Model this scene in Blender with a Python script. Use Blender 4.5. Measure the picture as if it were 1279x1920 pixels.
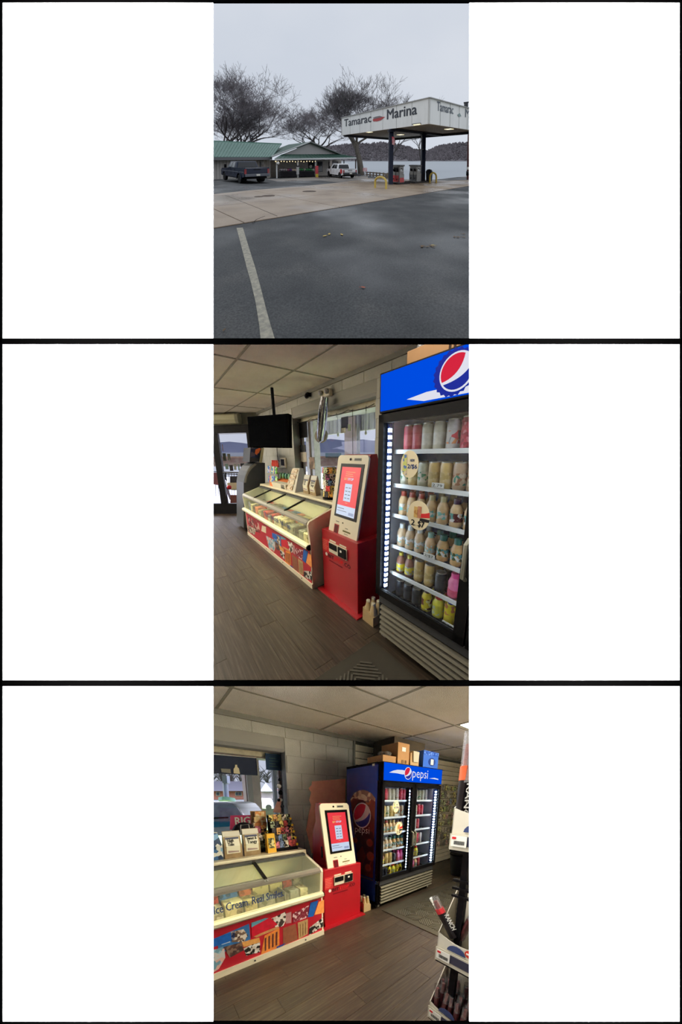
import bpy, bmesh, math, random
from mathutils import Vector, Matrix

# ---------------------------------------------------------------- camera, sky, lamps, exposure
scene = bpy.context.scene
for o in list(bpy.data.objects):
    bpy.data.objects.remove(o)
COL = scene.collection
DEEP = 2.5                      # the three stage sets are built deep behind their openings
FPX = 444.0                     # focal length of the phone that took the three pictures, in pixels
EYE = Vector((0.0, 0.0, 1.7))   # the one camera of this scene
cam_data = bpy.data.cameras.new('camera')
cam_data.sensor_fit = 'VERTICAL'
cam_data.sensor_height = 36.0
cam_data.lens = FPX * DEEP / 1920.0 * 36.0
cam_data.clip_start = 0.02
cam_data.clip_end = 4000
cam = bpy.data.objects.new('camera', cam_data)
COL.objects.link(cam)
cam.location = EYE
cam.rotation_euler = (math.radians(90), 0, 0)
scene.camera = cam

world = bpy.data.worlds.new('overcast_sky')
scene.world = world
world.use_nodes = True
wn, wl = world.node_tree.nodes, world.node_tree.links
bg = wn['Background']
tc = wn.new('ShaderNodeTexCoord')
mp = wn.new('ShaderNodeMapping')
mp.inputs['Scale'].default_value = (2.2, 2.2, 5.0)
nz = wn.new('ShaderNodeTexNoise')
nz.inputs['Scale'].default_value = 1.3
nz.inputs['Detail'].default_value = 4
rp = wn.new('ShaderNodeValToRGB')
rp.color_ramp.elements[0].position = 0.34
rp.color_ramp.elements[0].color = (0.605, 0.655, 0.740, 1)
rp.color_ramp.elements[1].position = 0.68
rp.color_ramp.elements[1].color = (0.715, 0.750, 0.815, 1)
wl.new(tc.outputs['Generated'], mp.inputs['Vector'])
wl.new(mp.outputs['Vector'], nz.inputs['Vector'])
wl.new(nz.outputs['Fac'], rp.inputs['Fac'])
wl.new(rp.outputs['Color'], bg.inputs['Color'])
bg.inputs['Strength'].default_value = 1.0

scene.view_settings.view_transform = 'Standard'
scene.view_settings.look = 'None'
scene.view_settings.exposure = 0.0
scene.view_settings.gamma = 1.0
scene.view_settings.use_curve_mapping = False
scene.cycles.max_bounces = 8
scene.cycles.transparent_max_bounces = 16
scene.cycles.caustics_reflective = False
scene.cycles.caustics_refractive = False
scene.cycles.sample_clamp_indirect = 4.0
scene.cycles.use_denoising = True

def area_lamp(name, loc, rot, sx, sy, watts, color=(1, 1, 1), spread=180):
    d = bpy.data.lights.new(name, 'AREA')
    d.shape = 'RECTANGLE'
    d.size, d.size_y = sx, sy
    d.energy = watts
    d.color = color
    d.spread = math.radians(spread)
    o = bpy.data.objects.new(name, d)
    COL.objects.link(o)
    o.location = loc
    o.rotation_euler = rot
    return o
# two added lamps, out of view, that whiten the board beside the openings
for s in (-1, 1):
    area_lamp('board_fill_lamp', (s * 0.68, 0.55, EYE.z), (math.radians(90), 0, 0), 0.28, 3.6, 80, (1, 1, 1), 36)

# added unseen flat lamp under each divider board, brightening the rooms' near part
def fill_lamp(row, y, depth, width, watts, color):
    k = (960 - row) / (FPX * DEEP)
    ang = math.atan(k)
    area_lamp('fill_lamp', (0, y, EYE.z + k * y), (ang, 0, 0), width, depth, watts, color)
fill_lamp(643.0, 2.7, 1.5, 2.4, 34, (1.0, .95, .86))
fill_lamp(1283.4, 2.7, 1.5, 2.4, 78, (1.0, .95, .86))
# added unseen lamps standing in for daylight outside the windows of both rooms
fill_lamp(649.0, 34, 30, 60, 34000, (.93, .95, 1.0))
fill_lamp(1291.0, 34, 26, 60, 50000, (.93, .95, 1.0))

# ---------------------------------------------------------------- the three places and their frames
class Place:
    """A place in its own metres (x right, y ahead, z up) and where its stage stands behind the board."""
    def __init__(s, row, pos, right, ahead):
        r, a = Vector(right).normalized(), Vector(ahead).normalized()
        # closest orthonormal axes, given in (right, up, forward) of the photographer
        for _ in range(6):
            d = r.dot(a) / 2
            r, a = (r - a * d).normalized(), (a - r * d).normalized()
        u = -r.cross(a)
        if u.y < 0:
            u = -u
        R = Matrix(((r.x, a.x, u.x), (r.y, a.y, u.y), (r.z, a.z, u.z)))
        rise = (960.0 - row) / FPX
        S = Matrix(((1, 0, 0), (0, 0, DEEP), (0, 1, rise)))
        s.A = S @ R
        s.R = R
        s.row = row
        s.pos = Vector(pos)
        s.b = EYE - s.A @ s.pos
        s.rows = (-900.0, 3000.0)
    def trim(s, bm):
        # every stage ends at its divider boards (above, below) and at the board in front
        cuts = []
        for k, lim in enumerate(s.rows):
            n = s.R.transposed() @ Vector((0, FPX, -(s.row - lim)))
            cuts.append((n if k == 0 else -n, s.pos))
        fw = s.R.transposed() @ Vector((0, 0, 1))
        cuts.append((-fw, s.pos + fw * 0.70))
        for n, c in cuts:
            if any((v.co - c).dot(n) > 1e-6 for v in bm.verts):
                bmesh.ops.bisect_plane(bm, geom=bm.verts[:] + bm.edges[:] + bm.faces[:], dist=1e-6, plane_co=c, plane_no=n, clear_outer=True)
    def inside(s, p, m=0.0):
        c = s.R @ (Vector(p) - s.pos)
        if c.z < 0.70:
            return False
        r = s.row - FPX * c.y / c.z
        return s.rows[0] - m <= r <= s.rows[1] + m
    def px(s, p):
        c = s.R @ (Vector(p) - s.pos)
        return (639.5 + FPX * c.x / c.z, s.row - FPX * c.y / c.z, c.z)
    def at(s, p):
        return s.A @ Vector(p) + s.b
    def ray(s, px):
        return s.R.transposed() @ Vector(((px[0] - 639.5) / FPX, (s.row - px[1]) / FPX, 1.0))
    def on(s, px, axis, val):
        r = s.ray(px)
        return s.pos + r * ((val - s.pos[axis]) / r[axis])
    def far(s, px, d):
        return s.pos + s.ray(px) * d

PITCH1 = math.atan(22.0 / FPX)
LOT = Place(320, (0, 0, 1.6), (1, 0, 0), (0, math.sin(PITCH1), math.cos(PITCH1)))
SHOP = Place(960, (2.06, -2.0, 1.45), (345, -105, -444), (593, 124, 444))
AISLE = Place(1601, (-1.308, -2.85, 1.45), (575, 103, 444), (-361, 97, 444))
LOT.rows, SHOP.rows, AISLE.rows = (-900.0, 640.0), (640.0, 1280.5), (1280.5, 2400.0)
CUR = LOT
def use(p):
    global CUR
    CUR = p

# ---------------------------------------------------------------- materials
MATS = {}
def _new(name):
    m = bpy.data.materials.new(name)
    m.use_nodes = True
    n, l = m.node_tree.nodes, m.node_tree.links
    return m, n, l, n['Principled BSDF']
def lin(c):
    return tuple((x / 12.92 if x <= 0.04045 else ((x + 0.055) / 1.055) ** 2.4) for x in c)
def rgb(r, g, b):
    return lin((r / 255.0, g / 255.0, b / 255.0))
def coords(n, l, scale=(1, 1, 1), rot=(0, 0, 0)):
    a = n.new('ShaderNodeAttribute')
    a.attribute_name = 'room'
    mpn = n.new('ShaderNodeMapping')
    mpn.inputs['Scale'].default_value = scale
    mpn.inputs['Rotation'].default_value = rot
    l.new(a.outputs['Vector'], mpn.inputs['Vector'])
    return mpn.outputs['Vector']
def mat(name, col, rough=0.6, metal=0.0, var=0.0, vscale=8.0, bump=0.0, bscale=60.0, spec=0.2, emit=None, estr=0.0,
        stretch=(1, 1, 1), col2=None, perobj=0.0, rvar=0.0, coat=0.0):
    """plain material: base colour, optional noise variation, bump, per-piece tint, emission"""
    if name in MATS:
        return MATS[name]
    m, n, l, p = _new(name)
    c = rgb(*col)
    p.inputs['Base Color'].default_value = (*c, 1)
    p.inputs['Roughness'].default_value = rough
    p.inputs['Metallic'].default_value = metal
    p.inputs['Specular IOR Level'].default_value = spec
    p.inputs['Coat Weight'].default_value = coat
    src = None
    if var > 0 or col2:
        v = coords(n, l, stretch)
        t = n.new('ShaderNodeTexNoise')
        t.inputs['Scale'].default_value = vscale
        t.inputs['Detail'].default_value = 5
        t.inputs['Roughness'].default_value = 0.62
        l.new(v, t.inputs['Vector'])
        r = n.new('ShaderNodeValToRGB')
        r.color_ramp.elements[0].position = 0.33
        r.color_ramp.elements[1].position = 0.67
        if col2:
            e0, e1 = rgb(*col2), c
        else:
            e0, e1 = [x * (1 - var) for x in c], [min(1, x * (1 + var)) for x in c]
        r.color_ramp.elements[0].color = (*e0, 1)
        r.color_ramp.elements[1].color = (*e1, 1)
        l.new(t.outputs['Fac'], r.inputs['Fac'])
        src = r.outputs['Color']
        if rvar:
            mr = n.new('ShaderNodeMapRange')
            mr.inputs['To Min'].default_value = max(0.02, rough - rvar)
            mr.inputs['To Max'].default_value = min(1, rough + rvar)
            mr.inputs['From Min'].default_value = 0.35
            mr.inputs['From Max'].default_value = 0.65
            l.new(t.outputs['Fac'], mr.inputs['Value'])
            l.new(mr.outputs['Result'], p.inputs['Roughness'])
    if perobj:
        oi = n.new('ShaderNodeObjectInfo')
        hs = n.new('ShaderNodeHueSaturation')
        mr = n.new('ShaderNodeMapRange')
        mr.inputs['To Min'].default_value = 1 - perobj
        mr.inputs['To Max'].default_value = 1 + perobj
        l.new(oi.outputs['Random'], mr.inputs['Value'])
        l.new(mr.outputs['Result'], hs.inputs['Value'])
        if src:
            l.new(src, hs.inputs['Color'])
        else:
            hs.inputs['Color'].default_value = (*c, 1)
        src = hs.outputs['Color']
    if src:
        l.new(src, p.inputs['Base Color'])
    if bump > 0:
        v = coords(n, l, stretch)
        t = n.new('ShaderNodeTexNoise')
        t.inputs['Scale'].default_value = bscale
        t.inputs['Detail'].default_value = 3
        l.new(v, t.inputs['Vector'])
        b = n.new('ShaderNodeBump')
        b.inputs['Strength'].default_value = bump
        b.inputs['Distance'].default_value = 0.01
        l.new(t.outputs['Fac'], b.inputs['Height'])
        l.new(b.outputs['Normal'], p.inputs['Normal'])
    if emit:
        p.inputs['Emission Color'].default_value = (*rgb(*emit), 1)
        p.inputs['Emission Strength'].default_value = estr
    MATS[name] = m
    return m
def glass(name, tint=(255, 255, 255), refl=0.06, rough=0.02, solid=0.0, scol=(255, 255, 255)):
    """thin pane: mostly see-through, a little mirror, optionally a little body colour"""
    if name in MATS:
        return MATS[name]
    m, n, l, p = _new(name)
    n.remove(p)
    out = n['Material Output']
    t = n.new('ShaderNodeBsdfTransparent')
    t.inputs['Color'].default_value = (*rgb(*tint), 1)
    g = n.new('ShaderNodeBsdfGlossy')
    g.inputs['Roughness'].default_value = rough
    mx = n.new('ShaderNodeMixShader')
    mx.inputs['Fac'].default_value = refl
    last = t.outputs[0]
    if solid:
        d = n.new('ShaderNodeBsdfDiffuse')
        d.inputs['Color'].default_value = (*rgb(*scol), 1)
        m2 = n.new('ShaderNodeMixShader')
        m2.inputs['Fac'].default_value = solid
        l.new(last, m2.inputs[1])
        l.new(d.outputs[0], m2.inputs[2])
        last = m2.outputs[0]
    l.new(last, mx.inputs[1])
    l.new(g.outputs[0], mx.inputs[2])
    l.new(mx.outputs[0], out.inputs['Surface'])
    MATS[name] = m
    return m
def patches(name, cols, scale=12.0, rough=0.6, stretch=(1, 1, 1), emit=0.0, spec=0.2):
    """printed surface: irregular patches of the given colours (packaging print, posters)"""
    if name in MATS:
        return MATS[name]
    m, n, l, p = _new(name)
    v = coords(n, l, stretch)
    t = n.new('ShaderNodeTexVoronoi')
    t.inputs['Scale'].default_value = scale
    l.new(v, t.inputs['Vector'])
    s = n.new('ShaderNodeSeparateColor')
    l.new(t.outputs['Color'], s.inputs['Color'])
    r = n.new('ShaderNodeValToRGB')
    r.color_ramp.interpolation = 'CONSTANT'
    el = r.color_ramp.elements
    while len(el) < len(cols):
        el.new(0.5)
    for i, c in enumerate(cols):
        el[i].position = i / len(cols)
        el[i].color = (*rgb(*c), 1)
    l.new(s.outputs['Red'], r.inputs['Fac'])
    l.new(r.outputs['Color'], p.inputs['Base Color'])
    p.inputs['Roughness'].default_value = rough
    p.inputs['Specular IOR Level'].default_value = spec
    if emit:
        l.new(r.outputs['Color'], p.inputs['Emission Color'])
        p.inputs['Emission Strength'].default_value = emit
    MATS[name] = m
    return m

# ---------------------------------------------------------------- mesh builder (everything in the metres of its place)
class MB:
    def __init__(s):
        s.v, s.f, s.sm = [], [], []
    def add(s, vs, fs, smooth=False):
        k = len(s.v)
        s.v += [tuple(p) for p in vs]
        s.f += [tuple(i + k for i in q) for q in fs]
        s.sm += [smooth] * len(fs)
        return s
    def hexa(s, p):          # 4 bottom points counter-clockwise, 4 top points
        return s.add(p, [(3, 2, 1, 0), (4, 5, 6, 7), (0, 1, 5, 4), (1, 2, 6, 5), (2, 3, 7, 6), (3, 0, 4, 7)])
    def box(s, x0, x1, y0, y1, z0, z1):
        return s.hexa([(x0, y0, z0), (x1, y0, z0), (x1, y1, z0), (x0, y1, z0),
                       (x0, y0, z1), (x1, y0, z1), (x1, y1, z1), (x0, y1, z1)])
    def obox(s, c, ux, uy, hx, hy, z0, z1):   # box turned in plan: centre, two unit axes
        c, ux, uy = Vector(c), Vector(ux), Vector(uy)
        q = [c - ux * hx - uy * hy, c + ux * hx - uy * hy, c + ux * hx + uy * hy, c - ux * hx + uy * hy]
        return s.hexa([(p.x, p.y, z0) for p in q] + [(p.x, p.y, z1) for p in q])
    def bar(s, a, b, w, h, up=(0, 0, 1)):     # square bar between two points
        a, b, up = Vector(a), Vector(b), Vector(up)
        d = (b - a).normalized()
        if abs(d.dot(up)) > 0.95:
            up = Vector((0, 1, 0)) if abs(d.y) < 0.9 else Vector((1, 0, 0))
        r = d.cross(up).normalized() * (w / 2)
        u = r.cross(d).normalized() * (h / 2)
        return s.hexa([a - r - u, a + r - u, b + r - u, b - r - u, a - r + u, a + r + u, b + r + u, b - r + u])
    def prism(s, pts, vec):
        vec = Vector(vec)
        n = len(pts)
        a = [Vector(p) for p in pts]
        nrm = Vector((0, 0, 0))
        for i in range(n):
            nrm += a[i].cross(a[(i + 1) % n])
        if nrm.dot(vec) < 0:
            a.reverse()
        b = [p + vec for p in a]
        fs = [tuple(range(n - 1, -1, -1)), tuple(range(n, 2 * n))]
        fs += [(i, (i + 1) % n, n + (i + 1) % n, n + i) for i in range(n)]
        return s.add(a + b, fs)
    def poly(s, pts):
        return s.add(pts, [tuple(range(len(pts)))])
    def tube(s, path, r, n=8, caps=True, closed=False):
        P = [Vector(p) for p in path]
        m = len(P)
        rs = r if isinstance(r, (list, tuple)) else [r] * m
        vs, fs = [], []
        ref = None
        for i in range(m):
            if closed:
                d = P[(i + 1) % m] - P[i - 1]
            else:
                d = P[min(i + 1, m - 1)] - P[max(i - 1, 0)]
            if d.length < 1e-9:
                d = Vector((0, 0, 1))
            d.normalize()
            if ref is None or abs(ref.dot(d)) > 0.98:
                ref = Vector((0, 0, 1)) if abs(d.z) < 0.9 else Vector((1, 0, 0))
            x = (ref - d * ref.dot(d)).normalized()
            y = d.cross(x)
            ref = x
            for k in range(n):
                t = 2 * math.pi * k / n
                vs.append(P[i] + (x * math.cos(t) + y * math.sin(t)) * rs[i])
        for i in range(m if closed else m - 1):
            j = (i + 1) % m
            for k in range(n):
                q = (k + 1) % n
                fs.append((i * n + k, i * n + q, j * n + q, j * n + k))
        s.add(vs, fs, True)
        if caps and not closed:
            k = len(s.v) - len(vs)
            s.f += [tuple(k + i for i in range(n - 1, -1, -1)), tuple(k + (m - 1) * n + i for i in range(n))]
            s.sm += [False, False]
        return s
    def lathe(s, c, prof, n=16, ax=(0, 0, 1), flat=(1, 1)):
        c, ax = Vector(c), Vector(ax).normalized()
        e1 = ax.orthogonal().normalized() if abs(ax.z) < 0.99 else Vector((1, 0, 0))
        e2 = ax.cross(e1)
        vs, fs = [], []
        for r, z in prof:
            for k in range(n):
                t = 2 * math.pi * k / n
                vs.append(c + e1 * (r * flat[0] * math.cos(t)) + e2 * (r * flat[1] * math.sin(t)) + ax * z)
        m = len(prof)
        for i in range(m - 1):
            for k in range(n):
                q = (k + 1) % n
                fs.append((i * n + k, i * n + q, (i + 1) * n + q, (i + 1) * n + k))
        s.add(vs, fs, True)
        k = len(s.v) - len(vs)
        if prof[0][0] > 1e-4:
            s.f.append(tuple(k + i for i in range(n - 1, -1, -1))); s.sm.append(False)
        if prof[-1][0] > 1e-4:
            s.f.append(tuple(k + (m - 1) * n + i for i in range(n))); s.sm.append(False)
        return s
    def ball(s, c, rx, ry=None, rz=None, nu=10, nv=7):
        ry = ry or rx
        rz = rz or rx
        vs, fs = [], []
        for j in range(nv + 1):
            t = math.pi * j / nv
            for i in range(nu):
                a = 2 * math.pi * i / nu
                vs.append((c[0] + rx * math.sin(t) * math.cos(a), c[1] + ry * math.sin(t) * math.sin(a), c[2] - rz * math.cos(t)))
        for j in range(nv):
            for i in range(nu):
                q = (i + 1) % nu
                fs.append((j * nu + i, j * nu + q, (j + 1) * nu + q, (j + 1) * nu + i))
        return s.add(vs, fs, True)
    def disc(s, c, ux, uy, rx, ry, thick, n=24):   # flat round plate standing in the plane ux, uy
        c, ux, uy = Vector(c), Vector(ux), Vector(uy)
        pts = [c + ux * (rx * math.cos(2 * math.pi * k / n)) + uy * (ry * math.sin(2 * math.pi * k / n)) for k in range(n)]
        return s.prism(pts, ux.cross(uy).normalized() * thick)
    def mesh(s, name, base, bevel=0.0):
        me = bpy.data.meshes.new(name)
        bm = bmesh.new()
        vv = [bm.verts.new(p) for p in s.v]
        for q, sm in zip(s.f, s.sm):
            try:
                fc = bm.faces.new([vv[i] for i in q])
                fc.smooth = sm
            except ValueError:
                pass
        if bevel > 0:
            bmesh.ops.remove_doubles(bm, verts=bm.verts, dist=1e-5)
            ed = [e for e in bm.edges if len(e.link_faces) == 2 and e.calc_face_angle(0) > 0.6]
            bmesh.ops.bevel(bm, geom=ed, offset=bevel, segments=2, affect='EDGES', profile=0.6, clamp_overlap=True)
        CUR.trim(bm)
        room = []
        base = Vector(base)
        A = CUR.A
        for v in bm.verts:
            room += v.co[:]
            v.co = A @ (v.co - base)
        bm.to_mesh(me)
        bm.free()
        at = me.attributes.new('room', 'FLOAT_VECTOR', 'POINT')
        at.data.foreach_set('vector', room)
        if any(s.sm):
            me.set_sharp_from_angle(angle=math.radians(50))
        return me
    def build(s, name, material, parent=None, base=None, bevel=0.0):
        if parent is not None:
            base = BASE[parent.name]
        elif base is None:
            xs, ys, zs = zip(*s.v)
            base = ((min(xs) + max(xs)) / 2, (min(ys) + max(ys)) / 2, min(zs))
        me = s.mesh(name, base, bevel)
        me.materials.append(material)
        o = bpy.data.objects.new(name, me)
        COL.objects.link(o)
        if parent is not None:
            o.parent = parent
        else:
            o.location = CUR.at(base)
        BASE[o.name] = tuple(base)
        return o
BASE = {}
def tag(o, label, cat, group=None, kind=None):
    o['label'] = label
    if cat:
        o['category'] = cat
    if group:
        o['group'] = group
    if kind:
        o['kind'] = kind
    return o
def struct(o, label=None):
    o['kind'] = 'structure'
    if label:
        o['label'] = label
    return o
def thing(name, base, label, cat, group=None):
    o = bpy.data.objects.new(name, None)
    COL.objects.link(o)
    o.empty_display_size = 0.05
    o.location = CUR.at(base)
    BASE[o.name] = tuple(base)
    return tag(o, label, cat, group)
def copy_tree(o, shift=None, parent=None, label=None, group=None):
    c = o.copy()
    COL.objects.link(c)
    c.parent = parent
    BASE[c.name] = tuple(Vector(BASE[o.name]) + Vector(shift or (0, 0, 0)))
    if shift is not None:
        c.location = o.location + CUR.A @ Vector(shift)
    if label:
        c['label'] = label
    if group:
        c['group'] = group
    for ch in list(o.children):
        copy_tree(ch, None, c)
    return c
def B(*a):
    return MB().box(*a)
def text(s, org, ux, uy, size, material, parent=None, name='lettering', lift=0.002, bold=0.0, width=None, label=None, cat=None):
    """lettering lying on a surface: org = left end of the base line, ux / uy run along and up the surface"""
    cu = bpy.data.curves.new('t', 'FONT')
    cu.body = s
    cu.size = 1.0
    cu.resolution_u = 2
    ob = bpy.data.objects.new('t', cu)
    COL.objects.link(ob)
    dg = bpy.context.evaluated_depsgraph_get()
    me = bpy.data.meshes.new_from_object(ob.evaluated_get(dg))
    vs = [v.co.copy() for v in me.vertices]
    fs = [tuple(p.vertices) for p in me.polygons]
    bpy.data.objects.remove(ob)
    bpy.data.curves.remove(cu)
    bpy.data.meshes.remove(me)
    if not vs:
        return None
    org, ux, uy = Vector(org), Vector(ux).normalized(), Vector(uy).normalized()
    n = ux.cross(uy).normalized()
    x1 = max(v.x for v in vs)
    kx = (width / x1) if width else size
    m = MB()
    for i, (dx, dy) in enumerate(((0, 0), (bold, 0), (-bold, 0), (0, bold * .6), (0, -bold * .6)) if bold else ((0, 0),)):
        m.add([org + ux * (v.x * kx + dx * size) + uy * (v.y * size + dy * size) + n * (lift + lift * .04 * i) for v in vs], fs)
    o = m.build(name, material, parent)
    return o
def arc(cx, cy, r, a0, a1, n):
    return [(cx + r * math.cos(math.radians(a0 + (a1 - a0) * i / n)), cy + r * math.sin(math.radians(a0 + (a1 - a0) * i / n))) for i in range(n + 1)]

# ---------------------------------------------------------------- the white board with three openings
BOARD_Y = 1.72
def bpx(px, py):
    """a point on the board"""
    return ((px - 639.5) / (FPX * DEEP) * BOARD_Y, EYE.z + (960 - py) / (FPX * DEEP) * BOARD_Y)
WHITE = mat('board_white', (255, 255, 255), 0.9, spec=0.0)
BLACK = mat('board_black', (2, 2, 2), 0.9, spec=0.0)
def plain(name, boxes, m):
    mb = MB()
    for b in boxes:
        mb.box(*b)
    me = bpy.data.meshes.new(name)
    me.from_pydata(mb.v, [], mb.f)
    me.materials.append(m)
    o = bpy.data.objects.new(name, me)
    COL.objects.link(o)
    return o
x0, x1 = bpx(400, 0)[0], bpx(880, 0)[0]
W = 4.0
zt, zb = EYE.z + 3.2, EYE.z - 3.2
for nm, a, b in (('wall_left', -W, x0), ('wall_right', x1, W)):
    struct(plain(nm, [(a, b, BOARD_Y, BOARD_Y + 0.004, zb, zt)], WHITE), 'white board beside the three stacked openings')
for i, (pa, pb) in enumerate(((-400, 5), (635, 645.5), (1275.5, 1286), (1915.5, 2320))):
    struct(plain('trim_%d' % (i + 1), [(-W, W, BOARD_Y - 0.004, BOARD_Y + 0.003, bpx(0, pb)[1], bpx(0, pa)[1])], BLACK), 'black rail across the white board')
for i, (pa, pb) in enumerate(((-900, 5), (1274.5, 2200))):
    struct(plain('trim_%d' % (i + 5), [(bpx(pa, 0)[0], bpx(pb, 0)[0], BOARD_Y - 0.004, BOARD_Y + 0.003, zb, zt)], BLACK), 'black upright rail at the edge of the white board')

# added divider boards, seen edge-on, keeping light from leaking between the stages
DARK = mat('divider_grey', (120, 118, 114), 0.9)
for i, py in enumerate((640.3, 1280.7)):
    k = (960 - py) / (FPX * DEEP)
    y0, y1 = BOARD_Y + 0.003, (BOARD_Y + 6.0)
    me = bpy.data.meshes.new('divider')
    me.from_pydata([(-W, y0, EYE.z + k * y0), (W, y0, EYE.z + k * y0), (W, y1, EYE.z + k * y1), (-W, y1, EYE.z + k * y1)], [], [(0, 1, 2, 3)])
    me.materials.append(DARK)
    o = bpy.data.objects.new('trim_%d' % (7 + i), me)
    COL.objects.link(o)
    struct(o, 'thin divider board between two stages')
# ================================================================ the shop, a room that two of the openings look into
HC = 2.36
XG, YG, DX, DY = -0.645, -0.585, 1.235, 0.615     # ceiling grid
M_BLOCK = mat('block_paint', (172, 172, 166), 0.75, var=0.07, vscale=5, bump=0.5, bscale=90, perobj=0.05)
M_MORTAR = mat('block_joint', (150, 149, 144), 0.85)
M_TILE = mat('ceiling_tile', (230, 224, 214), 0.95, var=0.05, vscale=3, bump=0.8, bscale=140, perobj=0.03, spec=0.1)
M_GRID = mat('ceiling_grid', (150, 144, 132), 0.6)
M_BAND = mat('wall_angle', (130, 130, 124), 0.7)
M_DARKREV = mat('reveal_paint', (150, 150, 150), 0.7)
def plank_mat():
    m, n, l, p = _new('floor_plank')
    oi = n.new('ShaderNodeObjectInfo')
    a = n.new('ShaderNodeAttribute'); a.attribute_name = 'room'
    ad = n.new('ShaderNodeVectorMath'); ad.operation = 'ADD'
    cb = n.new('ShaderNodeCombineXYZ')
    mu = n.new('ShaderNodeMath'); mu.operation = 'MULTIPLY'; mu.inputs[1].default_value = 37.0
    l.new(oi.outputs['Random'], mu.inputs[0])
    l.new(mu.outputs[0], cb.inputs['Y'])
    l.new(a.outputs['Vector'], ad.inputs[0]); l.new(cb.outputs[0], ad.inputs[1])
    mp_ = n.new('ShaderNodeMapping'); mp_.inputs['Scale'].default_value = (1.3, 34, 1)
    l.new(ad.outputs[0], mp_.inputs['Vector'])
    t = n.new('ShaderNodeTexNoise'); t.inputs['Scale'].default_value = 2.2; t.inputs['Detail'].default_value = 7; t.inputs['Roughness'].default_value = 0.65
    l.new(mp_.outputs[0], t.inputs['Vector'])
    r = n.new('ShaderNodeValToRGB')
    e = r.color_ramp.elements
    e[0].position, e[0].color = 0.30, (*rgb(44, 35, 27), 1)
    e[1].position, e[1].color = 0.72, (*rgb(92, 79, 65), 1)
    k = e.new(0.5); k.color = (*rgb(62, 51, 41), 1)
    l.new(t.outputs['Fac'], r.inputs['Fac'])
    hs = n.new('ShaderNodeHueSaturation')
    mr = n.new('ShaderNodeMapRange'); mr.inputs['To Min'].default_value = 0.8; mr.inputs['To Max'].default_value = 1.15
    l.new(oi.outputs['Random'], mr.inputs['Value']); l.new(mr.outputs[0], hs.inputs['Value'])
    l.new(r.outputs['Color'], hs.inputs['Color']); l.new(hs.outputs['Color'], p.inputs['Base Color'])
    p.inputs['Roughness'].default_value = 0.5
    p.inputs['Specular IOR Level'].default_value = 0.18
    b = n.new('ShaderNodeBump'); b.inputs['Strength'].default_value = 0.25; b.inputs['Distance'].default_value = 0.004
    l.new(t.outputs['Fac'], b.inputs['Height']); l.new(b.outputs[0], p.inputs['Normal'])
    return m
M_PLANK = plank_mat()
M_UNDER = mat('floor_joint', (40, 32, 25), 0.9)
M_LAMP = mat('troffer_diffuser', (255, 250, 235), 0.5, emit=(255, 246, 222), estr=16.0)
M_WFRAME = mat('window_frame_brown', (120, 105, 98), 0.6, var=0.1)
M_BLKFRAME = mat('black_aluminium', (30, 31, 36), 0.45, spec=0.4)
M_PANE = glass('window_pane', (250, 250, 255), 0.05)
def sees(p, lo=330, hi=950, m=30):
    c = CUR.R @ (Vector(p) - CUR.pos)
    if c.z < 0.5:
        return False
    x, y, z = CUR.px(p)
    return lo <= x <= hi and CUR.rows[0] - m <= y <= CUR.rows[1] + m

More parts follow.
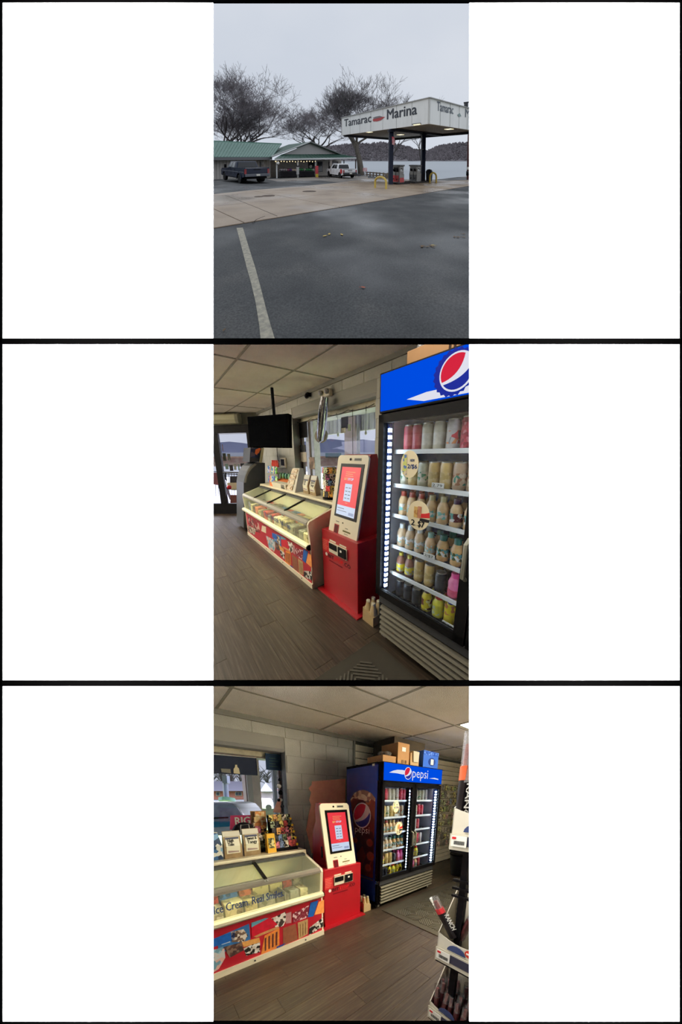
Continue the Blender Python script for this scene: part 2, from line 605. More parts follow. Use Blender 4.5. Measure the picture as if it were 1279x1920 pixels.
def shop_floor(x0, x1, y0, y1):
    f = struct(B(x0, x1, y0, y1, -0.06, -0.004).build('floor', M_UNDER), 'dark brown wood-look plank floor of the shop')
    w, ln = 0.152, 0.92
    rnd = random.Random(5)
    proto = {}
    y = y1
    while y > y0:
        off = rnd.random() * ln
        x = x0 - off
        while x < x1:
            cs = [(x, y, 0), (x + ln, y, 0), (x, y - w, 0), (x + ln, y - w, 0), (x + ln / 2, y - w / 2, 0)]
            if any(sees(c, 180, 1060, 20) for c in cs):
                b = B(max(x, x0), min(x + ln - 0.003, x1), y - w + 0.002, y, -0.004, 0.0)
                b.build('plank', M_PLANK, f)
            x += ln
        y -= w
    return f
def shop_ceiling(x0, x1, y0, y1, lights):
    c = struct(B(x0, x1, y0, y1, HC + 0.012, HC + 0.06).build('ceiling', M_GRID), 'suspended ceiling of speckled tiles in a metal grid')
    ks = range(int((x0 - XG) // DX), int((x1 - XG) // DX) + 2)
    js = range(0, int((YG - y0) // DY) + 2)
    for k in ks:
        for j in [-1] + list(js):
            xa, xb = XG + k * DX, XG + (k + 1) * DX
            yb = 0.0 if j == -1 else YG - j * DY
            ya = YG if j == -1 else yb - DY
            xa, xb, ya = max(xa, x0), min(xb, x1), max(ya, y0)
            if xb - xa < 0.05 or yb - ya < 0.05:
                continue
            if (k, j) in lights and ((k, j) == (2, 1) or not any(sees((XG + (k + u / 4) * DX, YG - (j + v / 2) * DY, HC), 400, 880, -6) for u in range(5) for v in range(3))):
                continue
            cs = [(xa, ya, HC), (xb, ya, HC), (xa, yb, HC), (xb, yb, HC), ((xa + xb) / 2, (ya + yb) / 2, HC)]
            if any(sees(q, 100, 1150, 60) for q in cs):
                B(xa + 0.011, xb - 0.011, ya + 0.011, yb - 0.011, HC + 0.004, HC + 0.012).build('ceiling_tile', M_TILE, c)
    for k in ks:
        x = XG + k * DX
        if x0 < x < x1:
            B(x - 0.012, x + 0.012, y0, y1, HC - 0.002, HC + 0.012).build('grid_bar', M_GRID, c)
    for j in js:
        y = YG - j * DY
        if y > y0:
            B(x0, x1, y - 0.012, y + 0.012, HC - 0.001, HC + 0.0125).build('grid_bar', M_GRID, c)
    B(x0, x1, -0.022, 0.0, HC - 0.045, HC + 0.012).build('wall_angle', M_BAND, c)
    for (k, j) in lights:
        if (k, j) != (2, 1) and any(sees((XG + (k + u / 4) * DX, YG - (j + v / 2) * DY, HC), 400, 880, -6) for u in range(5) for v in range(3)):
            continue
        xa, yb = XG + k * DX, YG - j * DY
        t = thing('ceiling_light', (xa + DX / 2, yb - DY / 2, HC), 'flat lit fluorescent panel set into the ceiling grid of the ' + NOW['where'], 'light', 'ceiling panel lights of the ' + NOW['where'])
        B(xa + 0.012, xa + DX - 0.012, yb - DY + 0.012, yb - 0.012, HC + 0.005, HC + 0.02).build('housing', M_GRID, t)
        B(xa + 0.05, xa + DX - 0.05, yb - DY + 0.05, yb - 0.05, HC - 0.001, HC + 0.005).build('diffuser', M_LAMP, t)
    return c
WX0, WX1, WZ0, WZ1 = -1.93, 0.085, 0.80, 2.055     # window opening in the block wall
def shop_wall(x0, x1, bx0, bx1):
    """block wall with the window; blocks are built where the picture shows them"""
    w = MB()
    for a in ((x0, WX0, 0.006, 0.2, -.4, HC + .05), (WX1, x1, 0.006, 0.2, -.4, HC + .05), (WX0, WX1, 0.006, 0.2, -.4, WZ0), (WX0, WX1, 0.006, 0.2, WZ1, HC + .05)):
        w.box(*a)
    o = struct(w.build('wall_back', M_MORTAR), 'grey painted concrete block wall of the shop')
    h, ln = 0.2, 0.4
    for r in range(0, 12):
        z0, z1 = r * h + 0.003, min((r + 1) * h - 0.003, HC)
        x = bx0 - (ln / 2 if r % 2 else 0)
        while x < bx1:
            xa, xb = max(x + 0.003, bx0), min(x + ln - 0.003, bx1)
            segs = [(xa, xb)]
            if z1 > WZ0 and z0 < WZ1 - 0.05:
                segs = [s for s in ((xa, min(xb, WX0)), (max(xa, WX1), xb)) if s[1] - s[0] > 0.03]
            for a, b in segs:
                if z1 - z0 < 0.03 or b - a < 0.03:
                    continue
                zz1 = z1
                zz0 = max(z0, WZ1) if (z0 < WZ1 < z1 and a < WX1 and b > WX0) else z0
                if zz1 - zz0 < 0.02:
                    continue
                if any(sees(q, 200, 1060, 10) for q in ((a, 0, zz0), (b, 0, zz0), (a, 0, zz1), (b, 0, zz1))):
                    B(a, b, 0.0, 0.006, zz0, zz1).build('block', M_BLOCK, o)
            x += ln
    # window frame and pane, deep in the reveal
    win = struct(B(WX0, WX1, 0.15, 0.185, WZ1 - 0.075, WZ1).build('window_1', mat('window_head', (176, 170, 148), 0.6, var=0.15, vscale=14)), 'shop window behind the counter')
    fr = MB().box(WX0, WX0 + 0.05, 0.15, 0.19, WZ0, WZ1).box(WX1 - 0.035, WX1, 0.15, 0.19, WZ0, WZ1).box(WX0, WX1, 0.15, 0.19, WZ0, WZ0 + 0.05)
    fr.box(-1.66, -1.63, 0.155, 0.185, WZ0, WZ1).box(WX0, WX1, 0.14, 0.15, WZ1 - 0.095, WZ1 - 0.082)
    fr.build('window_frame', M_WFRAME, win)
    B(WX0 + .05, WX1 - .035, 0.165, 0.169, WZ0 + .05, WZ1 - .075).build('pane', M_PANE, win)
    B(WX0, WX1, 0.02, 0.15, WZ0 - 0.02, WZ0).build('window_sill', M_DARKREV, win)
    lintel = MB()
    lintel.prism([(WX0, -0.001, WZ1 + .012), (WX0, 0.02, WZ1 - 0.02), (WX0, 0.15, WZ1 - 0.02), (WX0, 0.15, WZ1 + .012)], (WX1 - WX0, 0, 0))
    lintel.build('lintel', M_DARKREV, win)
    return o
NOW = {'where': 'shop'}
# ================================================================ things of the shop (both openings show them)
M_RED = mat('kiosk_red', (168, 17, 32), 0.42, var=0.05, vscale=3, spec=0.4)
M_KWHITE = mat('kiosk_white', (222, 214, 190), 0.45)
M_BLK = mat('black_plastic', (14, 14, 17), 0.6, spec=0.06)
M_BLKGLOSS = mat('black_gloss', (7, 8, 11), 0.3, spec=0.06)
M_DGREY = mat('dark_grey_plastic', (58, 60, 64), 0.5)
M_WHITE = mat('white_enamel', (226, 216, 188), 0.35, var=0.02, vscale=4)
M_STEEL = mat('brushed_steel', (176, 172, 158), 0.35, metal=0.6)
M_PAPER = mat('paper_white', (232, 230, 220), 0.8)
M_INK = mat('ink_black', (24, 24, 28), 0.8)
M_INKBLUE = mat('ink_blue', (38, 60, 110), 0.7)
M_INKRED = mat('ink_red', (206, 40, 44), 0.7)
M_PBLUE = mat('cooler_blue', (38, 76, 172), 0.28, var=0.1, vscale=2, spec=0.5)
M_CARD = mat('cardboard', (168, 128, 88), 0.85, var=0.06, vscale=6)
M_CARDD = mat('cardboard_flap', (140, 100, 66), 0.85)
M_SIGN = mat('sign_lit_blue', (0, 10, 40), 0.9, spec=0.0, emit=(0, 78, 232), estr=0.9)
M_SIGNW = mat('sign_lit_white', (30, 20, 30), 0.9, spec=0.0, emit=(226, 228, 240), estr=0.95)
M_SIGNR = mat('sign_lit_red', (30, 20, 30), 0.9, spec=0.0, emit=(232, 30, 58), estr=0.8)
M_SIGNB = mat('sign_lit_navy', (30, 20, 30), 0.9, spec=0.0, emit=(0, 48, 176), estr=0.7)
M_LED = mat('led_strip', (240, 250, 255), 0.4, emit=(226, 242, 255), estr=17.0)
M_LEDBASE = mat('led_base', (70, 92, 150), 0.4)
M_LINER = mat('cooler_liner', (214, 226, 244), 0.5)
M_PRICE = mat('price_rail', (226, 226, 220), 0.5)
M_FRBLK = mat('cooler_black', (12, 12, 15), 0.6, spec=0.06)
M_GRILL = mat('cooler_grill', (120, 116, 102), 0.5, metal=0.2)
M_CGLASS = glass('cooler_glass', (246, 250, 255), 0.05)
M_FGLASS = glass('freezer_glass', (244, 248, 238), 0.05, 0.02, 0.10, (236, 240, 220))  # body colour stands in for pale haze and reflections in the glass
M_PLASTIC = glass('clear_wrap', (235, 235, 235), 0.16, 0.15, 0.12)
def globe(c, ux, uy, r, n, parent, mats, lift=0.002):
    """round emblem: white ring, red upper field, blue lower field"""
    c, ux, uy = Vector(c), Vector(ux), Vector(uy)
    nn = ux.cross(uy).normalized()
    def P(q, k):
        return c + ux * (q[0] * r) + uy * (q[1] * r) + nn * (lift * k)
    ring = [(math.cos(t * math.pi / 18), math.sin(t * math.pi / 18)) for t in range(36)]
    MB().prism([P(q, 1) for q in ring], nn * lift).build('emblem_disc', mats[0], parent)
    def bez(a, b, d, m=10):
        return [((1 - t) ** 2 * a[0] + 2 * t * (1 - t) * b[0] + t * t * d[0], (1 - t) ** 2 * a[1] + 2 * t * (1 - t) * b[1] + t * t * d[1]) for t in [i / m for i in range(m + 1)]]
    R = 0.9
    up = [(R * math.cos(math.radians(a)), R * math.sin(math.radians(a))) for a in range(62, 207, 9)]
    s1 = bez(up[-1], (0.28, -0.22), up[0])
    MB().prism([P(q, 2) for q in up + s1[1:-1]], nn * lift).build('emblem_red', mats[1], parent)
    lo = [(R * math.cos(math.radians(a)), R * math.sin(math.radians(a))) for a in range(217, 378, 10)]
    s2 = bez(lo[-1], (0.55, -0.42), lo[0])
    MB().prism([P(q, 2) for q in lo + s2[1:-1]], nn * lift).build('emblem_blue', mats[2], parent)

DR = {}
def drink(kind, x, y, z, label):
    """one can or bottle standing on a cooler shelf; the first of a kind is built, the others are copies"""
    key = (id(CUR), kind)
    group = 'drinks in the cooler of the ' + NOW['where']
    spec = DRINKS[kind]
    if key in DR:
        o, p0 = DR[key]
        c = copy_tree(o, (x - p0[0], y - p0[1], z - p0[2]), None, label, group)
        return c
    t = thing(spec['name'], (x, y, z), label, spec['cat'], group)
    r, h = spec['r'], spec['h']
    if spec['form'] == 'can':
        MB().lathe((x, y, z), [(r * .82, 0), (r, .012), (r, h - .02), (r * .86, h - .006)], 14).build('body', spec['body'], t)
        MB().lathe((x, y, z), [(r * .86, h - .006), (r * .86, h), (r * .8, h), (r * .78, h - .004), (0.0, h - .004)], 14).build('lid', M_STEEL, t)
        if spec.get('lab'):
            MB().lathe((x, y, z), [(r * 1.004, h * .2), (r * 1.004, h * .62)], 14).build('label', spec['lab'], t)
    else:
        prof = spec['prof']
        MB().lathe((x, y, z), [(a * r, b * h) for a, b in prof], 14).build('body', spec['body'], t)
        a, b = spec['capz']
        cr = spec['capr'] * r
        MB().lathe((x, y, z), [(cr, a * h), (cr, b * h - .003), (cr * .93, b * h)], 14).build('cap', spec['cap'], t)
        if spec.get('lab'):
            l0, l1, lr = spec['labz']
            MB().lathe((x, y, z), [(r * lr, l0 * h), (r * lr, l1 * h)], 14).build('label', spec['lab'], t)
    DR[key] = (t, (x, y, z))
    return t
FRAP = [(.8, 0), (1, .03), (1, .12), (.93, .3), (1, .5), (.98, .6), (.75, .74), (.52, .82), (.5, .9)]
SLIM = [(.85, 0), (1, .03), (1, .6), (.9, .7), (.55, .84), (.45, .9)]
MILK = [(.8, 0), (1, .04), (.96, .35), (1, .62), (.8, .76), (.6, .84), (.55, .88)]
_c = lambda n, c, v=.12, r=.4: mat(n, c, r, var=v, vscale=40)
DRINKS = {
    'redcan': dict(name='tall_can', cat='can', form='can', r=.031, h=.155, body=_c('can_red', (190, 70, 82)), lab=_c('can_red_l', (205, 96, 104))),
    'creamcan': dict(name='tall_can', cat='can', form='can', r=.033, h=.155, body=_c('can_cream', (196, 190, 168)), lab=_c('can_cream_l', (206, 200, 184))),
    'whitecan': dict(name='tall_can', cat='can', form='can', r=.034, h=.16, body=_c('can_white', (198, 192, 186)), lab=patches('can_white_l', [(198, 192, 186), (204, 70, 78), (214, 140, 90), (150, 150, 150)], 40)),
    'pinkcan': dict(name='tall_can', cat='can', form='can', r=.035, h=.165, body=patches('can_pink', [(196, 64, 84), (176, 44, 66), (206, 110, 124), (150, 36, 60)], 60)),
    'goldcan': dict(name='coffee_can', cat='can', form='can', r=.034, h=.155, body=_c('can_gold', (204, 172, 106)), lab=patches('can_gold_l', [(204, 176, 112), (186, 160, 100), (210, 186, 130)], 55)),
    'browncan': dict(name='coffee_can', cat='can', form='can', r=.035, h=.155, body=_c('can_mocha', (176, 148, 118)), lab=patches('can_mocha_l', [(176, 150, 122), (46, 118, 98), (140, 96, 70), (196, 176, 150)], 50)),
    'greycan': dict(name='coffee_can', cat='can', form='can', r=.034, h=.15, body=_c('can_grey', (188, 186, 160)), lab=patches('can_grey_l', [(190, 188, 164), (70, 130, 96), (206, 200, 180)], 50)),
    'frapred': dict(name='coffee_bottle', cat='bottle', form='b', r=.034, h=.165, prof=FRAP, body=_c('coffee_tan', (205, 172, 126)), cap=_c('cap_red', (176, 84, 68)), capz=(.8, 1), capr=.56, lab=patches('frap_l', [(205, 172, 126), (120, 178, 168), (214, 206, 190), (205, 172, 126)], 60), labz=(.2, .5, 1.0)),
    'fraptan': dict(name='coffee_bottle', cat='bottle', form='b', r=.034, h=.165, prof=FRAP, body=_c('coffee_tan', (205, 172, 126)), cap=_c('cap_tan', (188, 176, 130)), capz=(.8, 1), capr=.56, lab=patches('frap_l', [(205, 172, 126), (120, 178, 168), (214, 206, 190), (205, 172, 126)], 60), labz=(.2, .5, 1.0)),
    'fraplum': dict(name='coffee_bottle', cat='bottle', form='b', r=.034, h=.165, prof=FRAP, body=_c('coffee_tan', (205, 172, 126)), cap=_c('cap_plum', (64, 40, 62)), capz=(.8, 1), capr=.56, lab=patches('frap_l2', [(205, 172, 126), (90, 150, 140), (220, 214, 206), (84, 30, 36)], 55), labz=(.2, .5, 1.0)),
    'frapwhite': dict(name='coffee_bottle', cat='bottle', form='b', r=.034, h=.165, prof=FRAP, body=_c('coffee_beige', (208, 180, 142)), cap=_c('cap_white', (208, 212, 206)), capz=(.8, 1), capr=.56, lab=patches('frap_l3', [(208, 180, 142), (110, 170, 166), (226, 224, 220)], 60), labz=(.2, .5, 1.0)),
    'frapgreen': dict(name='coffee_bottle', cat='bottle', form='b', r=.035, h=.165, prof=FRAP, body=_c('coffee_caramel', (204, 164, 108)), cap=_c('cap_green', (36, 104, 92)), capz=(.72, 1), capr=.62, lab=patches('frap_l4', [(204, 164, 108), (90, 150, 150), (226, 224, 214), (60, 80, 44)], 55), labz=(.2, .5, 1.0)),
    'frapmint': dict(name='coffee_bottle', cat='bottle', form='b', r=.034, h=.155, prof=FRAP, body=_c('coffee_peach', (210, 176, 134)), cap=_c('cap_mint', (150, 190, 176)), capz=(.8, 1), capr=.56, lab=patches('frap_l5', [(210, 176, 134), (206, 214, 206), (140, 186, 180)], 60), labz=(.2, .5, 1.0)),
    'yellowb': dict(name='protein_bottle', cat='bottle', form='b', r=.032, h=.155, prof=SLIM, body=_c('choco_plastic', (150, 104, 84)), cap=_c('cap_yellow', (222, 206, 84)), capz=(.84, 1), capr=.5, lab=patches('yellow_l', [(226, 208, 56), (206, 186, 60), (186, 186, 170), (226, 208, 56)], 60), labz=(.12, .5, 1.01)),
    'blackc': dict(name='dark_can', cat='can', form='can', r=.034, h=.13, body=_c('can_black', (30, 32, 40)), lab=_c('can_black_l', (44, 46, 54))),
    'pinkb': dict(name='milk_bottle', cat='bottle', form='b', r=.038, h=.16, prof=MILK, body=_c('pink_milk', (226, 118, 160)), cap=_c('cap_pink', (226, 70, 140)), capz=(.82, 1), capr=.66, lab=_c('pink_l', (214, 90, 120)), labz=(.1, .36, 1.01)),
    'nesq': dict(name='milk_bottle', cat='bottle', form='b', r=.034, h=.16, prof=MILK, body=_c('yellow_milk', (222, 200, 44)), cap=_c('cap_brown', (74, 44, 40)), capz=(.82, 1), capr=.6, lab=patches('nesq_l', [(222, 200, 44), (120, 60, 36), (222, 200, 44), (236, 226, 150)], 50), labz=(.12, .6, 1.01)),
    'nesqr': dict(name='milk_bottle', cat='bottle', form='b', r=.036, h=.155, prof=MILK, body=_c('yellow_milk2', (214, 206, 60)), cap=_c('cap_scarlet', (206, 44, 40)), capz=(.82, 1), capr=.6, lab=patches('nesqr_l', [(214, 206, 60), (190, 196, 150), (214, 206, 60)], 50), labz=(.12, .6, 1.01)),
    'nesqb': dict(name='milk_bottle', cat='bottle', form='b', r=.036, h=.16, prof=MILK, body=_c('yellow_milk', (222, 200, 44)), cap=_c('cap_blue', (44, 52, 150)), capz=(.84, 1), capr=.56, lab=patches('nesqb_l', [(222, 200, 44), (196, 130, 70), (222, 200, 44)], 50), labz=(.4, .8, 1.0)),
}
LOOK = {'redcan': 'tall dusty red can', 'creamcan': 'tall cream can', 'whitecan': 'tall white can with a red band', 'pinkcan': 'tall crimson patterned can', 'goldcan': 'gold coffee can',
        'browncan': 'brown and green coffee can', 'greycan': 'pale green-grey coffee can', 'frapred': 'coffee bottle with red-brown cap', 'fraptan': 'coffee bottle with tan cap', 'fraplum': 'coffee bottle with plum cap',
        'frapwhite': 'coffee bottle with white cap', 'frapgreen': 'caramel coffee bottle with green cap', 'frapmint': 'short coffee bottle with mint cap', 'yellowb': 'brown bottle with yellow label and cap', 'blackc': 'black can',
        'pinkb': 'pink milk bottle with pink cap', 'nesq': 'yellow milk bottle with dark brown cap', 'nesqr': 'yellow-green milk bottle with red cap', 'nesqb': 'yellow milk bottle with blue cap'}
FX0, FX1, FY = 0.93, 2.27, -0.80
SHELVES = [0.395, 0.585, 0.795, 1.025, 1.235, 1.455]
def cooler():
    t = thing('drinks_cooler', ((FX0 + FX1) / 2, -0.48, 0), 'blue two-door glass-front drinks cooler with lit header in the ' + NOW['where'], 'fridge')
    # carcass
    side = B(FX0, FX0 + .03, -.755, -.16, .09, 1.905).build('side_panel', M_PBLUE, t, bevel=.004)
    B(FX1 - .03, FX1, -.755, -.16, .09, 1.905).build('side_panel', M_PBLUE, t, bevel=.004)
    B(FX0, FX1, -.755, -.16, 1.88, 1.91).build('top_panel', M_FRBLK, t)
    B(FX0 + .03, FX1 - .03, -.22, -.16, .36, 1.88).build('back_liner', M_LINER, t)
    B(FX0 + .03, FX0 + .055, -.74, -.22, .38, 1.68).build('side_liner', M_LINER, t)
    B(FX1 - .055, FX1 - .03, -.74, -.22, .38, 1.68).build('side_liner', M_LINER, t)
    B(FX0 + .03, FX1 - .03, -.74, -.16, .34, .372).build('floor_liner', mat('cooler_floor', (92, 92, 90), .5), t)
    B(FX0 + .03, FX1 - .03, -.74, -.22, 1.66, 1.69).build('ceiling_liner', mat('cooler_top_liner', (60, 64, 74), .5), t)
    B(1.575, 1.635, -.755, -.70, .38, 1.68).build('mullion', M_FRBLK, t)
    B(FX0, FX0 + .05, -.80, -.755, .40, 1.69).build('corner_post', M_FRBLK, t)
    B(FX1 - .04, FX1, -.80, -.755, .40, 1.69).build('corner_post', M_FRBLK, t)
    # header light box
    h = MB().box(FX0 + .01, FX1 + .01, -.832, -.76, 1.68, 1.908).build('header', M_FRBLK, t, bevel=.006)
    B(FX0 + .022, FX1 - .002, -.8345, -.83, 1.692, 1.898).build('sign_face', M_SIGN, h)
    Y = -.836
    def hdr(pl, pts, m, nm):
        MB().prism([pl.on(p, 1, Y) for p in pts], (0, -.0015, 0)).build(nm, m, h)
    sw = [(1.045, Y, 1.785), (1.12, Y, 1.812), (1.20, Y, 1.828), (1.30, Y, 1.832), (1.44, Y, 1.822), (1.44, Y, 1.785), (1.30, Y, 1.778), (1.2, Y, 1.785)]
    if CUR is SHOP:
        hdr(SHOP, [(763, 749), (800, 735), (880, 717), (940, 700), (940, 722), (880, 736), (805, 750), (795, 752)], M_SIGNW, 'swoosh')
        # scalloped bottle-cap rim behind the emblem
        cp = []
        for k in range(44):
            a = 2 * math.pi * k / 44
            rr = .122 if k % 2 else .112
            cp.append((1.412 + rr * math.cos(a) * .85, Y - .001, 1.797 + rr * math.sin(a) * .85))
        MB().prism(cp, (0, -.0012, 0)).build('cap_rim', M_SIGNB, h)
        globe((1.428, Y - .003, 1.797), (1, 0, 0), (0, 0, 1), .083, 0, h, (M_SIGNW, M_SIGNR, M_SIGNB))
        text('pepsi', (1.53, Y - .003, 1.757), (1, 0, 0), (0, 0, 1), .16, M_SIGNW, h, lift=.002, width=.36)
    else:
        MB().prism(sw, (0, -.0012, 0)).build('swoosh', M_SIGNW, h)
        MB().prism([(1.92, Y, 1.76), (2.06, Y, 1.775), (2.17, Y, 1.765), (2.17, Y, 1.75), (2.05, Y, 1.757)], (0, -.0012, 0)).build('swoosh', M_SIGNW, h)
        globe((1.415, Y - .002, 1.797), (1, 0, 0), (0, 0, 1), .078, 0, h, (M_SIGNW, M_SIGNR, M_SIGNB))
        text('pepsi', (1.50, Y - .003, 1.752), (1, 0, 0), (0, 0, 1), .175, M_SIGNW, h, lift=.002, width=.38)
    # doors
    for k, (a, b) in enumerate(((FX0 + .01, 1.60), (1.61, FX1))):
        d = MB()
        z0, z1 = .405, 1.672
        iw = .042
        d.box(a, a + iw, -.835, -.80, z0, z1).box(b - .06 if k == 0 else b - iw, b, -.835, -.80, z0, z1)
        d.box(a, b, -.835, -.80, z0, z0 + .055).box(a, b, -.835, -.80, z1 - .05, z1)
        dr = d.build('door', M_FRBLK, t)
        B(a + iw, b - .045, -.822, -.818, z0 + .055, z1 - .05).build('door_glass', M_CGLASS, dr)
        B(a + iw, b - .06, -.8205, -.8165, z0 + .052, z0 + .058).build('glass_seal', M_DGREY, dr)
        hx = 1.57 if k == 0 else 1.635
        MB().tube([(hx, -.835, .80), (hx, -.868, .82), (hx, -.868, 1.0), (hx, -.835, 1.02)], .012, 8).build('door_handle', mat('handle_grey', (150, 148, 130), .4), dr)
    # light strips inside the doors; the mullion's right one is added to brighten
    for x, fx in ((.990, 1), (1.565, -1), (1.648, 1), (2.215, -1)):
        st = B(x - .012, x + .012, -.80, -.775, .46, 1.62).build('light_strip', M_LEDBASE, t)
        m = MB()
        z = .475
        while z < 1.6:
            m.box(x - .005 + .008 * fx, x + .005 + .008 * fx, -.804, -.778, z, z + .022)
            z += .042
        m.build('diode_row', M_LED, st)
    # shelves
    for z in SHELVES:
        for a, b in ((.99, 1.57), (1.645, 2.21)):
            s = MB()
            for i in range(9):
                yy = -.73 + i * .058
                s.box(a, b, yy, yy + .006, z - .01, z - .004)
            for i in range(6):
                xx = a + (b - a) * i / 5
                s.box(xx - .003, xx + .003, -.73, -.25, z - .016, z - .010)
            sh = s.build('wire_shelf', M_DGREY, t)
            B(a, b, -.742, -.733, z - .022, z + .004).build('price_rail', M_PRICE, sh)
    # price tags clipped to the rails
    for (x, zi) in ((1.29, 4), (1.27, 2), (1.43, 0)):
        z = SHELVES[zi]
        tg = B(x, x + .075, -.752, -.748, z + .008, z + .036).build('price_tag', M_PAPER, t)
        text('2/$7' if zi == 2 else '2.79', (x + .006, -.7525, z + .014), (1, 0, 0), (0, 0, 1), .022, M_INK, tg, lift=.001, width=.06)
    # round offers stuck to the glass
    c = MB().disc((1.195, -.840, 1.375), (1, 0, 0), (0, 0, 1), .062, .078, .002).build('offer_sticker', mat('sticker_cream', (226, 212, 176), .6), t)
    B(1.150, 1.178, -.8435, -.8415, 1.315, 1.43).build('printed_can', patches('st1', [(216, 200, 170), (86, 118, 170), (200, 206, 120), (216, 200, 170)], 50), c)
    text('NEW', (1.20, -.842, 1.39), (1, 0, 0), (0, 0, 1), .022, M_INKBLUE, c, lift=.001, width=.03, bold=.02)
    text('2/$6', (1.182, -.842, 1.352), (1, 0, 0), (0, 0, 1), .034, M_INKBLUE, c, lift=.001, width=.066, bold=.03)
    c = MB().disc((1.275, -.840, 1.085), (1, 0, 0), (0, 0, 1), .075, .088, .002).build('offer_sticker', mat('sticker_cream', (226, 212, 176), .6), t)
    B(1.245, 1.268, -.8435, -.8415, 1.07, 1.135).build('printed_can', patches('st2', [(206, 168, 100), (180, 130, 70)], 70), c)
    B(1.27, 1.294, -.8435, -.8415, 1.07, 1.14).build('printed_can', patches('st3', [(196, 140, 110), (186, 120, 90)], 70), c)
    MB().prism([(1.29, -.8415, 1.075), (1.349, -.8415, 1.085), (1.346, -.8415, 1.115), (1.32, -.8415, 1.105), (1.295, -.8415, 1.10)], (0, -.002, 0)).build('printed_ribbon', M_INKRED, c)
    MB().prism([(1.285, -.8415, 1.056), (1.345, -.8415, 1.056), (1.349, -.8415, 1.073), (1.289, -.8415, 1.073)], (0, -.002, 0)).build('printed_ribbon', M_INK, c)
    text('2', (1.228, -.842, 1.02), (1, 0, 0), (0, 0, 1), .05, M_INK, c, lift=.001, width=.026, bold=.03)
    text('for', (1.258, -.842, 1.02), (1, 0, 0), (0, 0, 1), .012, M_INK, c, lift=.001, width=.012)
    text('$7', (1.274, -.842, 1.02), (1, 0, 0), (0, 0, 1), .05, M_INK, c, lift=.001, width=.044, bold=.03)
    # machine compartment
    B(FX0 + .01, FX1 - .01, -.79, -.20, .05, .345).build('machine_box', M_FRBLK, t)
    B(FX0 + .03, FX1 - .02, -.815, -.79, .335, .40).build('kick_panel', M_DGREY, t)
    for i in range(6):
        z = .075 + i * .044
        MB().prism([(FX0 + .05, -.800, z), (FX0 + .05, -.828, z), (FX0 + .05, -.822, z + .018), (FX0 + .05, -.800, z + .022)], (FX1 - FX0 - .08, 0, 0)).build('grill_slat', M_GRILL, t)
    for x in (FX0 + .05, FX1 - .08):
        MB().tube([(x - .02, -.76, .026), (x + .02, -.76, .026)], .026, 12).box(x - .012, x + .012, -.775, -.745, .03, .06).build('caster', M_STEEL, t)
    # printed glass of cola on the flank
    X = FX0 - .0005
    def sp(pts, m, nm, k=0):
        return MB().prism([(X - .0012 * k, y, z) for y, z in pts], (-.0012, 0, 0)).build(nm, m, side)
    if CUR is AISLE:
        sp([(-.25, 1.47), (-.33, 1.555), (-.42, 1.585), (-.50, 1.59), (-.58, 1.575), (-.66, 1.54), (-.725, 1.48), (-.715, .42), (-.44, .42)], patches('cola_print', [(96, 46, 50), (78, 40, 50), (120, 58, 56), (88, 44, 58), (140, 76, 64), (66, 36, 56)], 5.5, .35, (1, 1, .8)), 'printed_glass')
        sp([(-.25, 1.43), (-.25, 1.47), (-.33, 1.555), (-.42, 1.585), (-.50, 1.59), (-.58, 1.575), (-.66, 1.54), (-.725, 1.48), (-.725, 1.44), (-.66, 1.47), (-.6, 1.42), (-.5, 1.46), (-.4, 1.47), (-.3, 1.49)], patches('ice_print', [(226, 200, 172), (170, 140, 122), (240, 220, 190), (130, 100, 92)], 22, .35), 'printed_ice', 1)
        for (y, z, r) in ((-.60, 1.44, .05), (-.66, .72, .07), (-.62, .55, .06), (-.35, .9, .05), (-.64, .90, .06)):
            MB().disc((X - .0012, y, z), (0, -1, 0), (0, 0, 1), r, r * .9, .001, 10).build('printed_ice', mat('ice_amber%d' % int(z * 10), (176, 112, 76) if z > 1 else (150, 84, 70), .35), side)
        globe((X - .003, -.485, 1.255), (0, -1, 0), (0, 0, 1), .172, 0, side, (mat('print_white', (236, 230, 226), .4), mat('print_red', (206, 50, 80), .4), mat('print_blue', (50, 60, 150), .4)), .001)
        text('pepsi', (X - .003, -.345, 1.02), (0, -1, 0), (0, 0, 1), .135, mat('print_white', (236, 230, 226), .4), side, lift=.002, width=.29)
        B(X - .002, X, -.715, -.30, .385, .40).build('printed_line', mat('print_grey', (110, 116, 130), .4), side)
        B(X - .002, X, -.70, -.66, 1.868, 1.895).build('rating_sticker', M_PAPER, side)
    # drinks on the shelves
    W_ = NOW['where']
    rows = [
        (5, -.70, [('redcan', 1.075), ('redcan', 1.14), ('creamcan', 1.21), ('creamcan', 1.285), ('whitecan', 1.365), ('pinkcan', 1.445), ('redcan', 1.525)]),
        (4, -.69, [('greycan', 1.055), ('goldcan', 1.12), ('greycan', 1.19), ('goldcan', 1.265), ('goldcan', 1.34), ('browncan', 1.418), ('browncan', 1.498)]),
        (3, -.69, [('frapred', 1.05), ('frapred', 1.12), ('frapred', 1.19), ('fraptan', 1.265), ('fraptan', 1.34), ('fraplum', 1.42), ('fraplum', 1.50)]),
        (2, -.69, [('frapwhite', 1.05), ('frapwhite', 1.12), ('frapwhite', 1.195), ('frapmint', 1.275), ('frapgreen', 1.36), ('frapgreen', 1.448), ('frapgreen', 1.53)]),
        (1, -.69, [('yellowb', 1.05), ('yellowb', 1.125), ('goldcan', 1.205), ('goldcan', 1.285), ('blackc', 1.365), ('pinkb', 1.455), ('pinkb', 1.54)]),
        (0, -.69, [('blackc', 1.055), ('blackc', 1.125), ('blackc', 1.2), ('nesq', 1.28), ('nesqr', 1.365), ('nesqb', 1.445), ('nesq', 1.525)]),
    ]
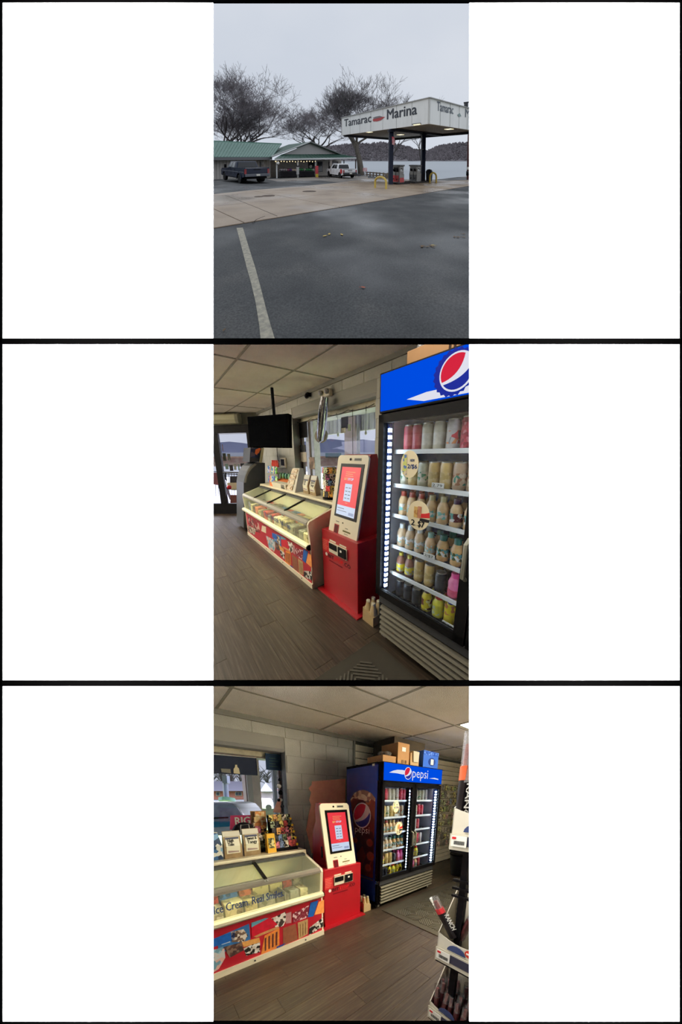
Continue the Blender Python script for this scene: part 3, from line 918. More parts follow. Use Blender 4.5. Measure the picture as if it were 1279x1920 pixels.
    nth = ['bottom', 'second', 'third', 'fourth', 'fifth', 'top']
    for zi, y, lst in rows:
        for kd, x in lst:
            drink(kd, x, y, SHELVES[zi] - .004, '%s on the %s shelf of the %s cooler' % (LOOK[kd], nth[zi], W_))
        for kd, x in lst[:6]:      # the rank behind
            drink(kd, x + .012, y + .085, SHELVES[zi] - .004, '%s, second rank of the %s shelf, %s' % (LOOK[kd], nth[zi], W_))
    if CUR is AISLE:
        rr = [(5, ['redcan', 'browncan', 'creamcan', 'greycan', 'creamcan', 'whitecan']), (4, ['goldcan', 'goldcan', 'greycan', 'pinkcan', 'redcan']), (3, ['pinkb', 'nesqr', 'whitecan', 'redcan']), (2, ['fraplum', 'frapmint', 'fraptan', 'pinkcan', 'whitecan']), (1, ['nesqb', 'nesq', 'yellowb', 'nesqr']), (0, ['redcan', 'whitecan', 'pinkb', 'frapred', 'redcan'])]
        for zi, lst in rr:
            for i, kd in enumerate(lst):
                drink(kd, 1.70 + i * .085, -.66, SHELVES[zi] - .004, '%s behind the right glass door on the %s shelf' % (LOOK[kd], nth[zi]))
    return t

def kiosk():
    W_ = NOW['where']
    t = thing('payment_kiosk', (.375, -.5, 0), 'red kiosk with tilted white front and touch screen in the ' + W_, 'kiosk')
    base = B(.10, .655, -.765, -.36, .012, .70).build('base_cabinet', M_RED, t, bevel=.006)
    B(.045, .70, -.815, -.32, 0, .014).build('base_plate', M_RED, t)
    # upper cabinet: leaning front, curved back
    pf, pb = (-.70, .70), (-.545, 1.42)
    sidep = [(-.70, .70), (-.55, 1.425), (-.47, 1.43), (-.45, 1.36), (-.455, 1.22), (-.40, 1.12), (-.375, 1.0), (-.37, .70)]
    up = MB()
    up.prism([(.205, y, z) for y, z in sidep], (.375, 0, 0))
    up.build('upper_cabinet', M_RED, t, bevel=.004)
    # white face plate with rounded corners, lying on the leaning front
    o = Vector((.178, -.722, .655)); ux = Vector((1, 0, 0)); uy = (Vector((0, -.568, 1.42)) - Vector((0, -.722, .655)))
    L = uy.length; uy.normalize(); nn = ux.cross(uy)
    Wd = .425
    def P(u, v, k=0.0):
        return o + ux * u + uy * v + nn * k
    r = .04
    pts = [(0, 0), (Wd, 0)] + [(Wd - r + r * math.cos(a), L - r + r * math.sin(a)) for a in [i * math.pi / 12 for i in range(7)]] + [(r - r * math.cos(a), L - r + r * math.sin(a)) for a in [math.pi / 2 - i * math.pi / 12 for i in range(7)]]
    face = MB().prism([P(*q, 0) for q in pts], nn * .018).build('face_plate', M_KWHITE, t)
    k = .0185
    def rect(u0, u1, v0, v1, m, nm, par, kk=k, th=.003):
        return MB().prism([P(u0, v0, kk), P(u1, v0, kk), P(u1, v1, kk), P(u0, v1, kk)], nn * th).build(nm, m, par)
    bez = rect(.062, .386, .20, .702, M_BLKGLOSS, 'screen_bezel', t)
    S_RED = mat('screen_red', (40, 8, 10), .2, emit=(238, 58, 70), estr=.95)
    S_W = mat('screen_pale', (40, 40, 44), .2, emit=(196, 212, 236), estr=.95)
    S_D = mat('screen_ink', (30, 20, 24), .2, emit=(60, 60, 90), estr=.5)
    S_Y = mat('screen_yellow', (30, 20, 4), .2, emit=(236, 190, 120), estr=.9)
    scr = rect(.088, .352, .225, .672, S_RED, 'screen', t, k + .003, .001)
    rect(.088, .352, .225, .315, S_W, 'screen_footer', scr, k + .004, .001)
    rect(.168, .268, .36, .52, S_W, 'screen_form', scr, k + .004, .001)
    for i in range(4):
        rect(.182, .212, .385 + i * .032, .391 + i * .032, S_D, 'screen_line', scr, k + .005, .0006)
        rect(.225, .255, .385 + i * .032, .391 + i * .032, S_D, 'screen_line', scr, k + .005, .0006)
    for i, w in enumerate((.13, .10, .11)):
        rect(.155, .155 + w, .625 - i * .018, .6285 - i * .018, S_Y, 'screen_line', scr, k + .004, .0006)
    rect(.10, .20, .285, .29, S_D, 'screen_line', scr, k + .005, .0006)
    rect(.10, .24, .262, .266, S_D, 'screen_line', scr, k + .005, .0006)
    rect(.27, .34, .24, .265, mat('screen_slate', (30, 30, 40), .2, emit=(150, 165, 200), estr=.9), 'screen_button', scr, k + .005, .0006)
    text('BIT', P(.145, .552, k + .004), ux, uy, .032, S_Y, scr, lift=.001, width=.045, bold=.02)
    text('STOP', P(.195, .552, k + .004), ux, uy, .032, S_W, scr, lift=.001, width=.08, bold=.03)
    rect(.20, .235, .342, .346, S_Y, 'screen_line', scr, k + .004, .0006)
    MB().disc(P(.19, .742, k), ux, uy, .011, .011, .004, 12).build('camera_eye', M_BLK, t)
    nm_ = rect(.245, .335, .730, .753, mat('name_plate', (120, 122, 112), .5), 'name_plate', t)
    rect(.252, .328, .736, .747, M_DGREY, 'printed_line', nm_, k + .003, .001)
    MB().disc(P(.205, .155, k), ux, uy, .006, .006, .003, 10).build('lens', M_BLK, t)
    rect(.10, .15, .150, .156, M_DGREY, 'printed_line', face, k, .001)
    slot = rect(.085, .155, .015, .125, M_RED, 'receipt_slot', t, k - .004, .006)
    rect(.093, .147, .02, .118, mat('slot_dark', (90, 12, 24), .5), 'slot_mouth', slot, k + .002, .001)
    rect(.25, .29, .112, .117, M_DGREY, 'printed_line', face, k, .001)
    rect(.22, .33, .078, .092, mat('ink_olive', (110, 104, 70), .7), 'printed_line', face, k, .001)
    rect(.245, .30, .06, .064, M_DGREY, 'printed_line', face, k, .001)
    # bill acceptor and lettering on the red cabinet
    acc = B(.235, .515, -.775, -.765, .495, .60).build('acceptor_plate', M_KWHITE, t)
    B(.245, .365, -.781, -.775, .535, .59).build('card_slot', M_BLK, acc)
    B(.395, .505, -.785, -.775, .505, .595).build('bill_slot', M_BLK, acc)
    B(.43, .455, -.788, -.785, .555, .575).build('slot_light', M_PAPER, acc)
    for x0_, z0_ in ((.24, .607), (.40, .607)):
        B(x0_, x0_ + .10, -.7665, -.765, z0_, z0_ + .016).build('slot_label', M_KWHITE, acc)
    n_ = B(.105, .225, -.7668, -.765, .47, .61).build('notice_sticker', mat('notice_red', (206, 52, 56), .5), t)
    for i in range(6):
        B(.115, .205 - (i % 3) * .012, -.7676, -.7668, .588 - i * .019, .592 - i * .019).build('printed_line', mat('notice_line', (226, 140, 120), .6), n_)
    MB().disc((.175, -.7655, .445), (1, 0, 0), (0, 0, 1), .018, .018, .0025, 14).build('round_badge', M_PAPER, t)
    text('BIT', (.205, -.7655, .425), (1, 0, 0), (0, 0, 1), .055, mat('ink_maroon', (60, 14, 26), .6), base, lift=.002, width=.10, bold=.02)
    text('STOP', (.312, -.7655, .425), (1, 0, 0), (0, 0, 1), .055, mat('ink_brightred', (232, 44, 50), .6), base, lift=.002, width=.14, bold=.02)
    text('.CO', (.458, -.7655, .425), (1, 0, 0), (0, 0, 1), .055, mat('ink_maroon', (60, 14, 26), .6), base, lift=.002, width=.10, bold=.02)
    B(.22, .44, -.7668, -.7655, .388, .40).build('printed_line', mat('ink_maroon2', (110, 16, 30), .6), base)
    # lock lever on the flank
    MB().prism([(.204, -.60, .80), (.204, -.57, .80), (.204, -.565, .93), (.204, -.59, .93)], (-.004, 0, 0)).build('side_vent', M_INK, t)
    MB().tube([(.10, -.52, .74), (.05, -.54, .80), (.05, -.50, .84)], .012, 6).build('side_lever', M_RED, t)
    return t

ZX0, ZX1 = -2.33, 0.015
def freezer():
    W_ = NOW['where']
    t = thing('ice_cream_freezer', ((ZX0 + ZX1) / 2, -.5, 0), 'long white glass-topped ice cream freezer with printed front in the ' + W_, 'freezer')
    prof = [(-.845, .0), (-.855, .06), (-.855, .50), (-.875, .735), (-.86, .765), (-.545, .865), (-.535, .915), (-.17, .915), (-.17, 0)]
    for xa in (ZX0, ZX1 - .035):
        MB().prism([(xa, y, z) for y, z in prof], (.035, 0, 0)).build('end_panel', M_WHITE, t, bevel=.003)
    B(ZX0 + .035, ZX1 - .035, -.84, -.17, .02, .46).build('body', M_WHITE, t)
    pan = B(ZX0 + .035, ZX1 - .02, -.858, -.84, .055, .475).build('front_panel', mat('panel_red', (176, 26, 44), .45, var=.12, vscale=4), t)
    kick = B(ZX0 + .01, ZX1, -.866, -.80, .0, .058).build('base_trim', M_WHITE, t)
    for x in (-1.95, -1.35, -.75, -.22):
        MB().disc((x, -.867, .03), (1, 0, 0), (0, 0, 1), .009, .009, .003, 10).build('trim_screw', M_DGREY, kick)
    MB().prism([(ZX0 - .01, y, z) for y, z in [(-.855, .452), (-.885, .455), (-.905, .475), (-.905, .50), (-.885, .515), (-.855, .518)]], (ZX1 - ZX0 - .005, 0, 0)).build('bumper_rail', mat('bumper', (214, 208, 178), .4), t)
    MB().prism([(ZX1 - .014, y, z) for y, z in [(-.858, .455), (-.885, .458), (-.903, .478), (-.903, .498), (-.885, .512), (-.858, .515)]], (.012, 0, 0)).build('bumper_cap', M_BLK, t)
    # glass front and lids
    gx0, gx1 = ZX0 + .035, ZX1 - .035
    fg = MB().hexa([(gx0, -.857, .518), (gx1, -.857, .518), (gx1, -.852, .518), (gx0, -.852, .518), (gx0, -.876, .735), (gx1, -.876, .735), (gx1, -.871, .735), (gx0, -.871, .735)]).build('front_glass', M_FGLASS, t)
    MB().prism([(ZX0 + .03, y, z) for y, z in [(-.882, .728), (-.882, .75), (-.845, .778), (-.83, .765), (-.83, .745)]], (ZX1 - ZX0 - .06, 0, 0)).build('front_rim', M_STEEL, t)
    MB().prism([(ZX0 + .03, y, z) for y, z in [(-.575, .852), (-.575, .878), (-.53, .885), (-.53, .855)]], (ZX1 - ZX0 - .06, 0, 0)).build('rear_rim', M_DGREY, t)
    n = 4
    for i in range(n):
        a, b = gx0 + (gx1 - gx0) * i / n, gx0 + (gx1 - gx0) * (i + 1) / n
        lid = MB().hexa([(a, -.845, .768), (b, -.845, .768), (b, -.565, .862), (a, -.565, .862), (a, -.845, .773), (b, -.845, .773), (b, -.565, .867), (a, -.565, .867)]).build('glass_lid', M_FGLASS, t)
        if i:
            MB().bar((a, -.855, .776), (a, -.555, .876), .03, .014).build('lid_frame', M_BLK, lid)
            for dx in (-.012, .012):
                MB().ball((a + dx, -.872, .764), .006).build('lid_stop', M_PAPER, lid)
        fr = MB().bar((a + .016, -.838, .774), (b - .016, -.838, .774), .03, .008).build('lid_rail', mat('rail_grey', (150, 148, 130), .4), lid)
    # inner tub
    tub = MB()
    tub.box(gx0, gx1, -.84, -.20, .44, .455).box(gx0, gx1, -.50, -.49, .45, .85)
    tub.build('inner_tub', mat('tub_white', (226, 222, 196), .5), t)
    for x in [gx0 + (gx1 - gx0) * k / 6 for k in range(1, 6)]:
        B(x - .004, x + .004, -.83, -.5, .455, .60).build('basket_divider', M_STEEL, t)
    lamp = B(gx0 + .05, gx1 - .05, -.850, -.838, .733, .742).build('tub_lamp', mat('tub_tube', (255, 250, 230), .5, emit=(255, 240, 200), estr=42), t)
    # rear shelf
    B(ZX0, ZX1 - .02, -.54, -.14, .885, .918).build('rear_shelf', mat('shelf_cream', (214, 204, 176), .45), t, bevel=.008)
    # lettering on the front glass
    uy = Vector((0, -.019, .217)).normalized()
    text('Ice Cream. Real Smiles.', (-1.03, -.8615, .575), (1, 0, 0), uy, .105, M_INKBLUE, fg, lift=.002, width=.60, bold=.012)
    text('Real', (-1.27, -.8615, .575), (1, 0, 0), uy, .105, M_INKBLUE, fg, lift=.002, width=.20, bold=.012)
    MB().disc((-1.98, -.863, .625), (1, 0, 0), uy, .06, .06, .002, 18).build('glass_badge', mat('badge_grey', (150, 150, 160), .6), fg)
    # printed panel
    Y = -.8585
    def z3(u, v):
        return AISLE.on((400 + u / 5.814, 1620 + v / 5.814), 1, Y)
    def z2(u, v):
        return SHOP.on((450 + u / 6.731, 890 + v / 6.731), 1, Y)
    k = [0]
    def pr(f, pts, m, nm='printed_picture'):
        k[0] += 1
        q = [f(*p) for p in pts]
        q = [(p.x, Y - .0004 * (k[0] % 7), max(.062, min(.45, p.z))) for p in q]
        MB().prism(q, (0, -.0012, 0)).build(nm, m, pan)
    C = lambda n, c: mat('pr_' + n, c, .5, var=.15, vscale=30)
    pr(z3, [(40, 800), (390, 650), (405, 820), (60, 985)], C('blue', (52, 108, 168)))
    pr(z3, [(75, 800), (180, 770), (185, 850), (90, 880)], C('tub', (196, 200, 206)))
    pr(z3, [(190, 740), (330, 710), (380, 780), (330, 850), (200, 850)], patches('pr_scoop', [(214, 204, 190), (70, 54, 52), (190, 170, 150), (110, 90, 80)], 45))
    pr(z3, [(110, 905), (310, 850), (330, 940), (180, 1020)], patches('pr_choc', [(84, 58, 52), (60, 44, 44), (120, 96, 84)], 40))
    pr(z3, [(415, 690), (620, 580), (700, 660), (420, 800)], C('red', (196, 28, 52)))
    pr(z3, [(415, 640), (560, 590), (600, 590), (415, 690)], C('teal', (96, 156, 176)))
    pr(z3, [(620, 600), (790, 520), (800, 600), (760, 680), (680, 690)], patches('pr_dip', [(224, 218, 210), (224, 218, 210), (60, 50, 48), (206, 190, 176)], 40))
    pr(z3, [(430, 790), (700, 680), (720, 700), (470, 800)], C('wafer', (196, 140, 92)))
    pr(z3, [(790, 540), (850, 520), (850, 640), (790, 650)], C('rose', (176, 130, 132)))
    pr(z3, [(860, 540), (1040, 450), (1030, 580), (870, 640)], patches('pr_berry', [(140, 60, 74), (120, 36, 54), (214, 180, 180)], 45))
    pr(z3, [(1060, 420), (1145, 395), (1090, 570), (1030, 580)], C('stripe', (26, 92, 178)))
    pr(z3, [(1150, 410), (1205, 390), (1205, 530), (1100, 555)], C('orange', (238, 152, 84)))
    pr(z3, [(310, 850), (500, 800), (510, 850), (330, 905)], C('cone', (214, 154, 88)))
    pr(z3, [(330, 920), (510, 840), (510, 960), (360, 1000)], patches('pr_cookie', [(24, 22, 24), (222, 218, 210), (30, 28, 28), (190, 180, 170)], 42))
    pr(z3, [(560, 780), (720, 700), (720, 880), (690, 940), (520, 1000), (530, 930)], C('bar', (222, 132, 62)))
    for i in range(4):
        u = 560 + i * 40
        pr(z3, [(u, 810 - i * 22), (u + 18, 800 - i * 22), (u + 16, 940 - i * 20), (u, 950 - i * 20)], C('barstripe', (84, 46, 40)))
    pr(z3, [(690, 900), (790, 860), (760, 900), (690, 945)], C('blue2', (36, 66, 140)))
    pr(z3, [(760, 700), (900, 650), (920, 820), (760, 890)], C('waffle', (140, 84, 62)))
    pr(z3, [(920, 640), (1030, 600), (1030, 760), (930, 830)], C('cream', (176, 142, 98)))
    for i in range(3):
        u = 945 + i * 28
        pr(z3, [(u, 660 - i * 12), (u + 8, 656 - i * 12), (u + 8, 790 - i * 14), (u, 794 - i * 14)], C('creamstripe', (120, 90, 62)))
    pr(z3, [(1050, 690), (1195, 580), (1195, 680), (1040, 780)], patches('pr_cookie', [(24, 22, 24)], 42))
    pr(z3, [(0, 930), (120, 920), (130, 1020), (60, 1140), (0, 1180)], patches('pr_bowl', [(150, 186, 200), (190, 190, 190), (210, 170, 160), (110, 150, 170)], 30))
    pr(z2, [(100, 520), (230, 590), (260, 740), (110, 680)], patches('pr_dark', [(120, 44, 50), (70, 34, 40), (190, 150, 140), (150, 40, 50)], 22))
    pr(z2, [(280, 640), (330, 660), (330, 740), (270, 710)], C('vanilla', (214, 196, 170)))
    pr(z2, [(330, 770), (440, 830), (430, 960), (370, 940)], patches('pr_bowl', [(150, 186, 200)], 30))
    pr(z2, [(405, 730), (470, 765), (470, 830), (410, 790)], C('stripe', (26, 92, 178)))
    pr(z2, [(100, 640), (200, 690), (190, 760), (110, 720)], patches('pr_scoop', [(214, 204, 190)], 45))
    # frozen goods lying inside
    rnd = random.Random(3)
    pal = [(226, 214, 176), (206, 190, 140), (70, 120, 190), (214, 120, 90), (150, 150, 140), (214, 206, 190), (196, 60, 60), (120, 110, 96)]
    hue = ['cream', 'tan', 'blue', 'orange', 'grey', 'off-white', 'red', 'brown']
    i = 0
    x = gx0 + .06
    while x < gx1 - .16:
        w = .10 + rnd.random() * .07
        for y0_, h0 in ((-.81, .10), (-.66, .16)):
            c = pal[rnd.randrange(len(pal))]
            m = patches('froz%d' % pal.index(c), [c, tuple(min(255, int(q * 1.12)) for q in c), tuple(int(q * .75) for q in c), c], 26)
            hh = h0 + rnd.random() * .06
            b = B(x, x + w - .012, y0_, y0_ + .13, .457, .457 + hh).build('ice_cream_box', m, None, bevel=.008)
            tag(b, '%s carton of frozen treats in the %s rank of the %s freezer' % (hue[pal.index(c)], 'front' if y0_ < -.7 else 'rear', W_), 'ice cream', 'frozen treats in the freezer of the ' + W_)
            i += 1
        x += w
    return t

def box_carton(name, c, ux, hx, hy, z0, z1, m, label, flaps=False):
    ux = Vector(ux).normalized(); uy = Vector((-ux.y, ux.x, 0))
    t = thing(name, (c[0], c[1], z0), label, 'box', 'boxes stored on top of the cooler')
    MB().obox((c[0], c[1], 0), ux, uy, hx, hy, z0, z1).build('carton', m, t, bevel=.004)
    cc = Vector((c[0], c[1], 0))
    tp = MB().obox((c[0], c[1], 0), ux, uy, hx * 1.002, .012, z1 - .001, z1 + .0015)
    tp.build('packing_tape', mat('tape', (190, 160, 116), .3), t)
    return t

def milk_crate_pack(x, y, label):
    """carton carrier of small bottles on the floor"""
    t = thing('bottle_carrier', (x, y, 0), label, 'carton')
    for i in range(2):
        for j in range(2):
            MB().lathe((x + (i - .5) * .062, y + (j - .5) * .062, 0), [(.028, 0), (.03, .02), (.03, .12), (.02, .17), (.016, .19)], 10).build('bottle', mat('beige_drink', (190, 168, 124), .4), t)
            MB().lathe((x + (i - .5) * .062, y + (j - .5) * .062, .186), [(.018, 0), (.018, .014), (.016, .017)], 10).build('bottle_cap', mat('cap_bone', (196, 188, 160), .5), t)
    MB().hexa([(x - .066, y - .066, .002), (x + .066, y - .066, .002), (x + .066, y + .066, .002), (x - .066, y + .066, .002),
               (x - .064, y - .064, .13), (x + .064, y - .064, .09), (x + .064, y + .064, .09), (x - .064, y + .064, .13)]).build('carrier', mat('kraft', (176, 152, 110), .8, var=.1), t)
    return t

def zip_bag(x, y, z, w, h, label, words, tilt=0.0):
    """stand-up pouch with a printed label"""
    t = thing('snack_pouch', (x, y, z), label, 'pouch', 'stand-up pouches on the freezer shelf of the ' + NOW['where'])
    m = MB()
    m.add([(x - w / 2, y - .03, z), (x + w / 2, y - .03, z), (x + w / 2, y + .04, z), (x - w / 2, y + .04, z),
           (x - w / 2 * .97, y - .04, z + h * .45), (x + w / 2 * .97, y - .04, z + h * .45), (x + w / 2 * .97, y + .04, z + h * .45), (x - w / 2 * .97, y + .04, z + h * .45),
           (x - w / 2 * .95, y + .006, z + h), (x + w / 2 * .95, y + .006, z + h), (x + w / 2 * .95, y + .012, z + h), (x - w / 2 * .95, y + .012, z + h)],
          [(3, 2, 1, 0), (0, 1, 5, 4), (1, 2, 6, 5), (2, 3, 7, 6), (3, 0, 4, 7), (4, 5, 9, 8), (5, 6, 10, 9), (6, 7, 11, 10), (7, 4, 8, 11), (8, 9, 10, 11)])
    bag = m.build('pouch', mat('pouch_kraft', (150, 128, 96), .5, var=.2, vscale=20), t, bevel=.006)
    # clear top band and label plate follow the front
    def F(u, v, k=.003):      # u across, v up the front
        if v < .45:
            yy = y - .03 - .01 * v / .45
        else:
            yy = y - .04 + .046 * (v - .45) / .55
        return (x + u * w / 2, yy - k, z + v * h)
    MB().add([F(-.95, .80), F(.95, .80), F(.93, .985), F(-.93, .985)], [(0, 1, 2, 3)]).build('clear_band', mat('pouch_clear', (196, 192, 176), .25), t)
    lab = MB().add([F(-.75, .18), F(.75, .18), F(.75, .45), F(.75, .78), F(-.75, .78), F(-.75, .45)], [(0, 1, 2, 5), (5, 2, 3, 4)]).build('pouch_label', mat('pouch_label', (216, 212, 192), .6), t)
    MB().add([F(-.72, .70, .0045), F(.72, .70, .0045), F(.72, .77, .0045), F(-.72, .77, .0045)], [(0, 1, 2, 3)]).build('label_band', mat('label_navy', (70, 74, 96), .6), lab)
    up = (Vector(F(0, .75)) - Vector(F(0, .5))).normalized()
    for i, wd in enumerate(words):
        text(wd, F(-.55, .60 - .13 * i, .0045), (1, 0, 0), up, h * .17, M_INK, lab, lift=.0005, width=w * (.58 if len(wd) > 4 else .34), bold=.02)
    MB().add([F(-.6, .22, .0045), F(.6, .22, .0045), F(.6, .26, .0045), F(-.6, .30, .0045)], [(0, 1, 2, 3)]).build('label_art', mat('label_art', (150, 130, 130), .6), lab)
    return t

def pack_rack(x, y, z, w, d, h, cols, rows, label, seed):
    """counter rack hung with small packets"""
    t = thing('packet_rack', (x, y, z), label, 'rack')
    MB().box(x - w / 2, x + w / 2, y - d / 2, y + d / 2, z, z + .03).build('rack_base', M_BLK, t)
    MB().box(x - w / 2, x + w / 2, y + d / 2 - .012, y + d / 2, z, z + h).build('rack_back', M_BLK, t)
    rnd = random.Random(seed)
    pal = [(60, 58, 60), (176, 160, 96), (150, 66, 66), (150, 160, 130), (196, 186, 170), (90, 106, 136), (176, 130, 80), (156, 90, 104), (84, 94, 74)]
    for r in range(rows):
        zz = z + .035 + r * (h - .03) / rows
        for c in range(cols):
            xx = x - w / 2 + (c + .5) * w / cols
            col = pal[rnd.randrange(len(pal))]
            dy = -d / 2 + .012 + r * (d - .03) / rows
            m = patches('pk%d' % pal.index(col), [col, (30, 30, 30), tuple(min(255, int(q * 1.3)) for q in col), col], 60)
            MB().hexa([(xx - w / cols * .46, y + dy, zz), (xx + w / cols * .46, y + dy, zz), (xx + w / cols * .46, y + dy + .014, zz), (xx - w / cols * .46, y + dy + .014, zz),
                       (xx - w / cols * .44, y + dy + .006, zz + (h / rows) * .96), (xx + w / cols * .44, y + dy + .006, zz + (h / rows) * .96), (xx + w / cols * .44, y + dy + .016, zz + (h / rows) * .96), (xx - w / cols * .44, y + dy + .016, zz + (h / rows) * .96)]).build('packet', m, t)
        if rnd.random() < .9:
            MB().disc((x + w / 2 - .005, y - d / 2 + .004 + r * (d - .03) / rows, zz + .02), (1, 0, 0), (0, 0, 1), .014, .014, .003, 10).build('price_dot', mat('dot_yellow', (222, 186, 60), .5), t)
    return t
# ================================================================ middle opening: the shop seen along the freezer
use(SHOP)
NOW['where'] = 'television shop'
shop_floor(-5.6, 2.3, -3.0, 0.0)
shop_ceiling(-5.8, 2.3, -3.0, 0.0, [(-4, 1), (-3, 2), (-4, 3), (-2, 2), (-1, 2), (0, 1)])
shop_wall(-4.4, 2.6, -3.5, 1.4)
struct(B(-5.8, 1.2, -3.05, -3.0, 0, HC).build('wall_left', mat('side_wall', (206, 200, 190), .8)), 'plain side wall of the shop')

def slab(pl, px0, px1, d, thick, m, name, parent=None, d2=None):
    """upright board facing the room: two picture corners at a distance from the photographer, with thickness"""
    a, b = (px0[0], px0[1]), (px1[0], px1[1])
    d2 = d2 or d
    c = [pl.far((a[0], b[1]), d), pl.far((b[0], b[1]), d2), pl.far((b[0], a[1]), d2), pl.far((a[0], a[1]), d)]
    fw = pl.R.transposed() @ Vector((0, 0, 1))
    return MB().prism(c, fw * thick).build(name, m, parent)

# --- glazed entrance set across the corner
D0, DD = Vector((-4.2, -.64, 0)), Vector((.66, .75, 0)).normalized()
DN = Vector((DD.y, -DD.x, 0))
def dpt(px, k=0.0):
    r = SHOP.ray(px)
    return SHOP.pos + r * ((D0 + DN * k - SHOP.pos).dot(DN) / r.dot(DN))
def ds(px):
    p = dpt(px)
    return (p - D0).dot(DD), p.z
def dbox(mb, s0, s1, z0, z1, k0, k1):
    q = [D0 + DD * s0 + DN * k0, D0 + DD * s0 + DN * k1, D0 + DD * s1 + DN * k1, D0 + DD * s1 + DN * k0]
    return mb.hexa([(p.x, p.y, z0) for p in reversed(q)] + [(p.x, p.y, z1) for p in reversed(q)])
zt_, zh_ = ds((430, 812))[1], ds((430, 797))[1]
struct(dbox(MB(), -2.6, 1.0, zh_, HC + .05, -.12, 0).build('wall_door', mat('door_wall', (118, 118, 108), .8, var=.05)), 'grey wall over the glazed entrance')
fr = dbox(MB(), -2.6, 1.0, zt_, zh_, -.07, .02)
sa = (ds((402, 830))[0] + ds((411, 940))[0]) / 2
sb = (ds((412, 830))[0] + ds((424, 940))[0]) / 2
dbox(fr, sa, sb, 0, zt_, -.06, .01)
kz = ds((440, 944))[1]
dbox(fr, -2.6, 1.0, 0, kz, -.06, .015)
dr = struct(fr.build('door_1', M_BLKFRAME), 'black aluminium glazed entrance door')
sc = .55
dbox(MB(), sc, sc + .1, kz, zt_, -.06, .01).build('door_stile', M_BLKFRAME, dr)
dbox(MB(), sb, sc, kz, zt_, -.03, -.026).build('pane', M_PANE, dr)
dbox(MB(), -2.5, sa, kz, zt_, -.03, -.026).build('pane', M_PANE, dr)
dbox(MB(), sb + .01, sc, zt_ - .02, zt_ - .012, -.02, .0).build('glazing_bead', M_STEEL, dr)
hz = ds((430, 886))[1]
a_ = D0 + DD * (sb + .02) + DN * .03
b_ = D0 + DD * sc + DN * .03
MB().tube([(a_.x, a_.y, hz), (b_.x, b_.y, hz)], .016, 8).build('push_bar', M_BLKFRAME, dr)
a2 = D0 + DD * (sb + .09) + DN * .03
MB().tube([(a2.x, a2.y, hz), (a2.x + .03, a2.y - .03, hz - .06), (a2.x + .02, a2.y - .02, hz - .16), (a2.x - .04, a2.y, hz - .18)], .018, 8).build('pull_handle', M_BLKFRAME, dr)
for (p0, p1, m) in (((416, 850), (424, 864), (60, 64, 60)), ((425, 851), (432, 863), (84, 86, 82)), ((421, 870), (428, 880), (110, 130, 128)), ((429, 872), (437, 883), (56, 54, 60)), ((437, 870), (443, 881), (140, 142, 138)),
                  ((445, 871), (449, 882), (110, 110, 118)), ((450, 869), (458, 880), (44, 46, 52)), ((415, 833), (418, 846), (120, 100, 92))):
    s0, z1 = ds(p0); s1, z0 = ds(p1)
    o = dbox(MB(), s0, s1, z0, z1, -.024, -.02).build('door_notice', mat('notice%d' % m[0], m, .7, var=.25, vscale=20), dr)
# air curtain over the entrance
t = thing('air_curtain', dpt((425, 790)), 'pale rounded air curtain unit above the glazed entrance', 'air curtain')
s0 = ds((396, 780))[0]; s1 = ds((447, 780))[0]
prof = [(0.0, 2.335), (.15, 2.335), (.2, 2.30), (.2, 2.20), (.17, zh_ + .02), (0, zh_ + .02)]
q = [D0 + DD * s0 + DN * k + Vector((0, 0, z)) for k, z in prof]
MB().prism(q, DD * (s1 - s0)).build('casing', mat('curtain_casing', (176, 174, 150), .5), t)
q = [D0 + DD * s1 + DN * k + Vector((0, 0, z)) for k, z in prof]
MB().prism(q, DD * .07).build('end_cap', mat('curtain_cap', (130, 130, 116), .5), t)

# --- what stands outside the entrance
SNOW = mat('bright_paving', (196, 196, 206), .7, var=.05)
struct(B(-16, -4.8, -6, 8, -.12, -.08).build('porch_paving', SNOW), 'pale paving outside the entrance')
o = slab(SHOP, (426, 905), (460, 917), 6.6, .35, mat('planter_beige', (196, 178, 140), .7), 'wooden_crate'); tag(o, 'pale wooden crate outside the glazed entrance', 'crate')
o = slab(SHOP, (432, 928), (461, 943), 6.2, .35, mat('crate_brown', (104, 58, 48), .7), 'wooden_crate'); tag(o, 'red-brown crate low outside the glazed entrance', 'crate')
o = slab(SHOP, (431, 893), (459, 905), 6.8, .4, mat('bench_dark', (50, 48, 52), .7), 'storage_bench'); tag(o, 'dark bench on the porch outside the entrance', 'bench')
o = slab(SHOP, (399, 886), (410, 908), 7.0, .3, mat('crate_red', (140, 84, 84), .7), 'wooden_crate'); tag(o, 'faded red crate beside the black porch railing', 'crate')
rl = thing('porch_railing', SHOP.far((405, 925), 7.4), 'black metal railing outside the glazed entrance', 'railing')
for y0_ in (884, 888):
    MB().tube([SHOP.far((398, y0_), 7.4), SHOP.far((462, y0_ + 2), 7.4)], .012, 6).build('rail', M_BLK, rl)
for i, x in enumerate(range(399, 462, 5)):
    MB().tube([SHOP.far((x, 886), 7.4), SHOP.far((x + 1, 930), 7.4)], .009, 5).build('baluster', M_BLK, rl)
bk = thing('kick_scooter', SHOP.far((430, 937), 6.3), 'slim upright scooter leaning on the porch outside', 'scooter')
MB().tube([SHOP.far((424, 914), 6.3), SHOP.far((433, 936), 6.3)], .035, 8).build('stem', mat('scooter_grey', (120, 110, 124), .5), bk)
MB().ball(SHOP.far((430, 914), 6.3), .06).build('lamp', M_INKRED, bk)

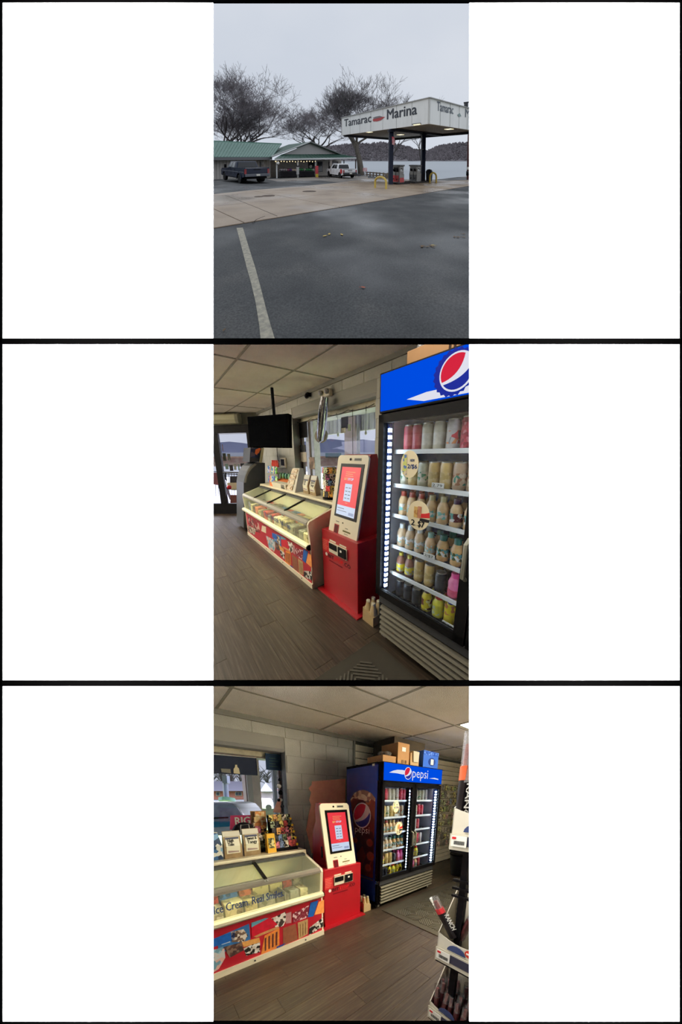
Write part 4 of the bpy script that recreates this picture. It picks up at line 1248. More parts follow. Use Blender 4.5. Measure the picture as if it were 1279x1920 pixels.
# --- the lake side seen through the glass
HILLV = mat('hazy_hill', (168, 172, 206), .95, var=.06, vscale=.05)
LAKEV = mat('lake_pale', (176, 184, 204), .35)
def ridge(pl, prof, d, m, label, base_px, thick=20):
    """far wooded ridge: outline in picture points at its distance"""
    top = [pl.far(p, d) for p in prof]
    c = top + [pl.far((prof[-1][0], base_px), d), pl.far((prof[0][0], base_px), d)]
    fw = pl.R.transposed() @ Vector((0, 0, 1))
    fw.z = 0
    return struct(MB().prism(c, fw.normalized() * thick).build('far_ridge', m), label)
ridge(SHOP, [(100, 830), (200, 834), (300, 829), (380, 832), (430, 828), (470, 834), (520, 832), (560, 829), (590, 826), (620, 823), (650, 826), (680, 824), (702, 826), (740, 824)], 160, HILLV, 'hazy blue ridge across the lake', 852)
struct(MB().prism([SHOP.far((100, 849), 150), SHOP.far((740, 848), 150), SHOP.far((740, 854.5), 60), SHOP.far((100, 857), 60)], (0, 0, -.3)).build('lake', LAKEV), 'pale lake beyond the porch')
bank = MB().prism([SHOP.on(p, 2, -1.2) for p in ((100, 873), (740, 873))] + [SHOP.far((740, 855), 46), SHOP.far((100, 857), 46)], (0, 0, -.2))
struct(bank.build('bank', mat('bank_rust', (178, 138, 128), .9, col2=(206, 178, 168), vscale=.8)), 'rusty leaf-covered bank by the lake')
o = slab(SHOP, (610, 849.5), (640, 856), 45, 1.5, mat('car_far', (110, 130, 150), .4), 'parked_car'); tag(o, 'small dark car parked far off by the lake', 'car')
# porch seen through the window: soffit, beam, posts, hanging lamps
PORCH = mat('porch_paint', (206, 202, 216), .8, var=.06)
struct(B(-7, 2.2, .3, 2.2, 2.31, 2.36).build('porch_ceiling', PORCH), 'grey boarded porch ceiling')
bz1, bz0 = SHOP.on((640, 771), 1, 2.1).z, SHOP.on((640, 812), 1, 2.1).z
pb = struct(B(-9, 2.2, 2.1, 2.2, bz0, 2.34).build('porch_beam', PORCH), 'grey boarded porch beam')
for i in range(60):
    x = -9 + i * .18
    B(x, x + .15, 2.085, 2.1, bz0, bz1 + .1).build('beam_board', PORCH, pb)
def post(pl, x0_, x1_, ybot, ytop, y, m, label, th=.16):
    a, b = pl.on((x0_, (ytop + ybot) / 2), 1, y), pl.on((x1_, (ytop + ybot) / 2), 1, y)
    o = B(a.x, b.x, y, y + th, -.1, 2.3).build('porch_post', m, None, bevel=.01)
    return tag(o, label, 'post')
post(SHOP, 646, 666, 860, 812, 2.0, mat('post_brown', (190, 168, 176), .7, var=.08), 'broad brown porch post outside the shop window')
post(SHOP, 668.5, 672, 860, 812, 2.0, mat('post_grey', (150, 146, 160), .7), 'slim pale porch post outside the shop window', .06)
post(SHOP, 575, 590, 900, 820, 1.6, mat('post_stone', (190, 186, 188), .8, var=.15), 'weathered grey pillar outside the shop window', .2)
for (x, y) in ((634, 819), (686, 816), (577, 829)):
    p = SHOP.on((x, y), 1, 1.2)
    t = thing('string_bulb', p, 'small string light bulb hanging under the porch', 'bulb', 'porch string bulbs')
    MB().tube([(p.x, p.y, p.z + .09), (p.x, p.y, 2.34)], .004, 5).build('cord', M_BLK, t)
    MB().lathe((p.x, p.y, p.z), [(.004, 0), (.022, .02), (.024, .04), (.012, .07), (.012, .1)], 8).build('bulb', mat('bulb_glass', (210, 206, 190), .2), t)
# window hangings
def hang(pl, p0, p1, y, m, name, label, cat, th=.008):
    a, b = pl.on(p0, 1, y), pl.on(p1, 1, y)
    t = B(min(a.x, b.x), max(a.x, b.x), y - th, y, min(a.z, b.z), max(a.z, b.z)).build(name, m)
    return tag(t, label, cat)
hang(SHOP, (554.5, 794), (577, 820), .135, M_BLK, 'window_sign', 'back of a square black sign hung in the window', 'sign')
hang(SHOP, (640.5, 783), (653, 803), .135, mat('poster_navy', (50, 56, 84), .6), 'window_poster', 'navy poster taped to the window above a white note', 'poster')
hang(SHOP, (640.5, 803), (649, 811), .13, M_PAPER, 'window_note', 'small white note taped under the navy poster', 'note')
hang(SHOP, (653, 796), (658, 808), .13, mat('bag_green', (150, 160, 140), .6), 'window_tag', 'small green-grey tag in the window beside the navy poster', 'tag')
hang(SHOP, (560, 835), (574, 847), .13, M_DGREY, 'window_sign', 'dark grey card sign low in the window corner', 'sign')
hang(SHOP, (562, 848), (576, 866), .13, mat('note_tan', (196, 188, 176), .7, var=.1), 'window_note', 'pale handbill under the dark card sign', 'note')
hang(SHOP, (580, 857), (591, 880), .13, patches('flyer', [(150, 130, 120), (176, 84, 70), (120, 110, 104), (190, 176, 160)], 16), 'window_note', 'flyer with a red figure on the stone pillar side', 'note')
for x in (553.5, 557):
    pass
# cord strung along the window head
pa, pb_ = SHOP.on((556, 792), 1, .10), SHOP.on((702, 757), 1, .10)
pts = []
for i in range(25):
    u = i / 24
    pts.append(pa.lerp(pb_, u) + Vector((0, 0, -.03 * math.sin(math.pi * ((u * 4) % 1)))))
cord = thing('cable', pa, 'thin black cable strung along the window head', 'cable')
MB().tube(pts, .004, 5).build('strand', M_BLK, cord)
for u in (.35, .62, .8, .93):
    p = pa.lerp(pb_, u)
    MB().tube([p, p + Vector((0, 0, -.06 if u != .8 else -.62))], .0035, 5).build('drop', M_BLK, cord)
# --- television on its arm
t = thing('television', SHOP.far((505, 837), 3.4), 'black flat television hung on an arm from the ceiling', 'television')
c = [SHOP.far((468, 837.5), 3.57), SHOP.far((541.5, 838.5), 3.17), SHOP.far((540.5, 775), 3.17), SHOP.far((463.5, 781.5), 3.57)]
fw = (c[1] - c[0]).cross(c[3] - c[0]).normalized()
if fw.dot(SHOP.ray((505, 800))) < 0:
    fw = -fw
MB().prism(c, fw * .07).build('casing', mat('tv_black', (14, 14, 16), 1.0, spec=0.0), t, bevel=.006)
cc = sum(c, Vector()) / 4
MB().prism([cc + (p - cc) * .965 - fw * .004 for p in c], fw * .003).build('screen', mat('tv_screen', (8, 9, 12), 1.0, spec=0.0), t)
MB().tube([cc + fw * .07, cc + fw * .16 + Vector((0, 0, .1)), cc + fw * .16 + Vector((0, 0, .62))], .022, 8).build('mount_arm', M_BLK, t)
# --- wall fittings
p = SHOP.on((575, 743), 1, -.06)
t = thing('security_camera', p, 'small black dome camera on the block wall', 'camera')
MB().ball((p.x, p.y, p.z), .035).build('dome', M_BLKGLOSS, t)
MB().box(p.x - .03, p.x + .03, p.y, 0, p.z + .0, p.z + .05).build('bracket', M_BLK, t)
p = SHOP.on((608, 738), 1, -.07)
t = thing('emergency_light', p, 'white emergency light with two lamp heads above the window', 'light')
B(p.x - .10, p.x + .10, -.06, 0, p.z - .035, p.z + .05).build('casing', M_KWHITE, t, bevel=.008)
for s in (-1, 1):
    MB().lathe((p.x + s * .07, -.06, p.z + .02), [(.03, 0), (.034, .03), (.02, .05)], 12, (0, -1, -.2)).build('lamp_head', mat('lamp_grey', (150, 150, 146), .5), t)
t = thing('foil_balloon_tube', SHOP.on((601, 828), 1, -.12), 'shiny silver foil tube hanging in a loop before the window', 'decoration')
path = [SHOP.on(q, 1, -.12) for q in ((609, 744), (607, 760), (605, 778), (603.5, 796), (602, 812), (600.5, 824), (598, 828), (596.5, 820), (597, 800), (599.5, 775), (602, 756))]
MB().tube(path[:7], [.05, .062, .066, .064, .058, .045, .02], 14).build('front_limb', mat('foil', (150, 152, 164), .14, metal=.95, bump=.5, bscale=30), t)
MB().tube(path[6:], [.02, .016, .014, .013, .012], 8).build('rear_limb', mat('foil', (150, 152, 164), .14), t)
c0 = SHOP.on((601, 817), 1, -.04)
ovp = MB().disc((c0.x, -.02, c0.z), (1, 0, 0), (0, 0, 1), .16, .10, .02).build('oval_plaque', mat('plaque', (160, 152, 128), .6, var=.06))
tag(ovp, 'pale oval plaque behind the silver foil tube', 'plaque')
p = SHOP.on((532, 868), 1, -.01)
t = thing('wall_panel', (p.x, -.01, p.z), 'white framed control panel with black screen on the wall', 'control panel')
B(p.x - .13, p.x + .13, -.03, 0, p.z - .095, p.z + .10).build('frame', M_KWHITE, t, bevel=.006)
B(p.x - .085, p.x + .075, -.033, -.03, p.z - .05, p.z + .07).build('screen', M_BLK, t)
MB().tube([SHOP.on((519, 836), 1, -.02), SHOP.on((521, 862), 1, -.02), SHOP.on((528, 868), 1, -.02)], .006, 5).build('cable', M_BLK, t)

kiosk(); freezer(); cooler()

# --- cash machine beyond the freezer
t = thing('cash_machine', SHOP.on((475, 930), 0, -2.55), 'dark grey bulging cash machine with orange header beyond the freezer', 'cash machine')
shape = [(457, 990), (457, 905), (459.5, 892), (463, 883), (469, 874), (477, 868), (484, 866.5), (497, 868), (497.5, 990)]
q = [SHOP.on(p, 0, -2.55) for p in shape]
q = [(p.x, p.y, max(0, p.z)) for p in q]
MB().prism(q, (-.5, 0, 0)).build('body', mat('atm_grey', (74, 76, 80), .45), t)
q2 = [SHOP.on(p, 0, -2.54) for p in ((461, 905), (463, 894), (467, 885), (474, 877), (481, 871), (478, 869), (470, 874), (464, 882.5), (460, 892), (458, 905))]
MB().prism(q2, (.012, 0, 0)).build('edge_band', mat('atm_band', (130, 130, 124), .4), t)
q = [SHOP.on(p, 0, -2.56) for p in ((468, 866), (470, 839), (494, 839), (489, 866))]
hd = MB().prism(q, (-.44, 0, 0)).build('header', M_DGREY, t)
q = [SHOP.on(p, 0, -2.552) for p in ((470, 857), (471, 840), (488, 840), (484, 859))]
MB().prism(q, (.004, 0, 0)).build('header_print', patches('atm_print', [(46, 60, 96), (90, 84, 100), (40, 44, 70)], 14), hd)
q = [SHOP.on(p, 0, -2.545) for p in ((479, 843), (486, 840), (489, 841), (486, 848), (481, 853), (478, 850))]
MB().prism(q, (.004, 0, 0)).build('flame_print', mat('flame', (232, 120, 70), .5), hd)
q = [SHOP.on(p, 0, -2.548) for p in ((490, 840), (495, 840), (491, 868), (486, 867))]
MB().prism(q, (.01, 0, 0)).build('side_strip', mat('atm_strip', (190, 184, 150), .4), hd)

# --- goods on the rear shelf of the freezer
SZ = .918
t = thing('snack_stand', (-2.02, -.30, SZ), 'wire stand crowded with bright snack packets beside the cash machine', 'stand')
for z in (SZ + .02, SZ + .19):
    B(-2.26, -1.84, -.42, -.2, z, z + .008).build('wire_shelf', M_STEEL, t)
for x in (-2.26, -1.84):
    MB().tube([(x, -.2, SZ), (x, -.2, SZ + .34)], .006, 6).build('upright', M_STEEL, t)
rnd = random.Random(8)
cols = [(120, 190, 90), (70, 120, 190), (206, 80, 90), (200, 200, 150), (90, 150, 110), (60, 70, 140), (190, 120, 160)]
for zz in (SZ + .028, SZ + .198):
    for i in range(8):
        x = -2.25 + i * .052
        c = cols[rnd.randrange(7)]
        o = MB().hexa([(x, -.41, zz), (x + .045, -.41, zz), (x + .045, -.38, zz), (x, -.38, zz), (x + .003, -.39, zz + .12), (x + .042, -.39, zz + .12), (x + .042, -.38, zz + .12), (x + .003, -.38, zz + .12)]).build('snack_packet', patches('snk%d' % c[0], [c, tuple(min(255, int(v * 1.2)) for v in c), (220, 220, 210), c], 50))
        tag(o, '%s snack packet on the %s tier of the wire stand' % (['green', 'blue', 'red', 'cream', 'sea-green', 'navy', 'pink'][cols.index(c)], 'lower' if zz < SZ + .1 else 'upper'), 'snack', 'packets on the wire stand')
for i in range(6):
    x = -2.24 + i * .05
    t = thing('sauce_bottle', (x, -.3, SZ + .325), 'small red sauce bottle on top of the wire stand', 'bottle', 'red sauce bottles')
    MB().lathe((x, -.3, SZ + .3), [(.018, 0), (.02, .01), (.02, .06), (.01, .085), (.01, .1)], 8).build('body', mat('sauce_red', (206, 74, 60), .4), t)
    MB().lathe((x, -.3, SZ + .4), [(.012, 0), (.012, .016)], 8).build('cap', mat('cap_sauce', (190, 40, 40), .4), t)
B(-2.26, -1.84, -.34, -.24, SZ + .292, SZ + .3).build('wire_shelf', M_STEEL, [o for o in bpy.data.objects if o.name.startswith('snack_stand')][0])
o = MB().hexa([(-1.93, -.50, SZ), (-1.45, -.50, SZ), (-1.45, -.24, SZ), (-1.93, -.24, SZ), (-1.93, -.50, SZ + .05), (-1.45, -.50, SZ + .05), (-1.45, -.24, SZ + .12), (-1.93, -.24, SZ + .12)]).build('display_box', mat('orange_card', (226, 120, 66), .6, var=.15, vscale=20))
tag(o, 'orange display box behind the white perforated basket', 'box')
for i in range(9):
    x = -1.88 + i * .055
    o = MB().lathe((x, -.28 - (i % 2) * .05, SZ + .12), [(.02, 0), (.03, .03), (.028, .06), (.012, .09)], 8).build('candy_bag', _c('candy%d' % (i % 3), [(84, 140, 96), (110, 160, 120), (60, 120, 110)][i % 3]))
    tag(o, 'small green candy bag in the orange display box', 'bag', 'green candy bags')
t = thing('plastic_basket', (-1.5, -.47, SZ), 'white perforated plastic basket at the shelf front', 'basket')
MB().hexa([(-1.72, -.53, SZ), (-1.22, -.53, SZ), (-1.22, -.42, SZ), (-1.72, -.42, SZ), (-1.75, -.545, SZ + .085), (-1.19, -.545, SZ + .085), (-1.19, -.41, SZ + .085), (-1.75, -.41, SZ + .085)]).build('tub', mat('basket_white', (212, 206, 186), .5), t)
for i in range(3):
    for j in range(3):
        B(-1.36 + i * .04, -1.34 + i * .04, -.5445 + j * .0 - .002, -.53, SZ + .015 + j * .022, SZ + .028 + j * .022).build('hole', M_DGREY, t)
t = thing('leaflet_stand', (-1.1, -.42, SZ), 'tall white leaflet stand tapering upwards on the shelf', 'stand')
MB().hexa([(-1.25, -.53, SZ), (-.93, -.53, SZ), (-.93, -.34, SZ), (-1.25, -.34, SZ), (-1.2, -.40, SZ + .32), (-1.0, -.40, SZ + .32), (-1.0, -.34, SZ + .32), (-1.2, -.34, SZ + .32)]).build('stand_body', mat('leaflet_white', (186, 180, 164), .6), t)
for i in range(4):
    k = i / 4
    MB().hexa([(-1.235 + .03 * k, -.534 + .13 * k, SZ + .02 + i * .075), (-1.02 + .0 * k, -.534 + .13 * k, SZ + .02 + i * .075), (-1.02, -.52 + .13 * k, SZ + .02 + i * .075), (-1.235 + .03 * k, -.52 + .13 * k, SZ + .02 + i * .075),
               (-1.225 + .03 * k, -.51 + .13 * k, SZ + .085 + i * .075), (-1.03, -.51 + .13 * k, SZ + .085 + i * .075), (-1.03, -.50 + .13 * k, SZ + .085 + i * .075), (-1.225 + .03 * k, -.50 + .13 * k, SZ + .085 + i * .075)]).build('leaflet', patches('leaflet', [(186, 160, 130), (206, 196, 170), (150, 120, 100), (200, 180, 150)], 40), t)
zip_bag(-.74, -.43, SZ, .15, .25, 'clear-topped kraft pouch nearest the leaflet stand', ('High', 'Tide'))
zip_bag(-.56, -.43, SZ, .15, .25, 'clear-topped kraft pouch nearest the round packet spinner', ('Sweet &', 'Tangy'))
def spinner(x, y, label):
    t = thing('packet_spinner', (x, y, SZ), label, 'rack')
    MB().lathe((x, y, SZ), [(.095, 0), (.095, .02), (.02, .03)], 18).build('spinner_base', M_BLK, t)
    MB().tube([(x, y, SZ + .02), (x, y, SZ + .36)], .012, 8).build('spindle', M_BLK, t)
    rnd = random.Random(4)
    pal = [(60, 54, 56), (190, 170, 96), (186, 70, 70), (150, 160, 130), (206, 196, 180), (90, 120, 150), (206, 150, 80), (120, 60, 90), (196, 120, 120), (70, 90, 60)]
    for r in range(5):
        for k in range(10):
            a = 2 * math.pi * (k + .5 * (r % 2)) / 10
            c, s_ = math.cos(a), math.sin(a)
            R0 = .088
            col = pal[rnd.randrange(10)]
            e = Vector((-s_, c, 0)) * .026
            n_ = Vector((c, s_, 0))
            p0 = Vector((x, y, SZ + .03 + r * .068)) + n_ * R0
            p1 = p0 + Vector((0, 0, .066)) - n_ * .008
            MB().add([p0 - e, p0 + e, p1 + e, p1 - e, p0 - e - n_ * .008, p0 + e - n_ * .008, p1 + e - n_ * .008, p1 - e - n_ * .008], [(0, 1, 2, 3), (7, 6, 5, 4), (0, 4, 5, 1), (3, 2, 6, 7), (0, 3, 7, 4), (1, 5, 6, 2)]).build('packet', patches('sp%d' % pal.index(col), [col, (40, 40, 40), tuple(min(255, int(v * 1.3)) for v in col), col], 70), t)
    return t
spinner(-.22, -.42, 'round spinner rack hung with small packets beside the red kiosk')
# --- floor goods, mat and boxes
milk_crate_pack(.785, -.70, 'kraft carrier of pale bottles between kiosk and cooler, television shop')
def ribbed_mat(label):
    t = thing('door_mat', (2.0, -1.3, 0), label, 'mat')
    x0_, x1_, y0_, y1_ = .955, 3.2, -1.72, -.872
    B(x0_, x1_, y0_, y1_, .0, .008).build('mat_base', mat('mat_rubber', (62, 57, 47), .9), t)
    ribs = MB()
    c = .16
    nx, ny = int((x1_ - x0_ - .1) / c), int((y1_ - y0_ - .1) / c)
    for i in range(nx):
        for j in range(ny):
            cx, cy = x0_ + .09 + (i + .5) * c, y0_ + .05 + (j + .5) * c
            if not sees((cx, cy, 0), 200, 1060, 60):
                continue
            a = math.radians(45 if (i + j) % 2 else -45)
            u = Vector((math.cos(a), math.sin(a), 0)); v = Vector((-u.y, u.x, 0))
            for k in range(-3, 4):
                L = .105 - abs(k) * .021
                p = Vector((cx, cy, 0)) + v * (k * .024)
                ribs.bar(p - u * L + Vector((0, 0, .011)), p + u * L + Vector((0, 0, .011)), .012, .007)
    r = ribs.build('mat_ribs', mat('mat_rib', (84, 79, 67), .85), t)
    r['kind'] = 'stuff'
    return t
ribbed_mat('dark ribbed rubber mat before the cooler, television shop')
def cooler_boxes():
    W_ = NOW['where']
    Z = 1.911
    grp = 'boxes on top of the cooler'
    t = thing('cardboard_tray', (1.15, -.62, Z), 'low cardboard tray with crumpled clear wrap on the cooler, ' + W_, 'box')
    tb = 1.0 if CUR is AISLE else 1.085
    B(tb, 1.255, -.765, -.5, Z, Z + .085).build('tray', M_CARD, t, bevel=.003)
    m = MB()
    rnd = random.Random(2)
    for k in range(7):
        m.ball((1.10 + rnd.random() * .12, -.72 + rnd.random() * .1, Z + .10 + rnd.random() * .03), .045, .05, .035, 8, 5)
    m.build('clear_wrap', M_PLASTIC, t)
    t = thing('cardboard_box', (1.37, -.6, Z), 'tall cardboard carton with a white label on the cooler, ' + W_, 'box')
    B(1.262, 1.50, -.78, -.5, Z, Z + .26).build('carton', M_CARD, t, bevel=.003)
    B(1.345, 1.42, -.782, -.78, Z + .16, Z + .21).build('shipping_label', M_PAPER, t)
    for xx in (1.345, 1.37, 1.41, 1.43):
        B(xx, xx + .012, -.7815, -.78, Z + .015, Z + .055).build('printed_mark', mat('ink_brown', (60, 40, 24), .8), t)
    if CUR is AISLE:
        t = thing('cardboard_box', (1.63, -.6, Z), 'open cardboard box stuffed with clear wrap on the cooler, ' + W_, 'box')
        B(1.545, 1.74, -.77, -.5, Z, Z + .17).build('carton', mat('cardboard_pale', (182, 150, 110), .85), t, bevel=.003)
        MB().hexa([(1.60, -.785, Z + .05), (1.71, -.785, Z + .05), (1.71, -.77, Z + .05), (1.60, -.77, Z + .05), (1.58, -.79, Z + .19), (1.72, -.79, Z + .19), (1.72, -.72, Z + .2), (1.58, -.72, Z + .2)]).build('clear_wrap', mat('wrap_pale', (206, 198, 176), .3), t, bevel=.01)
        t = thing('drinks_carton', (2.0, -.62, Z), 'bright blue drinks carton with a white emblem on the cooler', 'box')
        B(1.80, 2.19, -.80, -.5, Z, Z + .225).build('carton', mat('carton_blue', (60, 106, 206), .5), t, bevel=.004)
        B(1.80, 2.19, -.802, -.80, Z + .17, Z + .225).build('printed_band', patches('band_blue', [(40, 80, 180), (110, 150, 230), (50, 96, 200)], 40), t)
        MB().disc((2.02, -.801, Z + .085), (1, 0, 0), (0, 0, 1), .09, .055, .002).build('emblem_oval', mat('navy_oval', (36, 62, 140), .5), t)
        B(1.985, 2.055, -.806, -.803, Z + .045, Z + .12).build('emblem_label', M_PAPER, t)
    else:
        t = thing('cardboard_box', (1.66, -.6, Z), 'wide cardboard carton at the end of the cooler top', 'box')
        B(1.51, 1.85, -.78, -.5, Z, Z + .22).build('carton', M_CARD, t, bevel=.003)
cooler_boxes()
# ================================================================ bottom opening: the shop seen towards the cooler
use(AISLE)
NOW['where'] = 'jerky-rack shop'
shop_floor(-2.0, 6.4, -3.4, 0.0)
shop_ceiling(-2.2, 6.4, -3.4, 0.0, [(2, 1), (0, 2), (-1, 3), (1, 3), (2, 3), (3, 3), (4, 3), (2, 2), (3, 2), (-2, 2)])
shop_wall(-3.2, 1.2, -1.3, 1.2)
M_SLAT = mat('slatwall', (240, 232, 212), .6, var=.03)
w = struct(B(1.2, 6.4, .02, .2, -.4, HC + .05).build('wall_slat', mat('slat_groove', (70, 66, 58), .8)), 'cream slat wall behind the cooler')
for i in range(24):
    z = .02 + i * .0985
    if z + .09 < HC:
        B(1.225, 6.4, 0.0, .02, z, z + .088).build('slat', M_SLAT, w)
B(1.19, 1.225, -.012, .02, 0, HC).build('corner_trim', M_BAND, w)
struct(B(6.4, 6.5, -3.4, .2, 0, HC + .05).build('wall_right', mat('end_wall', (206, 198, 184), .8)), 'plain end wall of the shop')
struct(B(-.4, 6.4, -3.5, -3.4, 0, HC).build('wall_front', mat('side_wall2', (210, 204, 192), .8)), 'plain wall on the counter side of the shop')
# thin salmon-coloured sheet on the block wall
pm = mat('salmon_patch', (255, 188, 162), .8, var=.1, vscale=6)
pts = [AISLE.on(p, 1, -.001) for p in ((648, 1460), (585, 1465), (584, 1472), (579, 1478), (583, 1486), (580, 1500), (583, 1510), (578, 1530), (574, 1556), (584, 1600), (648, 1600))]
o = MB().prism(pts, (0, -.003, 0)).build('wall_patch', pm)
tag(o, 'salmon red patch on the grey block wall behind the kiosk', 'paint patch')
# ceiling boxing behind the cooler
struct(B(1.62, 2.4, -.42, 0, 2.02, HC).build('trim_soffit', mat('soffit_brown', (104, 94, 82), .85)), 'boxed-in duct under the ceiling behind the cooler')
# --- pegs of small goods on the slat wall beyond the cooler
rnd = random.Random(11)
pal = [(206, 210, 170), (170, 178, 140), (220, 214, 200), (130, 128, 122), (210, 202, 180), (180, 194, 140), (224, 212, 150), (186, 178, 168), (160, 168, 180), (214, 184, 176)]
for r in range(9):
    for c in range(15):
        x = 3.05 + c * .13 + rnd.random() * .03
        z = .42 + r * .155
        k = rnd.randrange(10)
        if rnd.random() < .1:
            continue
        h = .085 + rnd.random() * .05
        t = thing('hanging_packet', (x, -.05, z), '%s blister packet in the %s row of pegs on the slat wall' % (['pale lime', 'moss', 'bone', 'dark grey', 'sand', 'leaf green', 'straw', 'taupe', 'steel blue', 'dusty pink'][k], ['lowest', 'second lowest', 'third lowest', 'fourth lowest', 'middle', 'fourth highest', 'third highest', 'second highest', 'highest'][r]), 'packet', 'blister packets on the slat wall')
        B(x - .045, x + .045, -.075, -.06, z, z + h).build('blister', patches('bl%d' % k, [pal[k], tuple(min(255, int(v * 1.2)) for v in pal[k]), (120, 116, 108), pal[k]], 40), t)
        MB().tube([(x, 0, z + h + .012), (x, -.10, z + h + .02)], .004, 4).build('peg', M_STEEL, t)

# --- outside, through the window
ROAD = mat('road_pale', (170, 172, 182), .7, var=.06, vscale=.3)
struct(B(-14, 30, .6, 60, -.35, -.3).build('street', ROAD), 'pale road outside the shop window')
lawn = MB().prism([AISLE.on(p, 2, -.28) for p in ((120, 1513), (560, 1512), (560, 1502.5), (120, 1502.5))], (0, 0, .05))
struct(lawn.build('lawn', mat('lawn_green', (150, 164, 110), .9, var=.15, vscale=.7)), 'strip of grass across the road')
PUR = mat('porch_white', (226, 222, 232), .8, var=.04)
pc = struct(B(-5, 1.6, .25, 2.3, 2.30, 2.33).build('porch_ceiling', PUR), 'pale boarded porch ceiling')
for i in range(26):
    B(-5 + i * .25, -4.77 + i * .25, .25, 2.3, 2.285, 2.3).build('soffit_board', PUR, pc)
# brick house beyond the lawn
HD = 26.0
def hp(px, d=HD):
    return AISLE.far(px, d)
t = thing('brick_house', hp((440, 1499)), 'low brick house with a long grey roof across the road', 'house')
fwA = AISLE.R.transposed() @ Vector((0, 0, 1)); fwA.z = 0; fwA.normalize()
c = [hp((150, 1501)), hp((525, 1498)), hp((525, 1480)), hp((150, 1483))]
MB().prism(c, fwA * 5).build('wall', mat('house_brick', (176, 120, 112), .85, var=.15, vscale=3), t)
c = [hp((140, 1484), HD - .6), hp((470, 1483), HD - .6), hp((466, 1465), HD + 3), hp((140, 1464), HD + 3)]
MB().prism(c, fwA * .3).build('roof', mat('house_roof', (158, 158, 178), .8), t)
for (a, b) in ((290, 302), (340, 352), (405, 412), (441, 453)):
    wd = MB().prism([hp((a, 1492), HD - .1), hp((b, 1492), HD - .1), hp((b, 1485), HD - .1), hp((a, 1485), HD - .1)], fwA * .1).build('window', M_PAPER, t)
    mid = (a + b) / 2
    for (u, v) in ((a + .8, mid - .4), (mid + .4, b - .8)):
        MB().prism([hp((u, 1491.4), HD - .15), hp((v, 1491.4), HD - .15), hp((v, 1485.8), HD - .15), hp((u, 1485.8), HD - .15)], fwA * .06).build('pane', mat('house_pane', (70, 80, 100), .2), wd)
t = thing('gabled_house', hp((500, 1499)), 'pale gabled house half hidden by the porch post', 'house')
c = [hp((490, 1499), 24), hp((518, 1498), 24), hp((518, 1483), 24), hp((490, 1483), 24)]
MB().prism(c, fwA * 4).build('wall', mat('house_pale', (168, 160, 172), .8), t)
c = [hp((487, 1484), 23.6), hp((512, 1484), 23.6), hp((498, 1467), 23.6)]
MB().prism(c, fwA * 4).build('gable', mat('house_gable', (206, 206, 220), .8), t)
# pale winter trees behind the houses
rnd = random.Random(21)
for i in range(16):
    x = 266 + i * 17
    p = hp((x, 1490), 34)
    t = thing('winter_tree', p, 'pale winter tree standing behind the houses', 'tree', 'winter trees behind the houses')
    MB().tube([p, p + Vector((0, 0, 2.5))], [.16, .1], 6).build('trunk', mat('bark_pale', (120, 116, 116), .9), t)
    m = MB()
    for k in range(26):
        a = p + Vector((0, 0, 1.2 + rnd.random() * 1.6))
        e = a + Vector(((rnd.random() - .5) * 3.0, (rnd.random() - .5) * 1.5, .3 + rnd.random() * 1.6))
        m.tube([a, (a + e) / 2 + Vector((0, 0, .2)), e], [.06, .04, .015], 4)
    m.build('branches', mat('twig_pale', (136, 138, 136), .9), t)
# street lamp, porch post
t = thing('street_lamp', hp((424, 1502), 9), 'dark street lamp with a square lantern in front of the brick house', 'street lamp')
MB().tube([hp((425, 1502), 9), hp((422.5, 1469), 9)], .10, 8).build('pole', mat('lamp_steel', (74, 78, 100), .5), t)
MB().prism([hp((417, 1468), 8.9), hp((426, 1468), 8.9), hp((425, 1454), 8.9), hp((416, 1454), 8.9)], fwA * .25).build('lantern', mat('lamp_steel', (74, 78, 100), .5), t)
MB().tube([hp((426, 1503), 8.9), hp((426, 1497), 8.9)], .3, 8).build('lamp_foot', mat('lamp_foot', (70, 100, 100), .7), t)
pa = AISLE.on((461, 1480), 1, 2.2); pb2 = AISLE.on((489, 1480), 1, 2.2)
t = thing('porch_pillar', ((pa.x + pb2.x) / 2, 2.25, -.3), 'square brown porch pillar with a narrow front board', 'pillar')
B(pa.x, pb2.x, 2.2, 2.4, -.3, 2.3).build('shaft', mat('pillar_brown', (186, 166, 170), .8, var=.08), t)
xm = pa.x + (pb2.x - pa.x) * .40
B(pa.x + .02, xm, 2.14, 2.2, -.3, 2.3).build('front_board', mat('pillar_grey', (166, 156, 162), .8), t)
pa = AISLE.on((514, 1480), 1, 2.4); pb2 = AISLE.on((520, 1480), 1, 2.4)
tag(B(pa.x, pb2.x, 2.4, 2.5, -.3, 2.3).build('porch_post', mat('post_dark', (92, 92, 112), .7), None, bevel=.008), 'slim dark porch post near the window edge', 'post')
# boat-towing pickup close outside: hood and windscreen
t = thing('parked_van', AISLE.far((430, 1560), 3.6), 'white and teal vehicle parked close outside the window', 'van')
def vq(d, *pp):
    return [AISLE.far(p, d) for p in pp]
MB().prism(vq(3.5, (370, 1568), (472, 1566), (472, 1552), (462, 1536), (449, 1516), (440, 1507), (425, 1503), (370, 1503)), fwA * .9).build('cab', mat('van_white', (206, 212, 226), .25), t, bevel=.03)
MB().prism(vq(3.47, (370, 1536), (456, 1531), (444, 1513), (436, 1508), (370, 1508)), fwA * .02).build('windscreen', mat('van_glass', (120, 134, 160), .08, col2=(176, 190, 214), vscale=2.2, spec=.8), t)
MB().prism(vq(3.44, (370, 1553), (441, 1549), (439, 1540), (370, 1541)), fwA * .04).build('teal_stripe', mat('van_teal', (46, 128, 168), .3), t)
MB().tube(vq(3.42, (400, 1534), (428, 1533)), .012, 5).build('wiper', M_BLK, t)
t = thing('parked_car', hp((468, 1507), 14), 'grey hatchback parked across the road left of the pillar', 'car')
